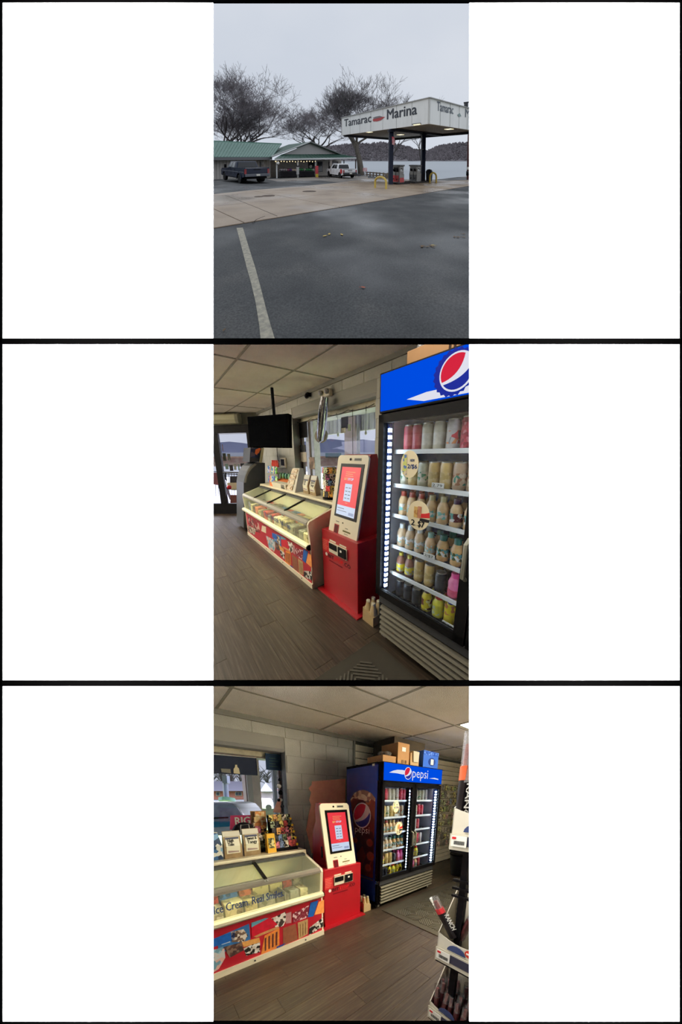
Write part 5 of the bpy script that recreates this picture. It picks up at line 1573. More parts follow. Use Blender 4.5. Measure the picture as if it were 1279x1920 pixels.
MB().prism(vq(14, (453, 1512), (468, 1513), (468, 1495), (458, 1495), (455, 1502), (453, 1504)), fwA * 1.6).build('body', mat('car_grey', (104, 110, 134), .3), t, bevel=.08)
MB().prism(vq(13.9, (457, 1503), (467, 1503), (467, 1497), (459, 1497)), fwA * .1).build('rear_window', mat('car_glass', (60, 68, 84), .1), t)
t = thing('white_pickup', hp((498, 1515), 13), 'white pickup parked across the road right of the pillar', 'truck')
MB().prism(vq(13, (488, 1516), (508, 1517), (507, 1508), (497, 1505), (494, 1497), (488, 1496)), fwA * 1.6).build('body', mat('pickup_white', (206, 208, 222), .3), t, bevel=.06)
MB().tube([AISLE.far((504, 1514), 12.9), AISLE.far((504, 1514), 12.7)], .16, 12).build('wheel', mat('tyre', (40, 42, 50), .7), t)
# --- signs hung in the window
t = thing('window_sign', AISLE.on((440, 1452), 1, .12), 'black banner with a white bottle emblem hung in the window', 'sign')
def wq(y, *pp):
    return [AISLE.on(p, 1, y) for p in pp]
MB().prism(wq(.12, (385, 1449), (484, 1454), (481, 1421), (385, 1413)), (0, .008, 0)).build('banner', mat('banner_navy', (38, 46, 66), .7), t)
MB().tube(wq(.115, (484, 1454), (481, 1421), (385, 1413)), .004, 5).build('edge_cord', M_PAPER, t)
MB().prism(wq(.118, (438, 1450), (450, 1451), (448, 1441), (445, 1438), (444.5, 1434), (441, 1434), (440.5, 1438), (438, 1442)), (0, -.003, 0)).build('bottle_emblem', mat('emblem_bone', (196, 188, 160), .7), t)
MB().prism(wq(.118, (415, 1448), (433, 1450), (432, 1442), (414, 1441)), (0, -.003, 0)).build('printed_box', mat('emblem_grey', (120, 120, 112), .7), t)
t = thing('window_sign', AISLE.on((513, 1444), 1, .12), 'dark teal card sign in the upper window corner', 'sign')
MB().prism(wq(.12, (499.5, 1443), (528, 1445), (527, 1415), (497.5, 1412)), (0, .008, 0)).build('card', mat('card_teal', (36, 58, 84), .6), t)
for i in range(4):
    MB().prism(wq(.118, (505, 1437 - i * 5), (521 - (i % 2) * 4, 1438.2 - i * 5), (521 - (i % 2) * 4, 1437 - i * 5), (505, 1435.8 - i * 5)), (0, -.002, 0)).build('printed_line', mat('print_moss', (72, 92, 90), .7), t)
t = thing('window_sign', AISLE.on((455, 1545), 1, .10), 'pink window sign reading RIGHT seen through the glass', 'sign')
MB().prism(wq(.10, (431, 1556), (482, 1553), (480, 1528), (432, 1529)), (0, .006, 0)).build('board', mat('sign_pink', (206, 76, 116), .6), t)
o1, o2 = AISLE.on((440, 1546), 1, .098), AISLE.on((480, 1544), 1, .098)
text('RIGHT', (o1.x, .098, o1.z), (1, 0, 0), (0, 0, 1), .12, M_PAPER, t, lift=.002, width=.34, bold=.03)
# cable and trinkets at the window's right jamb
t = thing('trinket_string', AISLE.on((530, 1525), 1, .08), 'string of dark trinkets hanging down the window jamb', 'decoration')
MB().tube(wq(.08, (400, 1394), (440, 1398), (526, 1411), (527, 1440), (529, 1480), (531, 1528)), .004, 5).build('strand', M_BLK, t)
for i, (x, y) in enumerate(((524, 1462), (523, 1474), (527, 1476), (526, 1486), (527, 1500), (529, 1512))):
    p = AISLE.on((x, y), 1, .07)
    MB().ball((p.x, p.y, p.z), .02 + .01 * (i % 2)).build('trinket', [M_BLK, M_PAPER, M_DGREY][i % 3], t)
t = thing('peach_pennant', AISLE.on((521, 1525), 1, .06), 'peach coloured pennant hanging low at the window jamb', 'decoration')
MB().prism(wq(.06, (512, 1523), (527, 1524), (527, 1498), (524, 1495), (519, 1505)), (0, .01, 0)).build('cloth', mat('peach', (216, 168, 150), .8, var=.15), t)
MB().ball(AISLE.on((523, 1500), 1, .05), .02).build('knot', M_BLK, t)

kiosk(); freezer(); cooler()
milk_crate_pack(.785, -.70, 'kraft carrier of pale bottles between kiosk and cooler, jerky-rack shop')
milk_crate_pack(2.40, -.55, 'kraft carrier of pale bottles on the far side of the cooler')
ribbed_mat('dark ribbed rubber mat before the cooler, jerky-rack shop')
cooler_boxes()
# --- goods on the shelf over the freezer
zip_bag(-.735, -.43, SZ, .165, .26, 'clear-topped kraft pouch labelled High Tide beside the blue bag', ('High', 'Tide'))
zip_bag(-.555, -.43, SZ, .165, .27, 'clear-topped kraft pouch labelled Sweet and Tangy', ('Sweet &', 'Tangy'))
t = thing('chip_bag', (-.90, -.42, SZ), 'blue and white crinkled bag at the shelf end', 'bag')
MB().add([(-.99, -.46, SZ), (-.83, -.46, SZ), (-.83, -.40, SZ), (-.99, -.40, SZ), (-1.0, -.48, SZ + .14), (-.83, -.48, SZ + .14), (-.83, -.38, SZ + .14), (-1.0, -.38, SZ + .14), (-.98, -.42, SZ + .27), (-.85, -.42, SZ + .25), (-.85, -.41, SZ + .25), (-.98, -.41, SZ + .27)],
         [(3, 2, 1, 0), (0, 1, 5, 4), (1, 2, 6, 5), (2, 3, 7, 6), (3, 0, 4, 7), (4, 5, 9, 8), (5, 6, 10, 9), (6, 7, 11, 10), (7, 4, 8, 11), (8, 9, 10, 11)]).build('bag', patches('chip', [(46, 84, 140), (120, 160, 196), (206, 206, 200), (60, 100, 150), (40, 60, 90)], 26), t, bevel=.006)
MB().tube([(-.985, -.42, SZ + .268), (-.85, -.42, SZ + .25)], .006, 5).build('crimp', M_PAPER, t)
t = thing('card_box', (-.355, -.43, SZ), 'yellow and black card box standing beside the packet rack', 'box')
MB().hexa([(-.40, -.47, SZ), (-.305, -.47, SZ), (-.305, -.40, SZ), (-.40, -.40, SZ), (-.395, -.45, SZ + .20), (-.31, -.45, SZ + .20), (-.31, -.40, SZ + .20), (-.395, -.40, SZ + .20)]).build('carton', mat('box_yellow', (216, 168, 60), .6), t)
MB().hexa([(-.385, -.472, SZ + .05), (-.32, -.472, SZ + .05), (-.32, -.46, SZ + .05), (-.385, -.46, SZ + .05), (-.383, -.457, SZ + .155), (-.322, -.457, SZ + .155), (-.322, -.45, SZ + .155), (-.383, -.45, SZ + .155)]).build('print', patches('box_print', [(60, 56, 40), (206, 190, 120), (90, 96, 60), (190, 180, 130)], 60), t)
pack_rack(-.175, -.36, SZ, .26, .20, .38, 5, 5, 'counter rack crammed with small packets beside the kiosk', 9)
pack_rack(-.42, -.30, SZ, .20, .14, .26, 3, 3, 'dark packet rack behind the yellow card box', 14)
t = thing('card_display', (-.375, -.24, SZ), 'tan tiered card display behind the dark packet rack', 'display')
for i in range(3):
    B(-.45 + i * .012, -.30 - i * .012, -.24, -.2, SZ + .25 + i * .06, SZ + .305 + i * .06).build('tier', patches('tier', [(206, 176, 126), (196, 130, 80), (190, 166, 120), (216, 190, 150)], 40), t)
B(-.46, -.29, -.2, -.19, SZ, SZ + .43).build('back_card', M_CARD, t)
t = thing('cap', (-.56, -.25, SZ), 'dark cap with a pale frame behind the pouches', 'cap')
MB().lathe((-.56, -.25, SZ + .20), [(.10, 0), (.10, .03), (.07, .09), (.03, .115), (.0, .12)], 14, flat=(1.3, .8)).build('crown', M_BLK, t)
MB().tube([(-.62, -.33, SZ + .2), (-.61, -.33, SZ + .3), (-.53, -.33, SZ + .3), (-.52, -.33, SZ + .2)], .004, 5).build('wire_frame', M_PAPER, t)
MB().tube([(-.56, -.25, SZ), (-.56, -.25, SZ + .2)], .02, 6).build('stand', M_BLK, t)
# --- jerky rack in the foreground
RX = -.225
t = thing('display_rack', (RX + .12, -2.5, 0), 'black metal rack with white tray shelves in the foreground', 'rack')
def ry(px, x=RX):
    return AISLE.on(px, 0, x)
shelf = []
for k, (p, hh) in enumerate((((843.5, 1592), .028), ((817, 1797), .028), ((803, 1905), .028))):
    q = ry(p)
    y1_ = q.y
    z0_ = q.z
    shelf.append((y1_, z0_))
    B(RX, RX + .30, -3.4, y1_, z0_ - .012, z0_).build('shelf_plate', M_BLK, t)
    lip = B(RX - .006, RX, -3.4, y1_ + .002, z0_, z0_ + .075).build('shelf_lip', mat('rack_white', (196, 190, 172), .5), t)
    nb = B(RX - .009, RX - .006, -3.4, y1_ - .045, z0_ + .022, z0_ + .066).build('label_strip', mat('strip_navy', (56, 56, 74), .5), lip)
    tg = B(RX - .012, RX - .009, y1_ - .078, y1_ - .008, z0_ + .018, z0_ + .068).build('price_label', M_PAPER, lip)
    B(RX - .0135, RX - .012, y1_ - .03, y1_ - .012, z0_ + .052, z0_ + .062).build('price_print', M_INKRED, tg)
    for i in range(12):
        B(RX - .0135, RX - .012, y1_ - .068 + i * .004, y1_ - .0665 + i * .004, z0_ + .028, z0_ + .045).build('bar_code', M_INK, tg)
    tg = B(RX - .012, RX - .009, y1_ - .24, y1_ - .18, z0_ + .018, z0_ + .068).build('price_label', M_PAPER, lip)
    B(RX - .0135, RX - .012, y1_ - .205, y1_ - .185, z0_ + .052, z0_ + .062).build('price_print', M_INKRED, tg)
for yy in (shelf[1][0] - .06,):
    MB().box(RX + .05, RX + .08, yy - .03, yy, .0, 1.5).build('upright', M_BLK, t)
    MB().box(RX + .25, RX + .28, yy - .03, yy, .0, 1.5).build('upright', M_BLK, t)
for zz in (.98, 1.02, 1.06):
    MB().box(RX + .04, RX + .06, -3.4, shelf[1][0] - .03, zz, zz + .012).build('back_bar', M_BLK, t)
# white card trays holding meat sticks
M_TRAY = mat('tray_card', (206, 200, 184), .7, var=.04)
M_STICK = mat('stick_plum', (84, 42, 44), .35, var=.25, vscale=60)
M_STICKK = mat('stick_black', (30, 26, 28), .4)
M_WRAP = mat('stick_wrap', (150, 96, 90), .25, var=.3, vscale=50)
def tray(y1_, z0_, depth_y, hback, hfront, label):
    t = thing('card_tray', (RX + .1, y1_ - depth_y / 2, z0_), label, 'tray')
    xf, xb = RX + .003, RX + .17
    B(xf, xb, y1_ - depth_y, y1_, z0_, z0_ + .006).build('tray_floor', M_TRAY, t)
    # front with a dipped edge
    n = 8
    top = [(y1_ - depth_y * i / n, z0_ + hfront - .03 * math.sin(math.pi * i / n)) for i in range(n + 1)]
    MB().prism([(xf, y1_ - depth_y, z0_)] + [(xf, y1_, z0_)] + [(xf, y, z) for y, z in top], (.004, 0, 0)).build('tray_front', M_TRAY, t)
    MB().prism([(xf, y1_, z0_), (xb, y1_, z0_), (xb, y1_, z0_ + hback), (xf + .06, y1_, z0_ + hfront + (hback - hfront) * .35), (xf, y1_, z0_ + hfront)], (0, -.004, 0)).build('tray_side', M_TRAY, t)
    B(xb - .004, xb, y1_ - depth_y, y1_, z0_, z0_ + hback).build('tray_back', M_TRAY, t)
    dome = [(RX - .0, y1_ - .055 - .09 * (1 - math.cos(math.pi * i / 8)) / 2, z0_ + .085 + .035 * math.sin(math.pi * i / 8)) for i in range(9)]
    MB().prism(dome, (-.003, 0, 0)).build('printed_dome', mat('dome_navy', (58, 70, 112), .6), t)
    text('SPICY BEEF', (RX - .001, y1_ - .045, z0_ + .045), (0, -1, 0), (0, 0, 1), .034, mat('ink_rust', (190, 120, 108), .7), t, lift=.002, width=.12)
    MB().disc((RX - .001, y1_ - .165, z0_ + hfront - .045), (0, -1, 0), (0, 0, 1), .024, .02, .002, 16).build('round_seal', mat('seal_red', (206, 62, 48), .5), t)
    B(RX - .0055, RX - .003, y1_ - .181, y1_ - .149, z0_ + hfront - .048, z0_ + hfront - .041).build('seal_print', M_PAPER, t)
    return t
tray(shelf[1][0], shelf[1][1] + .001, .235, .36, .155, 'white card tray on the middle rack shelf with one jerky stick')
def stick(p0, p1, r, label, m, group='jerky sticks on the rack', word=False, band=None):
    p0, p1 = Vector(p0), Vector(p1)
    t = thing('jerky_stick', p0, label, 'snack', group)
    d = (p1 - p0)
    MB().tube([p0, p0 + d * .62], r, 10).build('sleeve', m, t)
    MB().tube([p0 + d * .63, p0 + d * .9], [r * .75, r * .6], 8).build('meat', mat('jerky_red', (130, 50, 44), .4, var=.3, vscale=80), t)
    MB().tube([p0 + d * .6, p0 + d * .97, p1], [r * 1.02, r * 1.15, r * 1.2], 8, caps=False).build('clear_wrap', M_PLASTIC, t)
    if band:
        MB().tube([p0 + d * .60, p0 + d * .72], r * 1.08, 10).build('band', band, t)
    if word:
        dn = d.normalized()
        side = Vector((-.8, -.55, 0)).normalized()
        up = dn.cross(side)
        o_ = p0 + d * .58 + side * (r * 1.04) - dn * 0 - (side.cross(dn)) * r * .45
        text('RANCH', o_, -dn, side.cross(-dn) * 1.0, r * 1.5, M_PAPER, t, lift=.001, width=d.length * .38, bold=.02)
    return t
a, b = AISLE.on((851, 1757), 0, RX + .05), AISLE.on((813, 1682), 0, RX + .02)
stick(a, b, .021, 'black wrapped jerky stick with a red band leaning out of the middle tray', M_STICKK, None, True, mat('band_red', (206, 50, 56), .4))
a, b = AISLE.on((864, 1760), 0, RX + .07), AISLE.on((895, 1700), 0, RX + .07)
stick(a, b, .017, 'dark plum jerky stick lying against the middle tray back', M_STICK)
# upper shelf: bag of sticks in a white carton
z0_, y1_ = shelf[0][1], shelf[0][0]
tu = tray(y1_, z0_ + .001, .26, .26, .19, 'white card tray on the upper rack shelf packed with jerky')
rnd = random.Random(6)
for i in range(7):
    yy = y1_ - .014 - i * .034
    xx = RX + .024 + (i % 2) * .03
    stick((xx, yy, z0_ + .012), (xx + .01, yy - .01, z0_ + .47 + rnd.random() * .05), .021, 'orange and black wrapped jerky stick upright in the upper tray', M_STICKK, 'jerky in the upper tray', i < 3, mat('band_orange', (196, 92, 56), .4))
bagm = MB()
bagm.add([(RX + .01, y1_ - .02, z0_ + .30), (RX + .01, y1_ - .25, z0_ + .30), (RX + .15, y1_ - .25, z0_ + .30), (RX + .15, y1_ - .02, z0_ + .30), (RX + .03, y1_ - .04, z0_ + .56), (RX + .03, y1_ - .24, z0_ + .59), (RX + .12, y1_ - .24, z0_ + .59), (RX + .12, y1_ - .04, z0_ + .55)],
         [(0, 1, 5, 4), (1, 2, 6, 5), (2, 3, 7, 6), (3, 0, 4, 7), (4, 5, 6, 7)])
tag(bagm.build('plastic_bag', M_PLASTIC, None, bevel=.012), 'crumpled clear plastic bag over the upper jerky tray', 'bag')
# lower shelf: tray crowded with sticks
z0_, y1_ = shelf[2][1], shelf[2][0]
tray(y1_, z0_ + .001, .26, .30, .10, 'white card tray on the lowest rack shelf crowded with jerky')
for i in range(16):
    yy = y1_ - .02 - (i % 6) * .036 - rnd.random() * .01
    xx = RX + .025 + (i // 6) * .04 + rnd.random() * .015
    h = .17 + rnd.random() * .05 + (i // 6) * .015
    stick((xx, yy, z0_ + .012), (xx + rnd.random() * .03 - .01, yy + rnd.random() * .03 - .02, z0_ + h), .0145, 'plum wrapped jerky stick crowded into the lowest tray', M_STICK, 'jerky in the lowest tray')
# dark stool behind the rack
t = thing('waste_bin', AISLE.on((858, 1640), 2, 0), 'dark bag-lined bin on the floor behind the rack', 'bin')
p = AISLE.on((858, 1640), 2, 0)
MB().lathe((p.x, p.y, 0), [(.13, 0), (.16, .25), (.17, .42), (.14, .45)], 14).build('bin_body', mat('bin_dark', (34, 36, 42), .6), t)
MB().lathe((p.x, p.y, .40), [(.175, 0), (.18, .03), (.15, .06), (.05, .05)], 14).build('bin_liner', M_BLK, t)
# ================================================================ top opening: the marina forecourt on a wet grey day
use(LOT)
SLOPE = -.028
def gz(y):
    return SLOPE * y
def gpt(px):
    r = LOT.ray(px)
    t = LOT.pos.z / (SLOPE * r.y - r.z)
    return LOT.pos + r * t
def wet(name, c0, c1, c2, rough, scale, puddle=0.5, spec=0.35, speck=True):
    """wet ground: mottled colour with a fine grain, smoother where water stands"""
    m, n, l, p = _new(name)
    v = coords(n, l)
    t = n.new('ShaderNodeTexNoise'); t.inputs['Scale'].default_value = scale; t.inputs['Detail'].default_value = 6
    l.new(v, t.inputs['Vector'])
    r = n.new('ShaderNodeValToRGB')
    e = r.color_ramp.elements
    e[0].position, e[0].color = .32, (*rgb(*c0), 1)
    e[1].position, e[1].color = .70, (*rgb(*c2), 1)
    k = e.new(.5); k.color = (*rgb(*c1), 1)
    l.new(t.outputs['Fac'], r.inputs['Fac'])
    g = n.new('ShaderNodeTexNoise'); g.inputs['Scale'].default_value = 46; g.inputs['Detail'].default_value = 2
    l.new(v, g.inputs['Vector'])
    mx = n.new('ShaderNodeMix'); mx.data_type = 'RGBA'; mx.blend_type = 'OVERLAY'; mx.inputs['Factor'].default_value = .95 if speck else .3
    l.new(r.outputs['Color'], mx.inputs[6]); l.new(g.outputs['Fac'], mx.inputs[7])
    l.new(mx.outputs[2], p.inputs['Base Color'])
    w = n.new('ShaderNodeTexNoise'); w.inputs['Scale'].default_value = .22; w.inputs['Detail'].default_value = 3
    l.new(v, w.inputs['Vector'])
    mr = n.new('ShaderNodeMapRange')
    mr.inputs['From Min'].default_value = .47; mr.inputs['From Max'].default_value = .62
    mr.inputs['To Min'].default_value = rough; mr.inputs['To Max'].default_value = rough * puddle
    l.new(w.outputs['Fac'], mr.inputs['Value']); l.new(mr.outputs[0], p.inputs['Roughness'])
    p.inputs['Specular IOR Level'].default_value = spec
    b = n.new('ShaderNodeBump'); b.inputs['Strength'].default_value = .25; b.inputs['Distance'].default_value = .01
    l.new(g.outputs['Fac'], b.inputs['Height']); l.new(b.outputs[0], p.inputs['Normal'])
    return m
M_ASPH = wet('wet_asphalt', (58, 60, 61), (70, 72, 72), (86, 86, 84), .6, 1.1, .42, .10)
M_PATCH = wet('wet_asphalt_patch', (62, 66, 72), (72, 76, 82), (82, 86, 90), .5, .6, .5, .25)
M_CONC = wet('wet_concrete', (150, 130, 108), (166, 146, 122), (178, 160, 138), .5, .8, .4, .3, False)
M_YARD = wet('wet_yard', (104, 96, 88), (122, 112, 100), (136, 126, 112), .45, .7, .4, .3, False)
def flat(pts, lift, m, name, thick=.02):
    return MB().prism([(p.x, p.y, gz(p.y) + lift) for p in pts], (0, 0, -thick)).build(name, m)
shore = [(640, 328), (681, 327.5), (725, 334.5), (763, 336.5), (815, 337), (880, 329.5), (950, 322)]
g = [gpt(p) for p in shore]
near = [Vector((9, 1.6, 0)), Vector((-9, 1.6, 0))]
far_l = Vector((-60, 44, 0))
pts = [near[1], near[0], Vector((40, 22, 0)), g[-1], *reversed(g[:-1]), far_l, Vector((-60, 20, 0))]
a = MB()
# the lot as a fan of strips so that it follows the fall of the ground
a.prism([(p.x, p.y, gz(p.y)) for p in pts], (0, 0, -.4))
struct(a.build('asphalt_lot', M_ASPH), 'dark wet asphalt of the forecourt')
# --- concrete apron, slab by slab
def clip2(poly, a, b):
    out = []
    n = (b.y - a.y, a.x - b.x)
    f = lambda p: (p.x - a.x) * n[0] + (p.y - a.y) * n[1]
    for i in range(len(poly)):
        p, q = poly[i], poly[(i + 1) % len(poly)]
        fp, fq = f(p), f(q)
        if fp <= 0:
            out.append(p)
        if (fp < 0 < fq) or (fq < 0 < fp):
            out.append(p.lerp(q, fp / (fp - fq)))
    return out
apron = [gpt(p) for p in ((60, 486), (880, 349), (960, 336), (840, 339.2), (763, 337.2), (690, 334.6), (640, 342.5), (560, 350.5), (470, 357.5), (400, 365), (120, 398))]
apron = [Vector((p.x, p.y, 0)) for p in apron]
base = flat(apron, .012, mat('slab_joint', (84, 74, 64), .8), 'concrete_apron', .05)
struct(base, 'tan wet concrete apron of cast slabs')
e1 = (apron[1] - apron[0]).normalized()
e2 = Vector((-e1.y, e1.x, 0))
o0 = apron[0]
def ccw(poly):
    s = sum(poly[i].x * poly[(i + 1) % len(poly)].y - poly[(i + 1) % len(poly)].x * poly[i].y for i in range(len(poly)))
    return poly if s > 0 else poly[::-1]
AP = ccw(apron)
for i in range(-2, 18):
    for j in range(-1, 9):
        c = [o0 + e1 * (i * 3.6 + .02) + e2 * (j * 3.4 + .02), o0 + e1 * ((i + 1) * 3.6 - .02) + e2 * (j * 3.4 + .02), o0 + e1 * ((i + 1) * 3.6 - .02) + e2 * ((j + 1) * 3.4 - .02), o0 + e1 * (i * 3.6 + .02) + e2 * ((j + 1) * 3.4 - .02)]
        poly = AP
        cc_ = ccw(c)
        for k in range(4):
            if poly:
                poly = clip2(poly, cc_[k], cc_[(k + 1) % 4])
        if poly and len(poly) > 2:
            ar = abs(sum(poly[q].x * poly[(q + 1) % len(poly)].y - poly[(q + 1) % len(poly)].x * poly[q].y for q in range(len(poly)))) / 2
            if ar > .05:
                MB().prism([(p.x, p.y, gz(p.y) + .03) for p in poly], (0, 0, -.018)).build('slab', M_CONC, base)
o = flat([gpt(p) for p in ((500, 336.5), (600, 331.5), (690, 330), (690, 335), (640, 342.2), (600, 338.6), (520, 340))], .008, M_YARD, 'rear_yard')
struct(o, 'brownish wet yard before the porch')
# cracks in the apron edge
m = MB()
for path in (((473, 420), (482, 413), (487, 411), (497, 407)), ((422, 367), (450, 378), (480, 390), (520, 407))):
    q = [gpt(p) for p in path]
    for a_, b_ in zip(q, q[1:]):
        m.bar((a_.x, a_.y, gz(a_.y) + .031), (b_.x, b_.y, gz(b_.y) + .031), .022, .004)
o = m.build('crack', mat('crack_dark', (64, 56, 48), .9), base)
o['kind'] = 'stuff'
# --- worn white parking line
L = [(443.5, 427.5), (452, 460), (462, 500), (471, 532), (479, 566), (486, 610), (489.5, 645)]
R = [(455.5, 427), (466, 462), (478, 500), (489, 540), (499, 580), (508, 612), (518, 645)]
lm = MB()
for i in range(len(L) - 1):
    q = [gpt(L[i]), gpt(R[i]), gpt(R[i + 1]), gpt(L[i + 1])]
    lm.add([(p.x, p.y, gz(p.y) + .006) for p in q], [(3, 2, 1, 0)])
o = lm.build('parking_line', mat('line_paint', (186, 180, 160), .7, col2=(140, 136, 124), vscale=16))
tag(o, 'worn off-white painted parking line on the asphalt', 'road marking')
# --- manhole lids, leaves
for (x, y, rx) in ((503, 368.5, .34), (580, 360, .42), (485, 370, .22)):
    p = gpt((x, y))
    o = MB().lathe((p.x, p.y, gz(p.y) + .028), [(rx, 0), (rx, .01), (rx * .9, .012), (0, .012)], 20).build('manhole_cover', mat('manhole', (92, 78, 64), .7, var=.2), None)
    tag(o, 'round dark manhole cover in the concrete apron', 'manhole', 'manhole covers')
rnd = random.Random(5)
def leaf(px, s, m, label):
    p = gpt(px)
    a = rnd.random() * 6.3
    u, v = Vector((math.cos(a), math.sin(a), 0)), Vector((-math.sin(a), math.cos(a), 0))
    c = Vector((p.x, p.y, gz(p.y) + .008))
    q = [c - u * s, c - u * s * .3 + v * s * .45, c + u * s * .4 + v * s * .4, c + u * s, c + u * s * .4 - v * s * .4, c - u * s * .3 - v * s * .45]
    up = [x + Vector((0, 0, .012)) for x in q]
    t = thing('fallen_leaf', c, label, 'leaf', 'fallen leaves')
    mm = MB()
    mm.add(up + [c + Vector((0, 0, .004))], [(i, (i + 1) % 6, 6) for i in range(6)])
    mm.build('blade', m, t)
    MB().tube([c - u * s, c - u * s * 1.5 + Vector((0, 0, .006))], .003, 4).build('stalk', m, t)
YL, RL, BL = mat('leaf_yellow', (196, 170, 96), .7), mat('leaf_rust', (176, 96, 70), .7), mat('leaf_brown', (120, 100, 76), .8)
for p in ((609, 443.5), (617.5, 440), (641, 441)):
    leaf(p, .065, YL, 'yellow fallen leaf on the wet asphalt')
leaf((681, 541), .035, RL, 'rust red fallen leaf alone on the wet asphalt')
leaf((420, 622), .02, BL, 'small brown leaf beside the parking line')
for i in range(7):
    leaf((788 + rnd.random() * 26, 461 + rnd.random() * 5), .045, BL if i else YL, 'brown leaf in the damp drift on the asphalt')
for i in range(5):
    leaf((852 + rnd.random() * 26, 438 + rnd.random() * 8), .045, BL, 'dark leaf in the drift near the forecourt edge')
# --- lake, far shore
lk = MB().prism([(-260, 34, -2.6), (420, 34, -2.6), (420, 462, -2.6), (-260, 462, -2.6)], (0, 0, -.3))
struct(lk.build('lake', mat('lake_water', (172, 180, 186), .45, bump=.3, bscale=.4, spec=.3)), 'calm pale grey lake')
HAZE = mat('hill_haze', (126, 122, 126), .95, var=.12, vscale=.06)
prof = [(560, 282), (600, 276), (640, 271), (668, 268.5), (692, 270), (715, 267), (740, 270), (765, 275), (778, 281), (792, 283), (802, 283), (816, 276), (832, 272), (850, 269), (872, 268), (900, 267), (940, 268)]
def hill(prof, d, base_row, m, label, deep):
    mb = MB()
    top = [LOT.far(p, d) for p in prof]
    bot = [LOT.far((p[0], base_row), d * .93) for p in prof]
    bk = [Vector((q.x, q.y + deep, -3)) for q in top]
    n = len(prof)
    mb.add(bot + top + bk, [(i, i + 1, n + i + 1, n + i) for i in range(n - 1)] + [(n + i, n + i + 1, 2 * n + i + 1, 2 * n + i) for i in range(n - 1)])
    return struct(mb.build('hill', m), label), top, bot
h, top, bot = hill(prof, 455, 301.5, HAZE, 'wooded hill across the lake', 60)
rnd = random.Random(9)
fm = MB()
for i in range(4500):
    k = rnd.random() * (len(prof) - 1.001)
    j = int(k); f = k - j
    u = rnd.random() ** .7
    p = bot[j].lerp(bot[j + 1], f).lerp(top[j].lerp(top[j + 1], f), u)
    hh = 1.2 + rnd.random() * 2.4
    w = .8 + rnd.random() * 1.2
    fm.add([(p.x - w, p.y, p.z), (p.x, p.y - 2, p.z), (p.x + w, p.y, p.z), (p.x + w * .6, p.y, p.z + hh * .7), (p.x, p.y - 1, p.z + hh), (p.x - w * .6, p.y, p.z + hh * .7)], [(0, 1, 4, 5), (1, 2, 3, 4)])
o = fm.build('far_woods', mat('far_twigs', (122, 116, 120), .95, var=.25, vscale=.12))
tag(o, 'bare hazy woods covering the far shore', 'woods', None, 'stuff')
# --- bare winter trees
BARK = mat('bark', (74, 68, 66), .9, var=.2, vscale=3, bump=.4, bscale=12)
TWIG = mat('twig', (116, 110, 112), .9)
def bare_tree(px, base_z_row, d, seed, label, height, r0, lean=(0, 0), spread=1.0, levels=6, trunk_h=.28, bark=BARK, flat_=1.0, nmain=4, twig=TWIG):
    rn = random.Random(seed)
    b = LOT.far((px, base_z_row), d)
    b = Vector((b.x, b.y, gz(min(b.y, 45))))
    t = thing('bare_tree', b, label, 'tree')
    big, fine = MB(), MB()
    def limb(p, dr, ln, r, lv):
        n = 5 if lv > 2 else 4
        path = [p]
        d_ = dr.copy()
        for i in range(n):
            d_ = (d_ + Vector((rn.gauss(0, .13), rn.gauss(0, .13), rn.gauss(.03, .10)))).normalized()
            path.append(path[-1] + d_ * ln / n)
        rs = [max(.02, r * (1 - .45 * i / n)) for i in range(n + 1)]
        (big if lv >= levels - 2 else fine).tube(path, rs, 7 if lv >= levels - 2 else 3, caps=False)
        if lv <= 0:
            return
        kids = 3 if lv > 3 else rn.choice((2, 3, 3))
        if lv == levels:
            kids = nmain
        for k in range(kids):
            u = .55 + .45 * (k + 1) / kids if lv < levels else .72 + .28 * (k + 1) / kids
            idx = min(n, max(1, int(round(u * n))))
            p0 = path[idx]
            ang = 2 * math.pi * (k / kids + rn.random() * .35)
            tilt = (.45 + rn.random() * .5) * spread
            side = Vector((math.cos(ang), math.sin(ang) * flat_, 0))
            nd = (d_ * math.cos(tilt) + side * math.sin(tilt))
            nd.z = nd.z * .9 + .12
            nd.normalize()
            limb(p0, nd, ln * (.62 + rn.random() * .25), rs[idx] * (.62 + rn.random() * .15), lv - 1)
        # side sprays of fine twigs along the limb
        if lv <= 3:
            for k in range(3):
                idx = rn.randrange(1, n + 1)
                nd = (d_ + Vector((rn.gauss(0, .7), rn.gauss(0, .7), rn.gauss(.1, .5)))).normalized()
                q = path[idx]
                e = q + nd * ln * (.45 + rn.random() * .4)
                fine.tube([q, q.lerp(e, .5) + Vector((0, 0, ln * .05)), e], [rs[idx] * .45, rs[idx] * .3, rs[idx] * .12], 3, caps=False)
    lm_ = height * trunk_h
    limb(b, Vector((lean[0], lean[1], 1)).normalized(), lm_, r0, levels)
    big.build('trunk_and_limbs', bark, t)
    o = fine.build('twigs', twig, t)
    o['kind'] = 'stuff'
    return t
bare_tree(426, 300, 50, 3, 'broad bare tree rising behind the green roof of the low wing', 27, .62, (.16, 0), 1.0, 7, .235, nmain=6)
bare_tree(404, 300, 46, 8, 'bare tree with slender trunks at the end of the low wing', 24, .42, (-.02, 0), .85, 7, .24, nmain=5)
bare_tree(446, 300, 58, 15, 'bare tree leaning out beyond the lamp post', 25, .48, (.32, 0), 1.15, 7, .20, nmain=6)
bare_tree(614, 300, 56, 12, 'wide bare tree behind the gabled porch', 27, .58, (-.16, 0), 1.15, 7, .22, nmain=7)
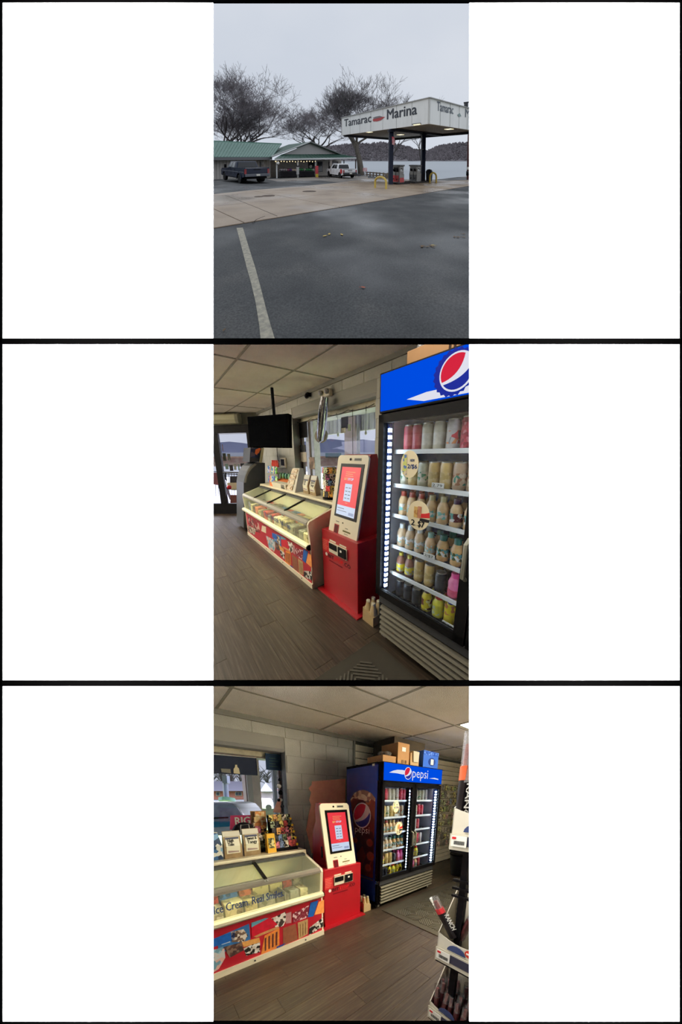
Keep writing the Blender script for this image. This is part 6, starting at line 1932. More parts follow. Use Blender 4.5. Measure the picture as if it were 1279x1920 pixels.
bare_tree(677, 326, 40, 27, 'tall bare tree with a thick trunk between porch and canopy', 19, .60, (.0, 0), .85, 7, .28, nmain=7, bark=mat('bark_olive', (92, 86, 78), .9, var=.2, vscale=2, bump=.5, bscale=9))
bare_tree(730, 300, 75, 31, 'distant bare tree showing over the fuel canopy', 27, .35, (.16, 0), .9, 6, .26, nmain=4)
bare_tree(796, 300, 78, 36, 'thin distant bare tree over the canopy text', 27, .3, (-.12, 0), .9, 6, .28, nmain=4)
# --- the store building
FD = Vector((.827, .562, 0)); FN = Vector((.562, -.827, 0)); F0 = Vector((-14.7, 27.3, 0))
def fp(px, k=0.0):
    r = LOT.ray(px)
    c = F0 + FN * k
    return LOT.pos + r * ((c - LOT.pos).dot(FN) / r.dot(FN))
def fs(p):
    return (p - F0).dot(FD)
SIDING = mat('metal_siding', (176, 172, 166), .6, var=.05, vscale=2)
GREEN = mat('green_roof', (92, 132, 118), .45, var=.08, vscale=1.2, metal=.15)
GREEND = mat('green_roof_dark', (46, 84, 70), .45, var=.1, vscale=1.5, metal=.1)
WHT = mat('fascia_white', (196, 198, 196), .5)
FASC = mat('fascia_grey', (104, 106, 108), .5)
t = thing('store_building', (F0.x + 5, F0.y + 3, gz(30)), 'low grey store with green metal roof and gabled porch', 'building')
def quad(pts, back, name, m, par=None):
    return MB().prism(pts, back).build(name, m, par or t)
sA, sB = fs(fp((60, 300))), fs(fp((506, 300)))
def wallpts(s0, s1, z0, z1, k=0.0):
    a, b = F0 + FD * s0 + FN * k, F0 + FD * s1 + FN * k
    return [(a.x, a.y, z0), (b.x, b.y, z0), (b.x, b.y, z1), (a.x, a.y, z1)]
ze = fp((450, 292)).z
wl_ = quad(wallpts(sA, sB, -1.3, ze), -FN * .2, 'wing_wall', SIDING)
s = sA
while s < sB - .3:
    quad(wallpts(s, s + .32, -1.3, ze, .035), -FN * .03, 'siding_sheet', SIDING, wl_)
    s += .36
# roof of the low wing: sheets from eave to ridge
e0, e1_ = fp((60, 293.5), .6), fp((510, 294.0), .6)
r0_, r1_ = fp((60, 250), -4.6), fp((528, 269.5), -4.6)
rf = MB().prism([e0, e1_, r1_, r0_], (0, 0, -.12)).build('wing_roof', GREEN, t)
for i in range(60):
    u = i / 60
    a, b = e0.lerp(e1_, u), r0_.lerp(r1_, u)
    MB().bar(a + Vector((0, 0, .02)), b + Vector((0, 0, .02)), .05, .05).build('roof_rib', GREEN, rf)
MB().bar(e0 + Vector((0, 0, -.22)), e1_ + Vector((0, 0, -.22)), .12, .34).build('gutter', FASC, t)
MB().bar(r0_, r1_, .3, .1).build('ridge_cap', GREENC if 'GREENC' in globals() else GREEN, t)
# gabled porch
K = .9
ap, gl, gr = fp((582, 265.5), K), fp((509, 293.5), K), fp((650, 293), K)
bk = -FN * 8
# roof planes
MB().prism([gl, ap, ap + bk, gl + bk], (0, 0, -.14)).build('gable_roof', GREEND, t)
MB().prism([gr, ap, ap + bk, gr + bk], (0, 0, -.14)).build('gable_roof', GREEND, t)
gp = [fp((529, 290), K - .25), fp((582, 268.5), K - .25), fp((640, 290.5), K - .25)]
MB().prism(gp, -FN * .2).build('gable_wall', mat('gable_grey', (156, 154, 152), .6), t)
MB().bar(gl, ap, .08, .14).build('barge_board', WHT, t)
MB().bar(gr, ap, .08, .16).build('barge_board', mat('barge_dark', (110, 110, 110), .5), t)
# skirt roof below the gable
sk = [fp((515, 297.3), K + .9), fp((668, 294.8), K + .9), fp((641, 289), K - .2), fp((528, 289.5), K - .2)]
sr = MB().prism(sk, (0, 0, -.1)).build('skirt_roof', GREEND, t)
for i in range(1, 22):
    u = i / 22
    MB().bar(sk[0].lerp(sk[1], u) + Vector((0, 0, .02)), sk[3].lerp(sk[2], u) + Vector((0, 0, .02)), .05, .04).build('roof_rib', GREEND, sr)
MB().bar(sk[0] + Vector((0, 0, -.12)), sk[1] + Vector((0, 0, -.12)), .1, .2).build('porch_fascia', WHT, t)
MB().prism([sk[0] + Vector((0, 0, -.2)), sk[1] + Vector((0, 0, -.2)), sk[1] - FN * 3.2 + Vector((0, 0, -.2)), sk[0] - FN * 3.2 + Vector((0, 0, -.2))], (0, 0, -.05)).build('porch_ceiling', FASC, t)
# porch back wall with door and windows
s0, s1 = fs(fp((507, 310), -1.6)), fs(fp((640, 310), -1.6))
ztop = sk[0].z - .2
bw = quad(wallpts(s0, s1, -1.6, ztop, -1.6), -FN * .2, 'porch_wall', mat('porch_siding', (196, 188, 178), .7, var=.06))
for (a, b) in ((579, 590), (596, 605), (617, 634)):
    pa_, pb_ = fp((a, 303), -1.55), fp((b, 322), -1.55)
    d_ = quad(wallpts(fs(pa_), fs(pb_), pb_.z, pa_.z, -1.55), -FN * .05, 'window', mat('win_trim', (60, 60, 62), .5))
    quad(wallpts(fs(pa_) + .06, fs(pb_) - .06, pb_.z + .06, pa_.z - .06, -1.53), -FN * .02, 'pane', mat('dark_pane', (34, 38, 46), .15), d_)
for (x, w, m_, ln) in ((519, 1.6, WHT, 'white'), (558.5, 1.8, WHT, 'w'), (592, 1.4, WHT, 'w'), (620.5, 3.2, mat('post_sand', (150, 142, 134), .7), 's'), (645, 1.6, FASC, 'g'), (667, 1.6, mat('post_rust', (74, 62, 56), .7), 'r')):
    p = fp((x, 310), K + .7)
    hw = w / 444 * p.y / 2 * 1.3
    MB().box(p.x - hw, p.x + hw, p.y - hw, p.y + hw, -2.0, ztop).build('porch_post', m_, t)
# downpipe, meter box and lamp on the end of the wing
pm_ = fp((492, 305), .1)
MB().box(pm_.x - .22, pm_.x + .22, pm_.y - .12, pm_.y + .12, pm_.z - .25, pm_.z + .3).build('meter_box', mat('meter_white', (170, 168, 164), .5), t)
MB().tube([fp((489, 304), .1), fp((489, 318), .1)], .05, 6).build('conduit', FASC, t)
# goods on the porch
def porch_table(x0_, x1_, y0_, cols, label):
    a, b = fp((x0_, y0_), K - .2), fp((x1_, y0_ + .4), K - .2)
    t = thing('display_table', (a + b) / 2 - Vector((0, 0, .8)), label, 'table')
    n_ = -FN * .8
    MB().prism([a, b, b + n_, a + n_], (0, 0, -.06)).build('table_top', M_DGREY, t)
    MB().prism([a + Vector((0, 0, -.06)), b + Vector((0, 0, -.06)), b + Vector((0, 0, -.75)), a + Vector((0, 0, -.75))], n_ * .9).build('table_skirt', mat('skirt_dark', (40, 38, 44), .8), t)
    rn = random.Random(int(x0_))
    k = 7
    for i in range(k):
        p = a.lerp(b, (i + .5) / k) + n_ * .3
        c = cols[rn.randrange(len(cols))]
        o = MB().ball((p.x, p.y, p.z + .18), .26, .22, .2, 8, 5).build('plush_goods', mat('goods%d_%d' % c[:2], c, .7, var=.2, vscale=5), None)
        tag(o, '%s bundle of goods on the porch table %s' % ({(186, 120): 'pink', (206, 200): 'lilac white', (120, 90): 'purple', (226, 206): 'cream', (120, 190): 'grass green', (90, 170): 'deep green', (206, 216): 'pale green', (150, 200): 'lime green'}[c[:2]], 'left of the banded post' if x0_ < 540 else 'right of the banded post'), 'goods', 'porch goods')
porch_table(526, 556, 321, [(186, 120, 150), (206, 200, 206), (120, 90, 170), (226, 206, 190)], 'dark porch display table left of the black-banded post')
porch_table(561, 590, 320.5, [(120, 190, 110), (90, 170, 110), (206, 216, 200), (150, 200, 120)], 'dark porch display table under green goods')
t = thing('porch_sign', fp((594, 333), K + 1.0), 'red and yellow poster stand by the porch post', 'sign')
quad(wallpts(fs(fp((591.5, 320), K + .95)), fs(fp((597, 320), K + .95)), fp((594, 326), K + .95).z, fp((594, 311), K + .95).z, K + .95), -FN * .06, 'red_poster', mat('poster_red', (196, 66, 74), .6, var=.2))
quad(wallpts(fs(fp((592, 320), K + .95)), fs(fp((597, 320), K + .95)), fp((594, 333), K + .95).z, fp((594, 326), K + .95).z, K + .95), -FN * .06, 'yellow_poster', mat('poster_yellow', (214, 186, 70), .6))
t = thing('banded_sign', fp((558.5, 328), K + 1.0), 'white sheet sign with a black band on the porch post', 'sign')
quad(wallpts(fs(fp((556, 320), K + .95)), fs(fp((561, 320), K + .95)), fp((558, 327), K + .95).z, fp((558, 312.5), K + .95).z, K + .95), -FN * .05, 'sheet', mat('sheet_grey', (170, 170, 168), .7, var=.15, vscale=10))
quad(wallpts(fs(fp((556, 320), K + .97)), fs(fp((561.5, 320), K + .97)), fp((558, 312.5), K + .97).z, fp((558, 310.5), K + .97).z, K + .97), -FN * .03, 'band', M_BLK)
p = fp((521, 306), K + .8)
o = MB().ball(p, .22).build('globe_lamp', mat('globe_white', (226, 226, 220), .4), None); tag(o, 'round white globe lamp at the porch corner', 'lamp')
p = fp((582.5, 312), -.6)
o = MB().disc(p, FD, (0, 0, 1), .24, .24, .05, 16).build('round_sign', mat('round_white', (226, 222, 206), .5), None); tag(o, 'small round white sign hanging under the porch', 'sign')
t = thing('string_lights', fp((515, 302), K + .7), 'string of small warm bulbs under the porch edge', 'lights')
path = []
for i in range(31):
    u = i / 30
    q = fp((514 + u * 80, 300.5 + 1.6 * abs(math.sin(u * math.pi * 5))), K + .7)
    path.append(q)
MB().tube(path, .015, 4).build('cord', M_BLK, t)
for i in range(1, 30, 2):
    MB().ball(path[i] + Vector((0, 0, -.09)), .06, nu=6, nv=4).build('bulb', mat('warm_bulb', (250, 232, 196), .4, emit=(255, 226, 170), estr=2.5), t)
# --- pole lamp behind the roof
p = LOT.far((470.5, 300), 44)
t = thing('pole_lamp', (p.x, p.y, gz(44)), 'dark shoebox lamp on a pole behind the low wing', 'street lamp')
zt2 = LOT.far((471, 257), 44).z
MB().tube([(p.x, p.y, gz(44)), (p.x, p.y, zt2)], .13, 8).build('pole', M_DGREY, t)
B(p.x - .1, p.x + .55, p.y - .3, p.y + .3, zt2, zt2 + .26).build('lamp_head', M_DGREY, t, bevel=.04)

# --- vehicles
def truck(P0, head, label, paint, dims, glassm, kind):
    """pickup: P0 = ground under the left rear wheel, head = heading"""
    hd = Vector((head[0], head[1], 0)).normalized()
    lf = Vector((-hd.y, hd.x, 0))
    Wb, Wd, Ht, wr = dims['wb'], dims['w'], dims['h'], dims['wr']
    P0 = Vector(P0)
    O = P0 - lf * (Wd / 2 - .12)          # centre line at the rear axle
    zb = P0.z
    def T(l, w, z):
        return O + hd * l + lf * w + Vector((0, 0, z))
    t = thing('pickup_truck', O, label, 'truck')
    rear, fro = -dims['ro'], Wb + dims['fo']
    hw = Wd / 2
    clr = dims['clear']
    belt, bed = dims['belt'], dims['bed']
    cab0, cab1 = dims['cab0'], dims['cab1']   # rear of cab, base of windscreen
    hood = dims['hood']
    def side(pts, w0, w1):
        return MB().prism([T(l, w0, z) for l, z in pts], lf * (w1 - w0))
    def arch(cx, r, n=8):
        return [(cx + r * math.cos(math.pi * i / n), max(clr, wr + r * math.sin(math.pi * i / n))) for i in range(n + 1)]
    # lower body outline with wheel arches
    ra = wr * 1.22
    out = [(rear, clr + .12), (rear, bed), (cab0, bed), (cab0, belt), (cab1, belt), (fro - .25, hood), (fro, hood - .18), (fro, clr + .05)]
    for cx in (Wb, 0.0):
        out += [(cx + ra, clr)] + [(cx + ra * math.cos(math.pi * i / 8), max(clr, wr + (ra) * math.sin(math.pi * i / 8) * 1.0)) for i in range(9)] + [(cx - ra, clr)]
    body = side(out, -hw, hw).build('body', paint, t)
    # bed recess
    bx = MB().prism([T(rear + .08, -hw + .1, bed + .005), T(cab0 - .06, -hw + .1, bed + .005), T(cab0 - .06, hw - .1, bed + .005), T(rear + .08, hw - .1, bed + .005)], (0, 0, .006))
    bx.build('bed_liner', M_DGREY, t)
    for w in (-hw + .04, hw - .04):
        MB().bar(T(rear, w, bed + .03), T(cab0, w, bed + .03), .09, .07).build('bed_rail', paint, t)
    # cab
    ins = .12
    rw = hw - .22
    g0, g1 = cab0 + .12, cab1 - .62
    cabm = MB()
    lowr = [T(cab0, -hw + .03, belt), T(cab1, -hw + .03, belt), T(cab1, hw - .03, belt), T(cab0, hw - .03, belt)]
    upr = [T(g0 + .05, -rw, Ht), T(g1, -rw, Ht), T(g1, rw, Ht), T(g0 + .05, rw, Ht)]
    cabm.add(lowr + upr, [(0, 1, 5, 4), (1, 2, 6, 5), (2, 3, 7, 6), (3, 0, 4, 7), (4, 5, 6, 7), (3, 2, 1, 0)])
    cabm.build('cab', paint, t, bevel=.06)
    def on_face(q0, q1, q2, q3, u0, u1, v0, v1, nm, lift=.015):
        def bl(u, v):
            return q0.lerp(q1, u).lerp(q3.lerp(q2, u), v)
        nn_ = (q1 - q0).cross(q3 - q0).normalized()
        cc = (q0 + q1 + q2 + q3) / 4
        if nn_.dot(cc - T((cab0 + cab1) / 2, 0, belt)) < 0:
            nn_ = -nn_
        return MB().prism([bl(u0, v0) + nn_ * (lift - .02), bl(u1, v0) + nn_ * (lift - .02), bl(u1, v1) + nn_ * (lift - .02), bl(u0, v1) + nn_ * (lift - .02)], nn_ * .03).build(nm, glassm, t)
    on_face(lowr[3], lowr[0], upr[0], upr[3], .08, .92, .12, .85, 'rear_window')
    on_face(lowr[1], lowr[2], upr[2], upr[1], .05, .95, .06, .92, 'windscreen')
    for (a, b, c_, d_) in ((lowr[3], lowr[2], upr[2], upr[3]), (lowr[0], lowr[1], upr[1], upr[0])):
        on_face(a, b, c_, d_, .10, .44, .14, .86, 'side_window')
        on_face(a, b, c_, d_, .49, .80, .14, .86, 'side_window')
    # seams, handles, mirrors
    for w in (hw + .004, -hw - .004):
        for l in (cab0 + .1, (cab0 + cab1) / 2 - .05, cab1 - .15):
            MB().bar(T(l, w, clr + .25), T(l, w, belt - .02), .02, .012).build('door_seam', M_BLK, t)
        for l in (cab0 + .35, (cab0 + cab1) / 2 + .15):
            MB().bar(T(l, w, belt - .16), T(l + .2, w, belt - .16), .03, .05).build('door_handle', paint if kind == 'white' else M_DGREY, t)
        sg = 1 if w > 0 else -1
        MB().prism([T(cab1 - .35, w + sg * .08, belt + .02), T(cab1 - .25, w + sg * .08, belt + .02), T(cab1 - .25, w + sg * .08, belt + .38), T(cab1 - .35, w + sg * .08, belt + .38)], lf * (sg * .24)).build('mirror', M_BLK, t, bevel=.03)
    # tail: gate, lamps, bumper, plate
    MB().prism([T(rear - .02, -hw + .2, clr + .42), T(rear - .02, hw - .2, clr + .42), T(rear - .02, hw - .2, bed - .02), T(rear - .02, -hw + .2, bed - .02)], hd * .03).build('tailgate', paint, t, bevel=.01)
    MB().bar(T(rear - .035, -.3, bed - .10), T(rear - .035, .3, bed - .10), .02, .05).build('gate_handle', M_BLK, t)
    for w in (hw - .10, -hw + .10):
        MB().prism([T(rear - .03, w - .09, bed - .50), T(rear - .03, w + .09, bed - .50), T(rear - .03, w + .09, bed - .05), T(rear - .03, w - .09, bed - .05)], hd * .06).build('tail_lamp', mat('tail_red', (150, 40, 44), .25, var=.2, vscale=6), t)
    bp = MB().prism([T(rear - .22, -hw + .05, clr + .12), T(rear - .22, hw - .05, clr + .12), T(rear - .22, hw - .05, clr + .36), T(rear - .22, -hw + .05, clr + .36)], hd * .22).build('rear_bumper', dims['bumper'], t, bevel=.03)
    MB().prism([T(rear - .235, -.17, clr + .18), T(rear - .235, .17, clr + .18), T(rear - .235, .17, clr + .34), T(rear - .235, -.17, clr + .34)], hd * .015).build('number_plate', M_PAPER, t)
    MB().bar(T(fro + .04, -hw + .05, clr + .2), T(fro + .04, hw - .05, clr + .2), .14, .32).build('front_bumper', dims['bumper'], t)
    for w in (hw - .22, -hw + .22):
        MB().prism([T(fro + .0, w - .18, hood - .45), T(fro + .0, w + .18, hood - .45), T(fro + .0, w + .18, hood - .22), T(fro + .0, w - .18, hood - .22)], hd * .03).build('head_lamp', M_PAPER, t)
    # wheels
    for l in (0, Wb):
        for w in (1, -1):
            ww = dims['dual'] if l == 0 else .26
            c0 = T(l, w * (hw - .02), wr); c1 = T(l, w * (hw - ww), wr)
            tyre = MB()
            ax = (c1 - c0).normalized()
            tyre.lathe(c0, [(wr * .62, 0), (wr * .95, 0), (wr, .04), (wr, ww - .06), (wr * .95, ww - .02), (wr * .62, ww - .02)], 20, ax)
            wh = tyre.build('wheel', mat('tyre_black', (28, 28, 30), .8), t)
            MB().lathe(c0 + ax * .03, [(wr * .62, 0), (wr * .5, .03), (wr * .2, .01), (0, .0)], 14, ax).build('rim', mat('rim_silver', (176, 178, 182), .35, metal=.3), wh)
    # dark underside
    MB().prism([T(rear + .2, -hw + .15, clr - .1), T(fro - .2, -hw + .15, clr - .1), T(fro - .2, hw - .15, clr - .1), T(rear + .2, hw - .15, clr - .1)], (0, 0, .12)).build('chassis', M_BLK, t)
    if kind == 'blue':
        for w in (hw + .05, -hw - .05):
            q = [T(.0 + ra * 1.25 * math.cos(math.pi * i / 8), w, wr + ra * 1.25 * math.sin(math.pi * i / 8)) for i in range(9)] + [T(ra * 1.0 * math.cos(math.pi * i / 8), w, wr + ra * math.sin(math.pi * i / 8)) for i in range(8, -1, -1)]
            MB().prism(q, lf * (-.16 if w > 0 else .16)).build('flared_fender', paint, t)
        MB().bar(T(rear + .1, hw + .008, belt - .28), T(fro - .3, hw + .008, belt - .28), .02, .03).build('side_moulding', mat('moulding', (150, 152, 160), .4), t)
    return t
NAVY = mat('truck_navy', (27, 37, 60), .35, spec=.12)
PGL = mat('truck_glass', (20, 24, 30), .2, spec=.12)
p = gpt((451, 343.6))
truck((p.x, p.y, gz(p.y)), (-.68, .73), 'dark blue crew-cab pickup with flared rear fenders by the store', NAVY,
      dict(wb=4.2, w=2.3, h=1.98, wr=.42, ro=1.25, fo=.95, clear=.52, belt=1.32, bed=1.36, cab0=.95, cab1=3.35, hood=1.26, bumper=mat('bumper_grey', (96, 100, 108), .4), dual=.55), PGL, 'blue')
p = gpt((638.5, 334.2))
truck((p.x, p.y, gz(p.y)), (-.44, .9), 'white compact pickup with a round red door sign before the porch', mat('truck_white', (250, 250, 250), .4),
      dict(wb=3.55, w=1.95, h=1.80, wr=.37, ro=.95, fo=.85, clear=.38, belt=1.10, bed=1.12, cab0=.7, cab1=3.1, hood=1.06, bumper=mat('bumper_dark', (50, 52, 56), .5), dual=.27), PGL, 'white')
wt = [o for o in bpy.data.objects if o.name.startswith('pickup_truck') and 'white compact' in o.get('label', '')][0]
c = LOT.far((651.5, 319.5), 29.3)
hd = Vector((-.44, .9, 0)).normalized()
c = gpt((655, 333.8)); 
hd = Vector((-.44, .9, 0)).normalized(); lf = Vector((-hd.y, hd.x, 0))
p = gpt((638.5, 334.2)); p.z = gz(p.y)
q = p - hd * .45 + lf * .135
MB().disc(q + Vector((0, 0, .90)), -hd, (0, 0, 1), .30, .30, .012, 18).build('round_decal', mat('decal_red', (214, 66, 74), .5), wt)
# --- fuel canopy
EL, ER = Vector((-.6, .8, 0)), Vector((.8, .6, 0))
ZU, ZT = 4.05, 5.85
NC = LOT.on((805, 232), 2, ZU)
LL, LR = 10.2, 8.2
def cp(a, b, z):
    q = NC + EL * a + ER * b
    return Vector((q.x, q.y, z))
t = thing('fuel_canopy', cp(3.65, 3, gz(20)), 'white flat fuel canopy on dark columns reading Tamarac Marina', 'canopy')
FW = mat('canopy_white', (248, 248, 242), .5, var=.05, vscale=2.0, stretch=(1, 1, .2))
th = .12
def fascia(a0, b0, a1, b1, nm):
    p0, p1 = cp(a0, b0, ZU), cp(a1, b1, ZU)
    d = (p1 - p0).normalized()
    inn = Vector((-d.y, d.x, 0))
    if inn.dot(cp(LL / 2, LR / 2, ZU) - p0) < 0:
        inn = -inn
    f = MB().prism([p0, p1, Vector((p1.x, p1.y, ZT)), Vector((p0.x, p0.y, ZT))], inn * th).build(nm, FW, t)
    n_ = max(3, int((p1 - p0).length / 1.3))
    for i in range(1, n_):
        q = p0.lerp(p1, i / n_) - inn * .006
        MB().bar(q, Vector((q.x, q.y, ZT)), .02, .012).build('panel_seam', mat('seam_grey', (150, 150, 146), .6), f)
    MB().bar(Vector((p0.x, p0.y, ZT)), Vector((p1.x, p1.y, ZT)), .16, .06).build('coping', mat('coping', (176, 176, 172), .5), f)
    return f, -inn
f1, n1 = fascia(0, 0, LL, 0, 'fascia')
f2, n2 = fascia(0, 0, 0, LR, 'fascia')
fascia(LL, 0, LL, LR, 'fascia'); fascia(0, LR, LL, LR, 'fascia')
SOF = mat('soffit', (150, 146, 138), .6, var=.06)
sf = MB().prism([cp(.1, .1, ZU + .12), cp(LL - .1, .1, ZU + .12), cp(LL - .1, LR - .1, ZU + .12), cp(.1, LR - .1, ZU + .12)], (0, 0, .05)).build('soffit', SOF, t)
for i in range(26):
    a = .15 + i * .39
    MB().prism([cp(a, .12, ZU + .10), cp(a + .37, .12, ZU + .10), cp(a + .37, LR - .12, ZU + .10), cp(a, LR - .12, ZU + .10)], (0, 0, .02)).build('soffit_panel', SOF, sf)
DKB = mat('canopy_dark', (36, 40, 52), .5)
for (a0, b0, a1, b1) in ((.2, LR - .2, LL - .2, LR - .2), (LL - .2, .2, LL - .2, LR - .2), (3.65, .1, 3.65, LR - .1)):
    MB().bar(cp(a0, b0, ZU - .02), cp(a1, b1, ZU - .02), .22, .24).build('beam', DKB, t)
for (b) in (.22, 4.75):
    q = cp(3.65, b, 0)
    MB().box(q.x - .17, q.x + .17, q.y - .17, q.y + .17, gz(q.y) - .05, ZU - .02).build('column', mat('column_navy', (30, 36, 54), .4), t)
    MB().box(q.x - .26, q.x + .26, q.y - .26, q.y + .26, ZU - .22, ZU - .1).build('column_head', DKB, t)
for px_ in ((691.5, 247.5), (748, 243.5), (751, 252.5), (785, 233.5), (842, 242)):
    q = LOT.on(px_, 2, ZU + .08)
    lt = MB().prism([q - EL * .34 - ER * .34, q + EL * .34 - ER * .34, q + EL * .34 + ER * .34, q - EL * .34 + ER * .34], (0, 0, .05)).build('canopy_lamp', DKB, t)
    MB().prism([q - EL * .28 - ER * .28 + Vector((0, 0, -.02)), q + EL * .28 - ER * .28 + Vector((0, 0, -.02)), q + EL * .28 + ER * .28 + Vector((0, 0, -.02)), q - EL * .28 + ER * .28 + Vector((0, 0, -.02))], (0, 0, .02)).build('lamp_lens', mat('lens_warm', (255, 246, 210), .4, emit=(255, 240, 196), estr=1.6), lt)
# lettering on the two fascias: positions read from the picture onto each fascia plane
def onplane(px, p0, n):
    r = LOT.ray(px)
    return LOT.pos + r * ((p0 - LOT.pos).dot(n) / r.dot(n))
P1 = cp(0, 0, ZU) + n1 * .012
LET = mat('letter_dark', (44, 50, 60), .5)
def fword(w, pa, pb, n, p0, h, par, bold=.022):
    a, b = onplane(pa, p0, n), onplane(pb, p0, n)
    ux = Vector((b.x - a.x, b.y - a.y, 0))
    text(w, a, ux, (0, 0, 1), h, LET, par, lift=.004, width=ux.length, bold=bold)
fword('Tamarac', (645.5, 237.5), (696, 229.5), n1, P1, 1.05, f1)
fword('Marina', (724.5, 224), (781.5, 213), n1, P1, 1.15, f1)
# little red boat between the words
bt = [onplane(q, P1, n1) for q in ((699, 225), (700, 227.5), (707, 227.6), (714, 225.5), (722, 219), (715, 219.3), (708, 221.2), (700, 223))]
bo = MB().prism(bt, n1 * .01).build('boat_emblem', mat('boat_red', (190, 58, 56), .5), f1)
bt = [onplane(q, P1 + n1 * .011, n1) for q in ((699, 221), (702, 223), (711, 220.7), (718, 219), (712, 217.2), (704, 218.8))]
MB().prism(bt, n1 * .006).build('boat_deck', mat('boat_grey', (130, 120, 120), .5), bo)
P2 = cp(0, 0, ZU) + n2 * .012
LETG = mat('letter_grey', (92, 102, 112), .5)
LET, KEEP = LETG, LET
fword('Tamarac', (819.5, 207), (850, 215), n2, P2, .95, f2, .01)
fword('Marina', (871.5, 219), (905, 228), n2, P2, 1.0, f2, .01)
LET = KEEP
bt = [onplane(q, P2, n2) for q in ((858, 215), (860, 219), (865, 218), (864, 215.5), (862, 212))]
MB().prism(bt, n2 * .01).build('boat_emblem', mat('boat_pale', (140, 160, 156), .5), f2)
# rusty stain line and roof fixture
q = LOT.far((874, 197), 21)
o = MB().box(q.x - .12, q.x + .12, q.y - .12, q.y + .12, q.z - .3, q.z + .2).tube([(q.x - .2, q.y, q.z + .2), (q.x + .25, q.y, q.z + .26)], .06, 6).build('roof_fixture', M_DGREY)
tag(o, 'small dark fixture standing on the canopy roof', 'fixture')
# rusty pole at the far right with a dark foot
q = LOT.far((878, 300), 27)
t = thing('rusty_pole', (q.x, q.y, gz(27)), 'slim rusty brown pole with a dark wheel at its foot', 'pole')
MB().tube([(q.x, q.y, gz(27)), (q.x, q.y, LOT.far((878, 236), 27).z)], .12, 8).build('pole', mat('pole_rust', (82, 44, 40), .7), t)
MB().tube([(q.x, q.y, LOT.far((878, 318), 27).z), (q.x, q.y, LOT.far((878, 313), 27).z)], .125, 8).build('white_band', M_PAPER, t)
pw = LOT.far((876, 325), 26.5)
MB().tube([(pw.x - .1, pw.y, pw.z), (pw.x + .1, pw.y - .1, pw.z)], .26, 14).build('wheel', M_BLK, t)
# red pennant sign on the front column
q = LOT.far((737.5, 263), 19.3)
t = thing('price_sign', q, 'small red and white sign hung beside the canopy column', 'sign')
sp_ = [LOT.far(x, 19.3) for x in ((735, 256), (739, 257), (740.5, 266), (739, 272), (735.5, 271))]
MB().prism(sp_, (.06, .1, 0)).build('board', mat('sign_redwhite', (196, 70, 80), .5, col2=(216, 190, 190), vscale=6), t)
# small arm on the second column
q = cp(3.65, 4.75, 0)
MB_ = MB().bar((q.x - .1, q.y - .2, LOT.far((790, 280), q.y).z), (q.x - .62, q.y - .3, LOT.far((787, 282), q.y).z), .3, .05)
o = MB_.build('box_lamp', mat('arm_grey', (120, 122, 124), .5)); tag(o, 'small grey lamp arm on the second canopy column', 'lamp')
# --- pump islands and pumps
ISL = mat('island_dark', (52, 50, 48), .8)
def island(b0, b1, wd, label):
    c = [cp(3.65 - wd, b0, 0), cp(3.65 - wd, b1, 0), cp(3.65 + wd, b1, 0), cp(3.65 + wd, b0, 0)]
    o = MB().prism([(p.x, p.y, gz(p.y) + .16) for p in c], (0, 0, -.2)).build('pump_island', ISL, None, bevel=.04)
    tag(o, label, 'kerb')
island(.55, 2.1, .55, 'low dark kerb under the pump with the red panel')
island(2.75, 5.3, .55, 'low dark kerb under the plain grey pump')
PG = mat('pump_grey', (150, 148, 142), .5, var=.08, vscale=6)
PGD = mat('pump_dark', (92, 92, 92), .5, var=.15, vscale=8)
def pump(b, red, label):
    c0 = cp(3.65, b, 0)
    z = gz(c0.y) + .16
    t = thing('fuel_pump', (c0.x, c0.y, z), label, 'fuel pump')
    def Q(u, v, zz):
        return c0 + EL * u + ER * v + Vector((0, 0, z + zz - 0))
    def bx(u0, u1, v0, v1, z0, z1, m, nm, par=None, bev=0):
        pts = [Q(u0, v0, z0), Q(u0, v1, z0), Q(u1, v1, z0), Q(u1, v0, z0)]
        return MB().prism(pts, (0, 0, z1 - z0)).build(nm, m, par or t, bevel=bev)
    body = bx(-.42, .42, -.3, .3, 0, .72, PG, 'lower_cabinet', None, .015)
    up = bx(-.40, .40, -.26, .26, .72, 1.38, PG, 'upper_cabinet', None, .015)
    bx(-.46, .46, -.32, .32, 1.38, 1.50, PGD, 'top_hood', None, .02)
    for sgn in (-1, 1):
        v = -.315 * sgn
        face = bx(-.34, .34, min(v, v + .015 * sgn), max(v, v + .015 * sgn), .06, .62, mat('pump_red', (206, 62, 62), .5) if red else PGD, 'front_panel')
    # faces looking towards the camera
    if red:
        p_ = bx(-.437, -.42, -.27, .27, .04, .42, mat('pump_red', (206, 62, 62), .5), 'side_panel')
    bx(-.418, -.40, -.2, .2, .95, 1.28, mat('pump_screen', (190, 192, 188), .3), 'display')
    bx(-.422, -.416, -.15, .0, 1.14, 1.24, M_BLK, 'display_window')
    bx(-.422, -.416, .03, .16, 1.02, 1.24, PGD, 'keypad')
    bx(-.25, .25, -.285, -.26, .92, 1.30, M_BLK if red else PGD, 'side_recess')
    for u in (-.2, .2):
        a = Q(u, -.30, .95)
        MB().tube([a, a + Vector((0, 0, .25)) - ER * .12, a + Vector((0, 0, -.2)) - ER * .22, a + Vector((0, 0, -.75)) - ER * .16, a + Vector((0, 0, -.6)) - ER * .03], .025, 6).build('hose', M_BLK, t)
        MB().bar(a + Vector((0, 0, .2)), a + Vector((0, 0, .02)) - ER * .06, .06, .07).build('nozzle', M_BLK, t)
    return t
pump(1.15, True, 'grey fuel pump with a red lower panel beside the front column')
pump(3.55, False, 'plain grey fuel pump beside the rear column')
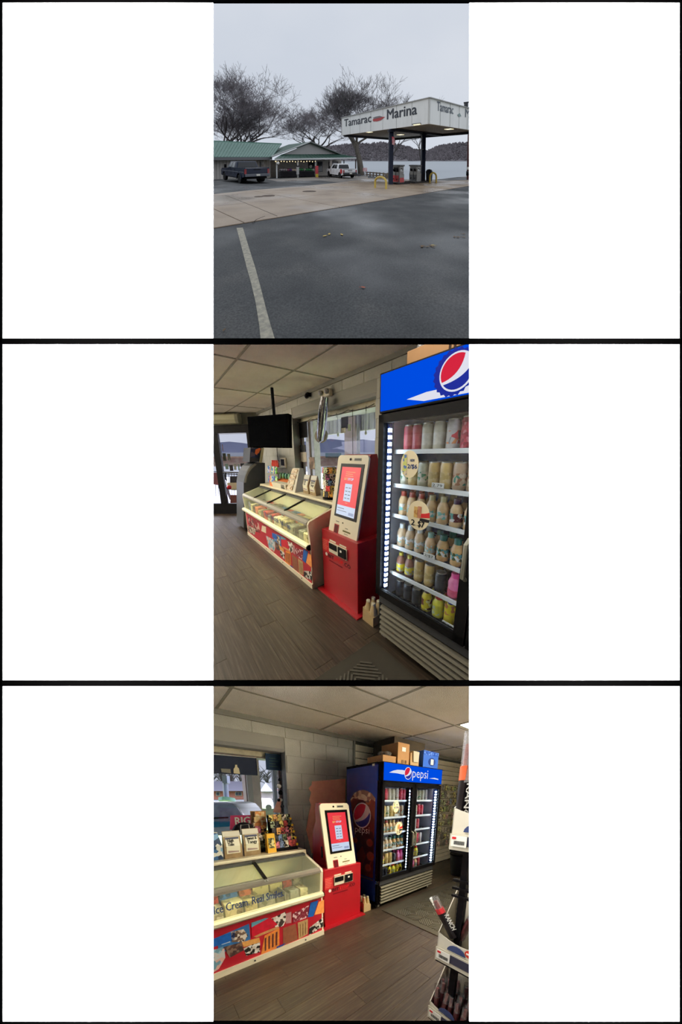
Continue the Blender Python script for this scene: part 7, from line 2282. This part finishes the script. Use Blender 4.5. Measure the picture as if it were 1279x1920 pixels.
# yellow hoop guards
def hoop(pa, pb, ztop, label):
    a, b = gpt(pa), gpt(pb)
    a.z, b.z = gz(a.y), gz(b.y)
    h = Vector((0, 0, ztop))
    path = [a - Vector((0, 0, .05)), a + h * .6]
    for i in range(1, 8):
        u = i / 8
        path.append(a.lerp(b, (1 - math.cos(math.pi * u)) / 2) + h * (.6 + .4 * math.sin(math.pi * u)))
    path += [b + h * .6, b - Vector((0, 0, .05))]
    o = MB().tube(path, .075, 10).build('hoop_guard', mat('hoop_yellow', (206, 178, 84), .5, var=.08), None)
    tag(o, label, 'bollard')
hoop((703.5, 353), (724, 355), .82, 'yellow steel hoop guard at the near end of the pump island')
hoop((806, 343.5), (818, 343.5), .95, 'yellow steel hoop guard behind the dark waste bin')
q = cp(3.2, 5.1, 0)
t = thing('waste_bin', (q.x, q.y, gz(q.y) + .16), 'black domed waste bin beside the rear canopy column', 'bin')
MB().lathe((q.x, q.y, gz(q.y) + .16), [(.26, 0), (.30, .75), (.31, .80)], 14).build('bin_body', mat('bin_navy', (30, 34, 44), .5), t)
MB().lathe((q.x, q.y, gz(q.y) + .96), [(.32, 0), (.31, .08), (.22, .24), (.05, .3)], 14).build('bin_dome', mat('bin_navy', (30, 34, 44), .5), t)
# --- by the shore: rocks, timber rail, red board
t = thing('timber_rail', gpt((700, 333)), 'weathered timber rail and posts by the lakeside', 'fence')
WOOD = mat('grey_wood', (110, 98, 88), .8, var=.15, vscale=4)
for i, x in enumerate((688, 694, 700, 706, 712, 719, 727)):
    p = LOT.far((x, 331 + i * .6), 36 - i * .8)
    MB().box(p.x - .09, p.x + .09, p.y - .09, p.y + .09, p.z - .5, p.z + .75).build('post', WOOD, t)
for dz in (.25, .6):
    MB().bar(LOT.far((686, 330), 36.5) + Vector((0, 0, dz)), LOT.far((729, 335), 31) + Vector((0, 0, dz)), .06, .16).build('rail', WOOD, t)
rn = random.Random(3)
for i in range(14):
    p = LOT.far((684 + i * 3.2, 332.5 + i * .22 + rn.random()), 37 - i * .4)
    o = MB().ball((p.x, p.y, p.z), .22 + rn.random() * .2, .22, .16 + rn.random() * .1, 7, 5).build('shore_rock', mat('rock', (92, 86, 82), .9, var=.2, vscale=3))
    tag(o, 'small grey rock along the lakeside edge', 'rock', 'lakeside rocks')
p = LOT.far((684.5, 318), 37)
t = thing('red_board', p, 'small red and white notice board beside the tree trunk', 'sign')
MB().box(p.x - .32, p.x + .32, p.y - .04, p.y + .04, p.z - .28, p.z + .28).build('board', mat('board_pink', (190, 84, 90), .6, col2=(214, 200, 200), vscale=5), t)
MB().box(p.x - .04, p.x + .04, p.y - .04, p.y + .04, p.z - 1.4, p.z - .28).build('post', WOOD, t)
t = thing('picnic_table', LOT.far((722, 331), 34), 'dark picnic table by the lake behind the hoop guard', 'table')
p = LOT.far((732, 328), 33)
MB().box(p.x - .9, p.x + .9, p.y - .4, p.y + .4, p.z - .04, p.z + .04).build('table_top', WOOD, t)
for s_ in (-.6, .6):
    MB().box(p.x + s_ - .05, p.x + s_ + .05, p.y - .35, p.y + .35, p.z - .7, p.z - .04).build('trestle', WOOD, t)
for s_ in (-.75, .75):
    MB().box(p.x - .9, p.x + .9, p.y + s_ - .13, p.y + s_ + .13, p.z - .34, p.z - .28).build('bench', WOOD, t)
for (x, y) in ((664, 331.5), (672, 333)):
    p = LOT.far((x, y), 37.5)
    o = MB().box(p.x - .35, p.x + .35, p.y - .3, p.y + .3, p.z - .1, p.z + .55).build('utility_box', mat('util', (80, 80, 84), .6), None, bevel=.03)
    tag(o, 'low dark utility box at the foot of the thick tree', 'box', 'utility boxes')
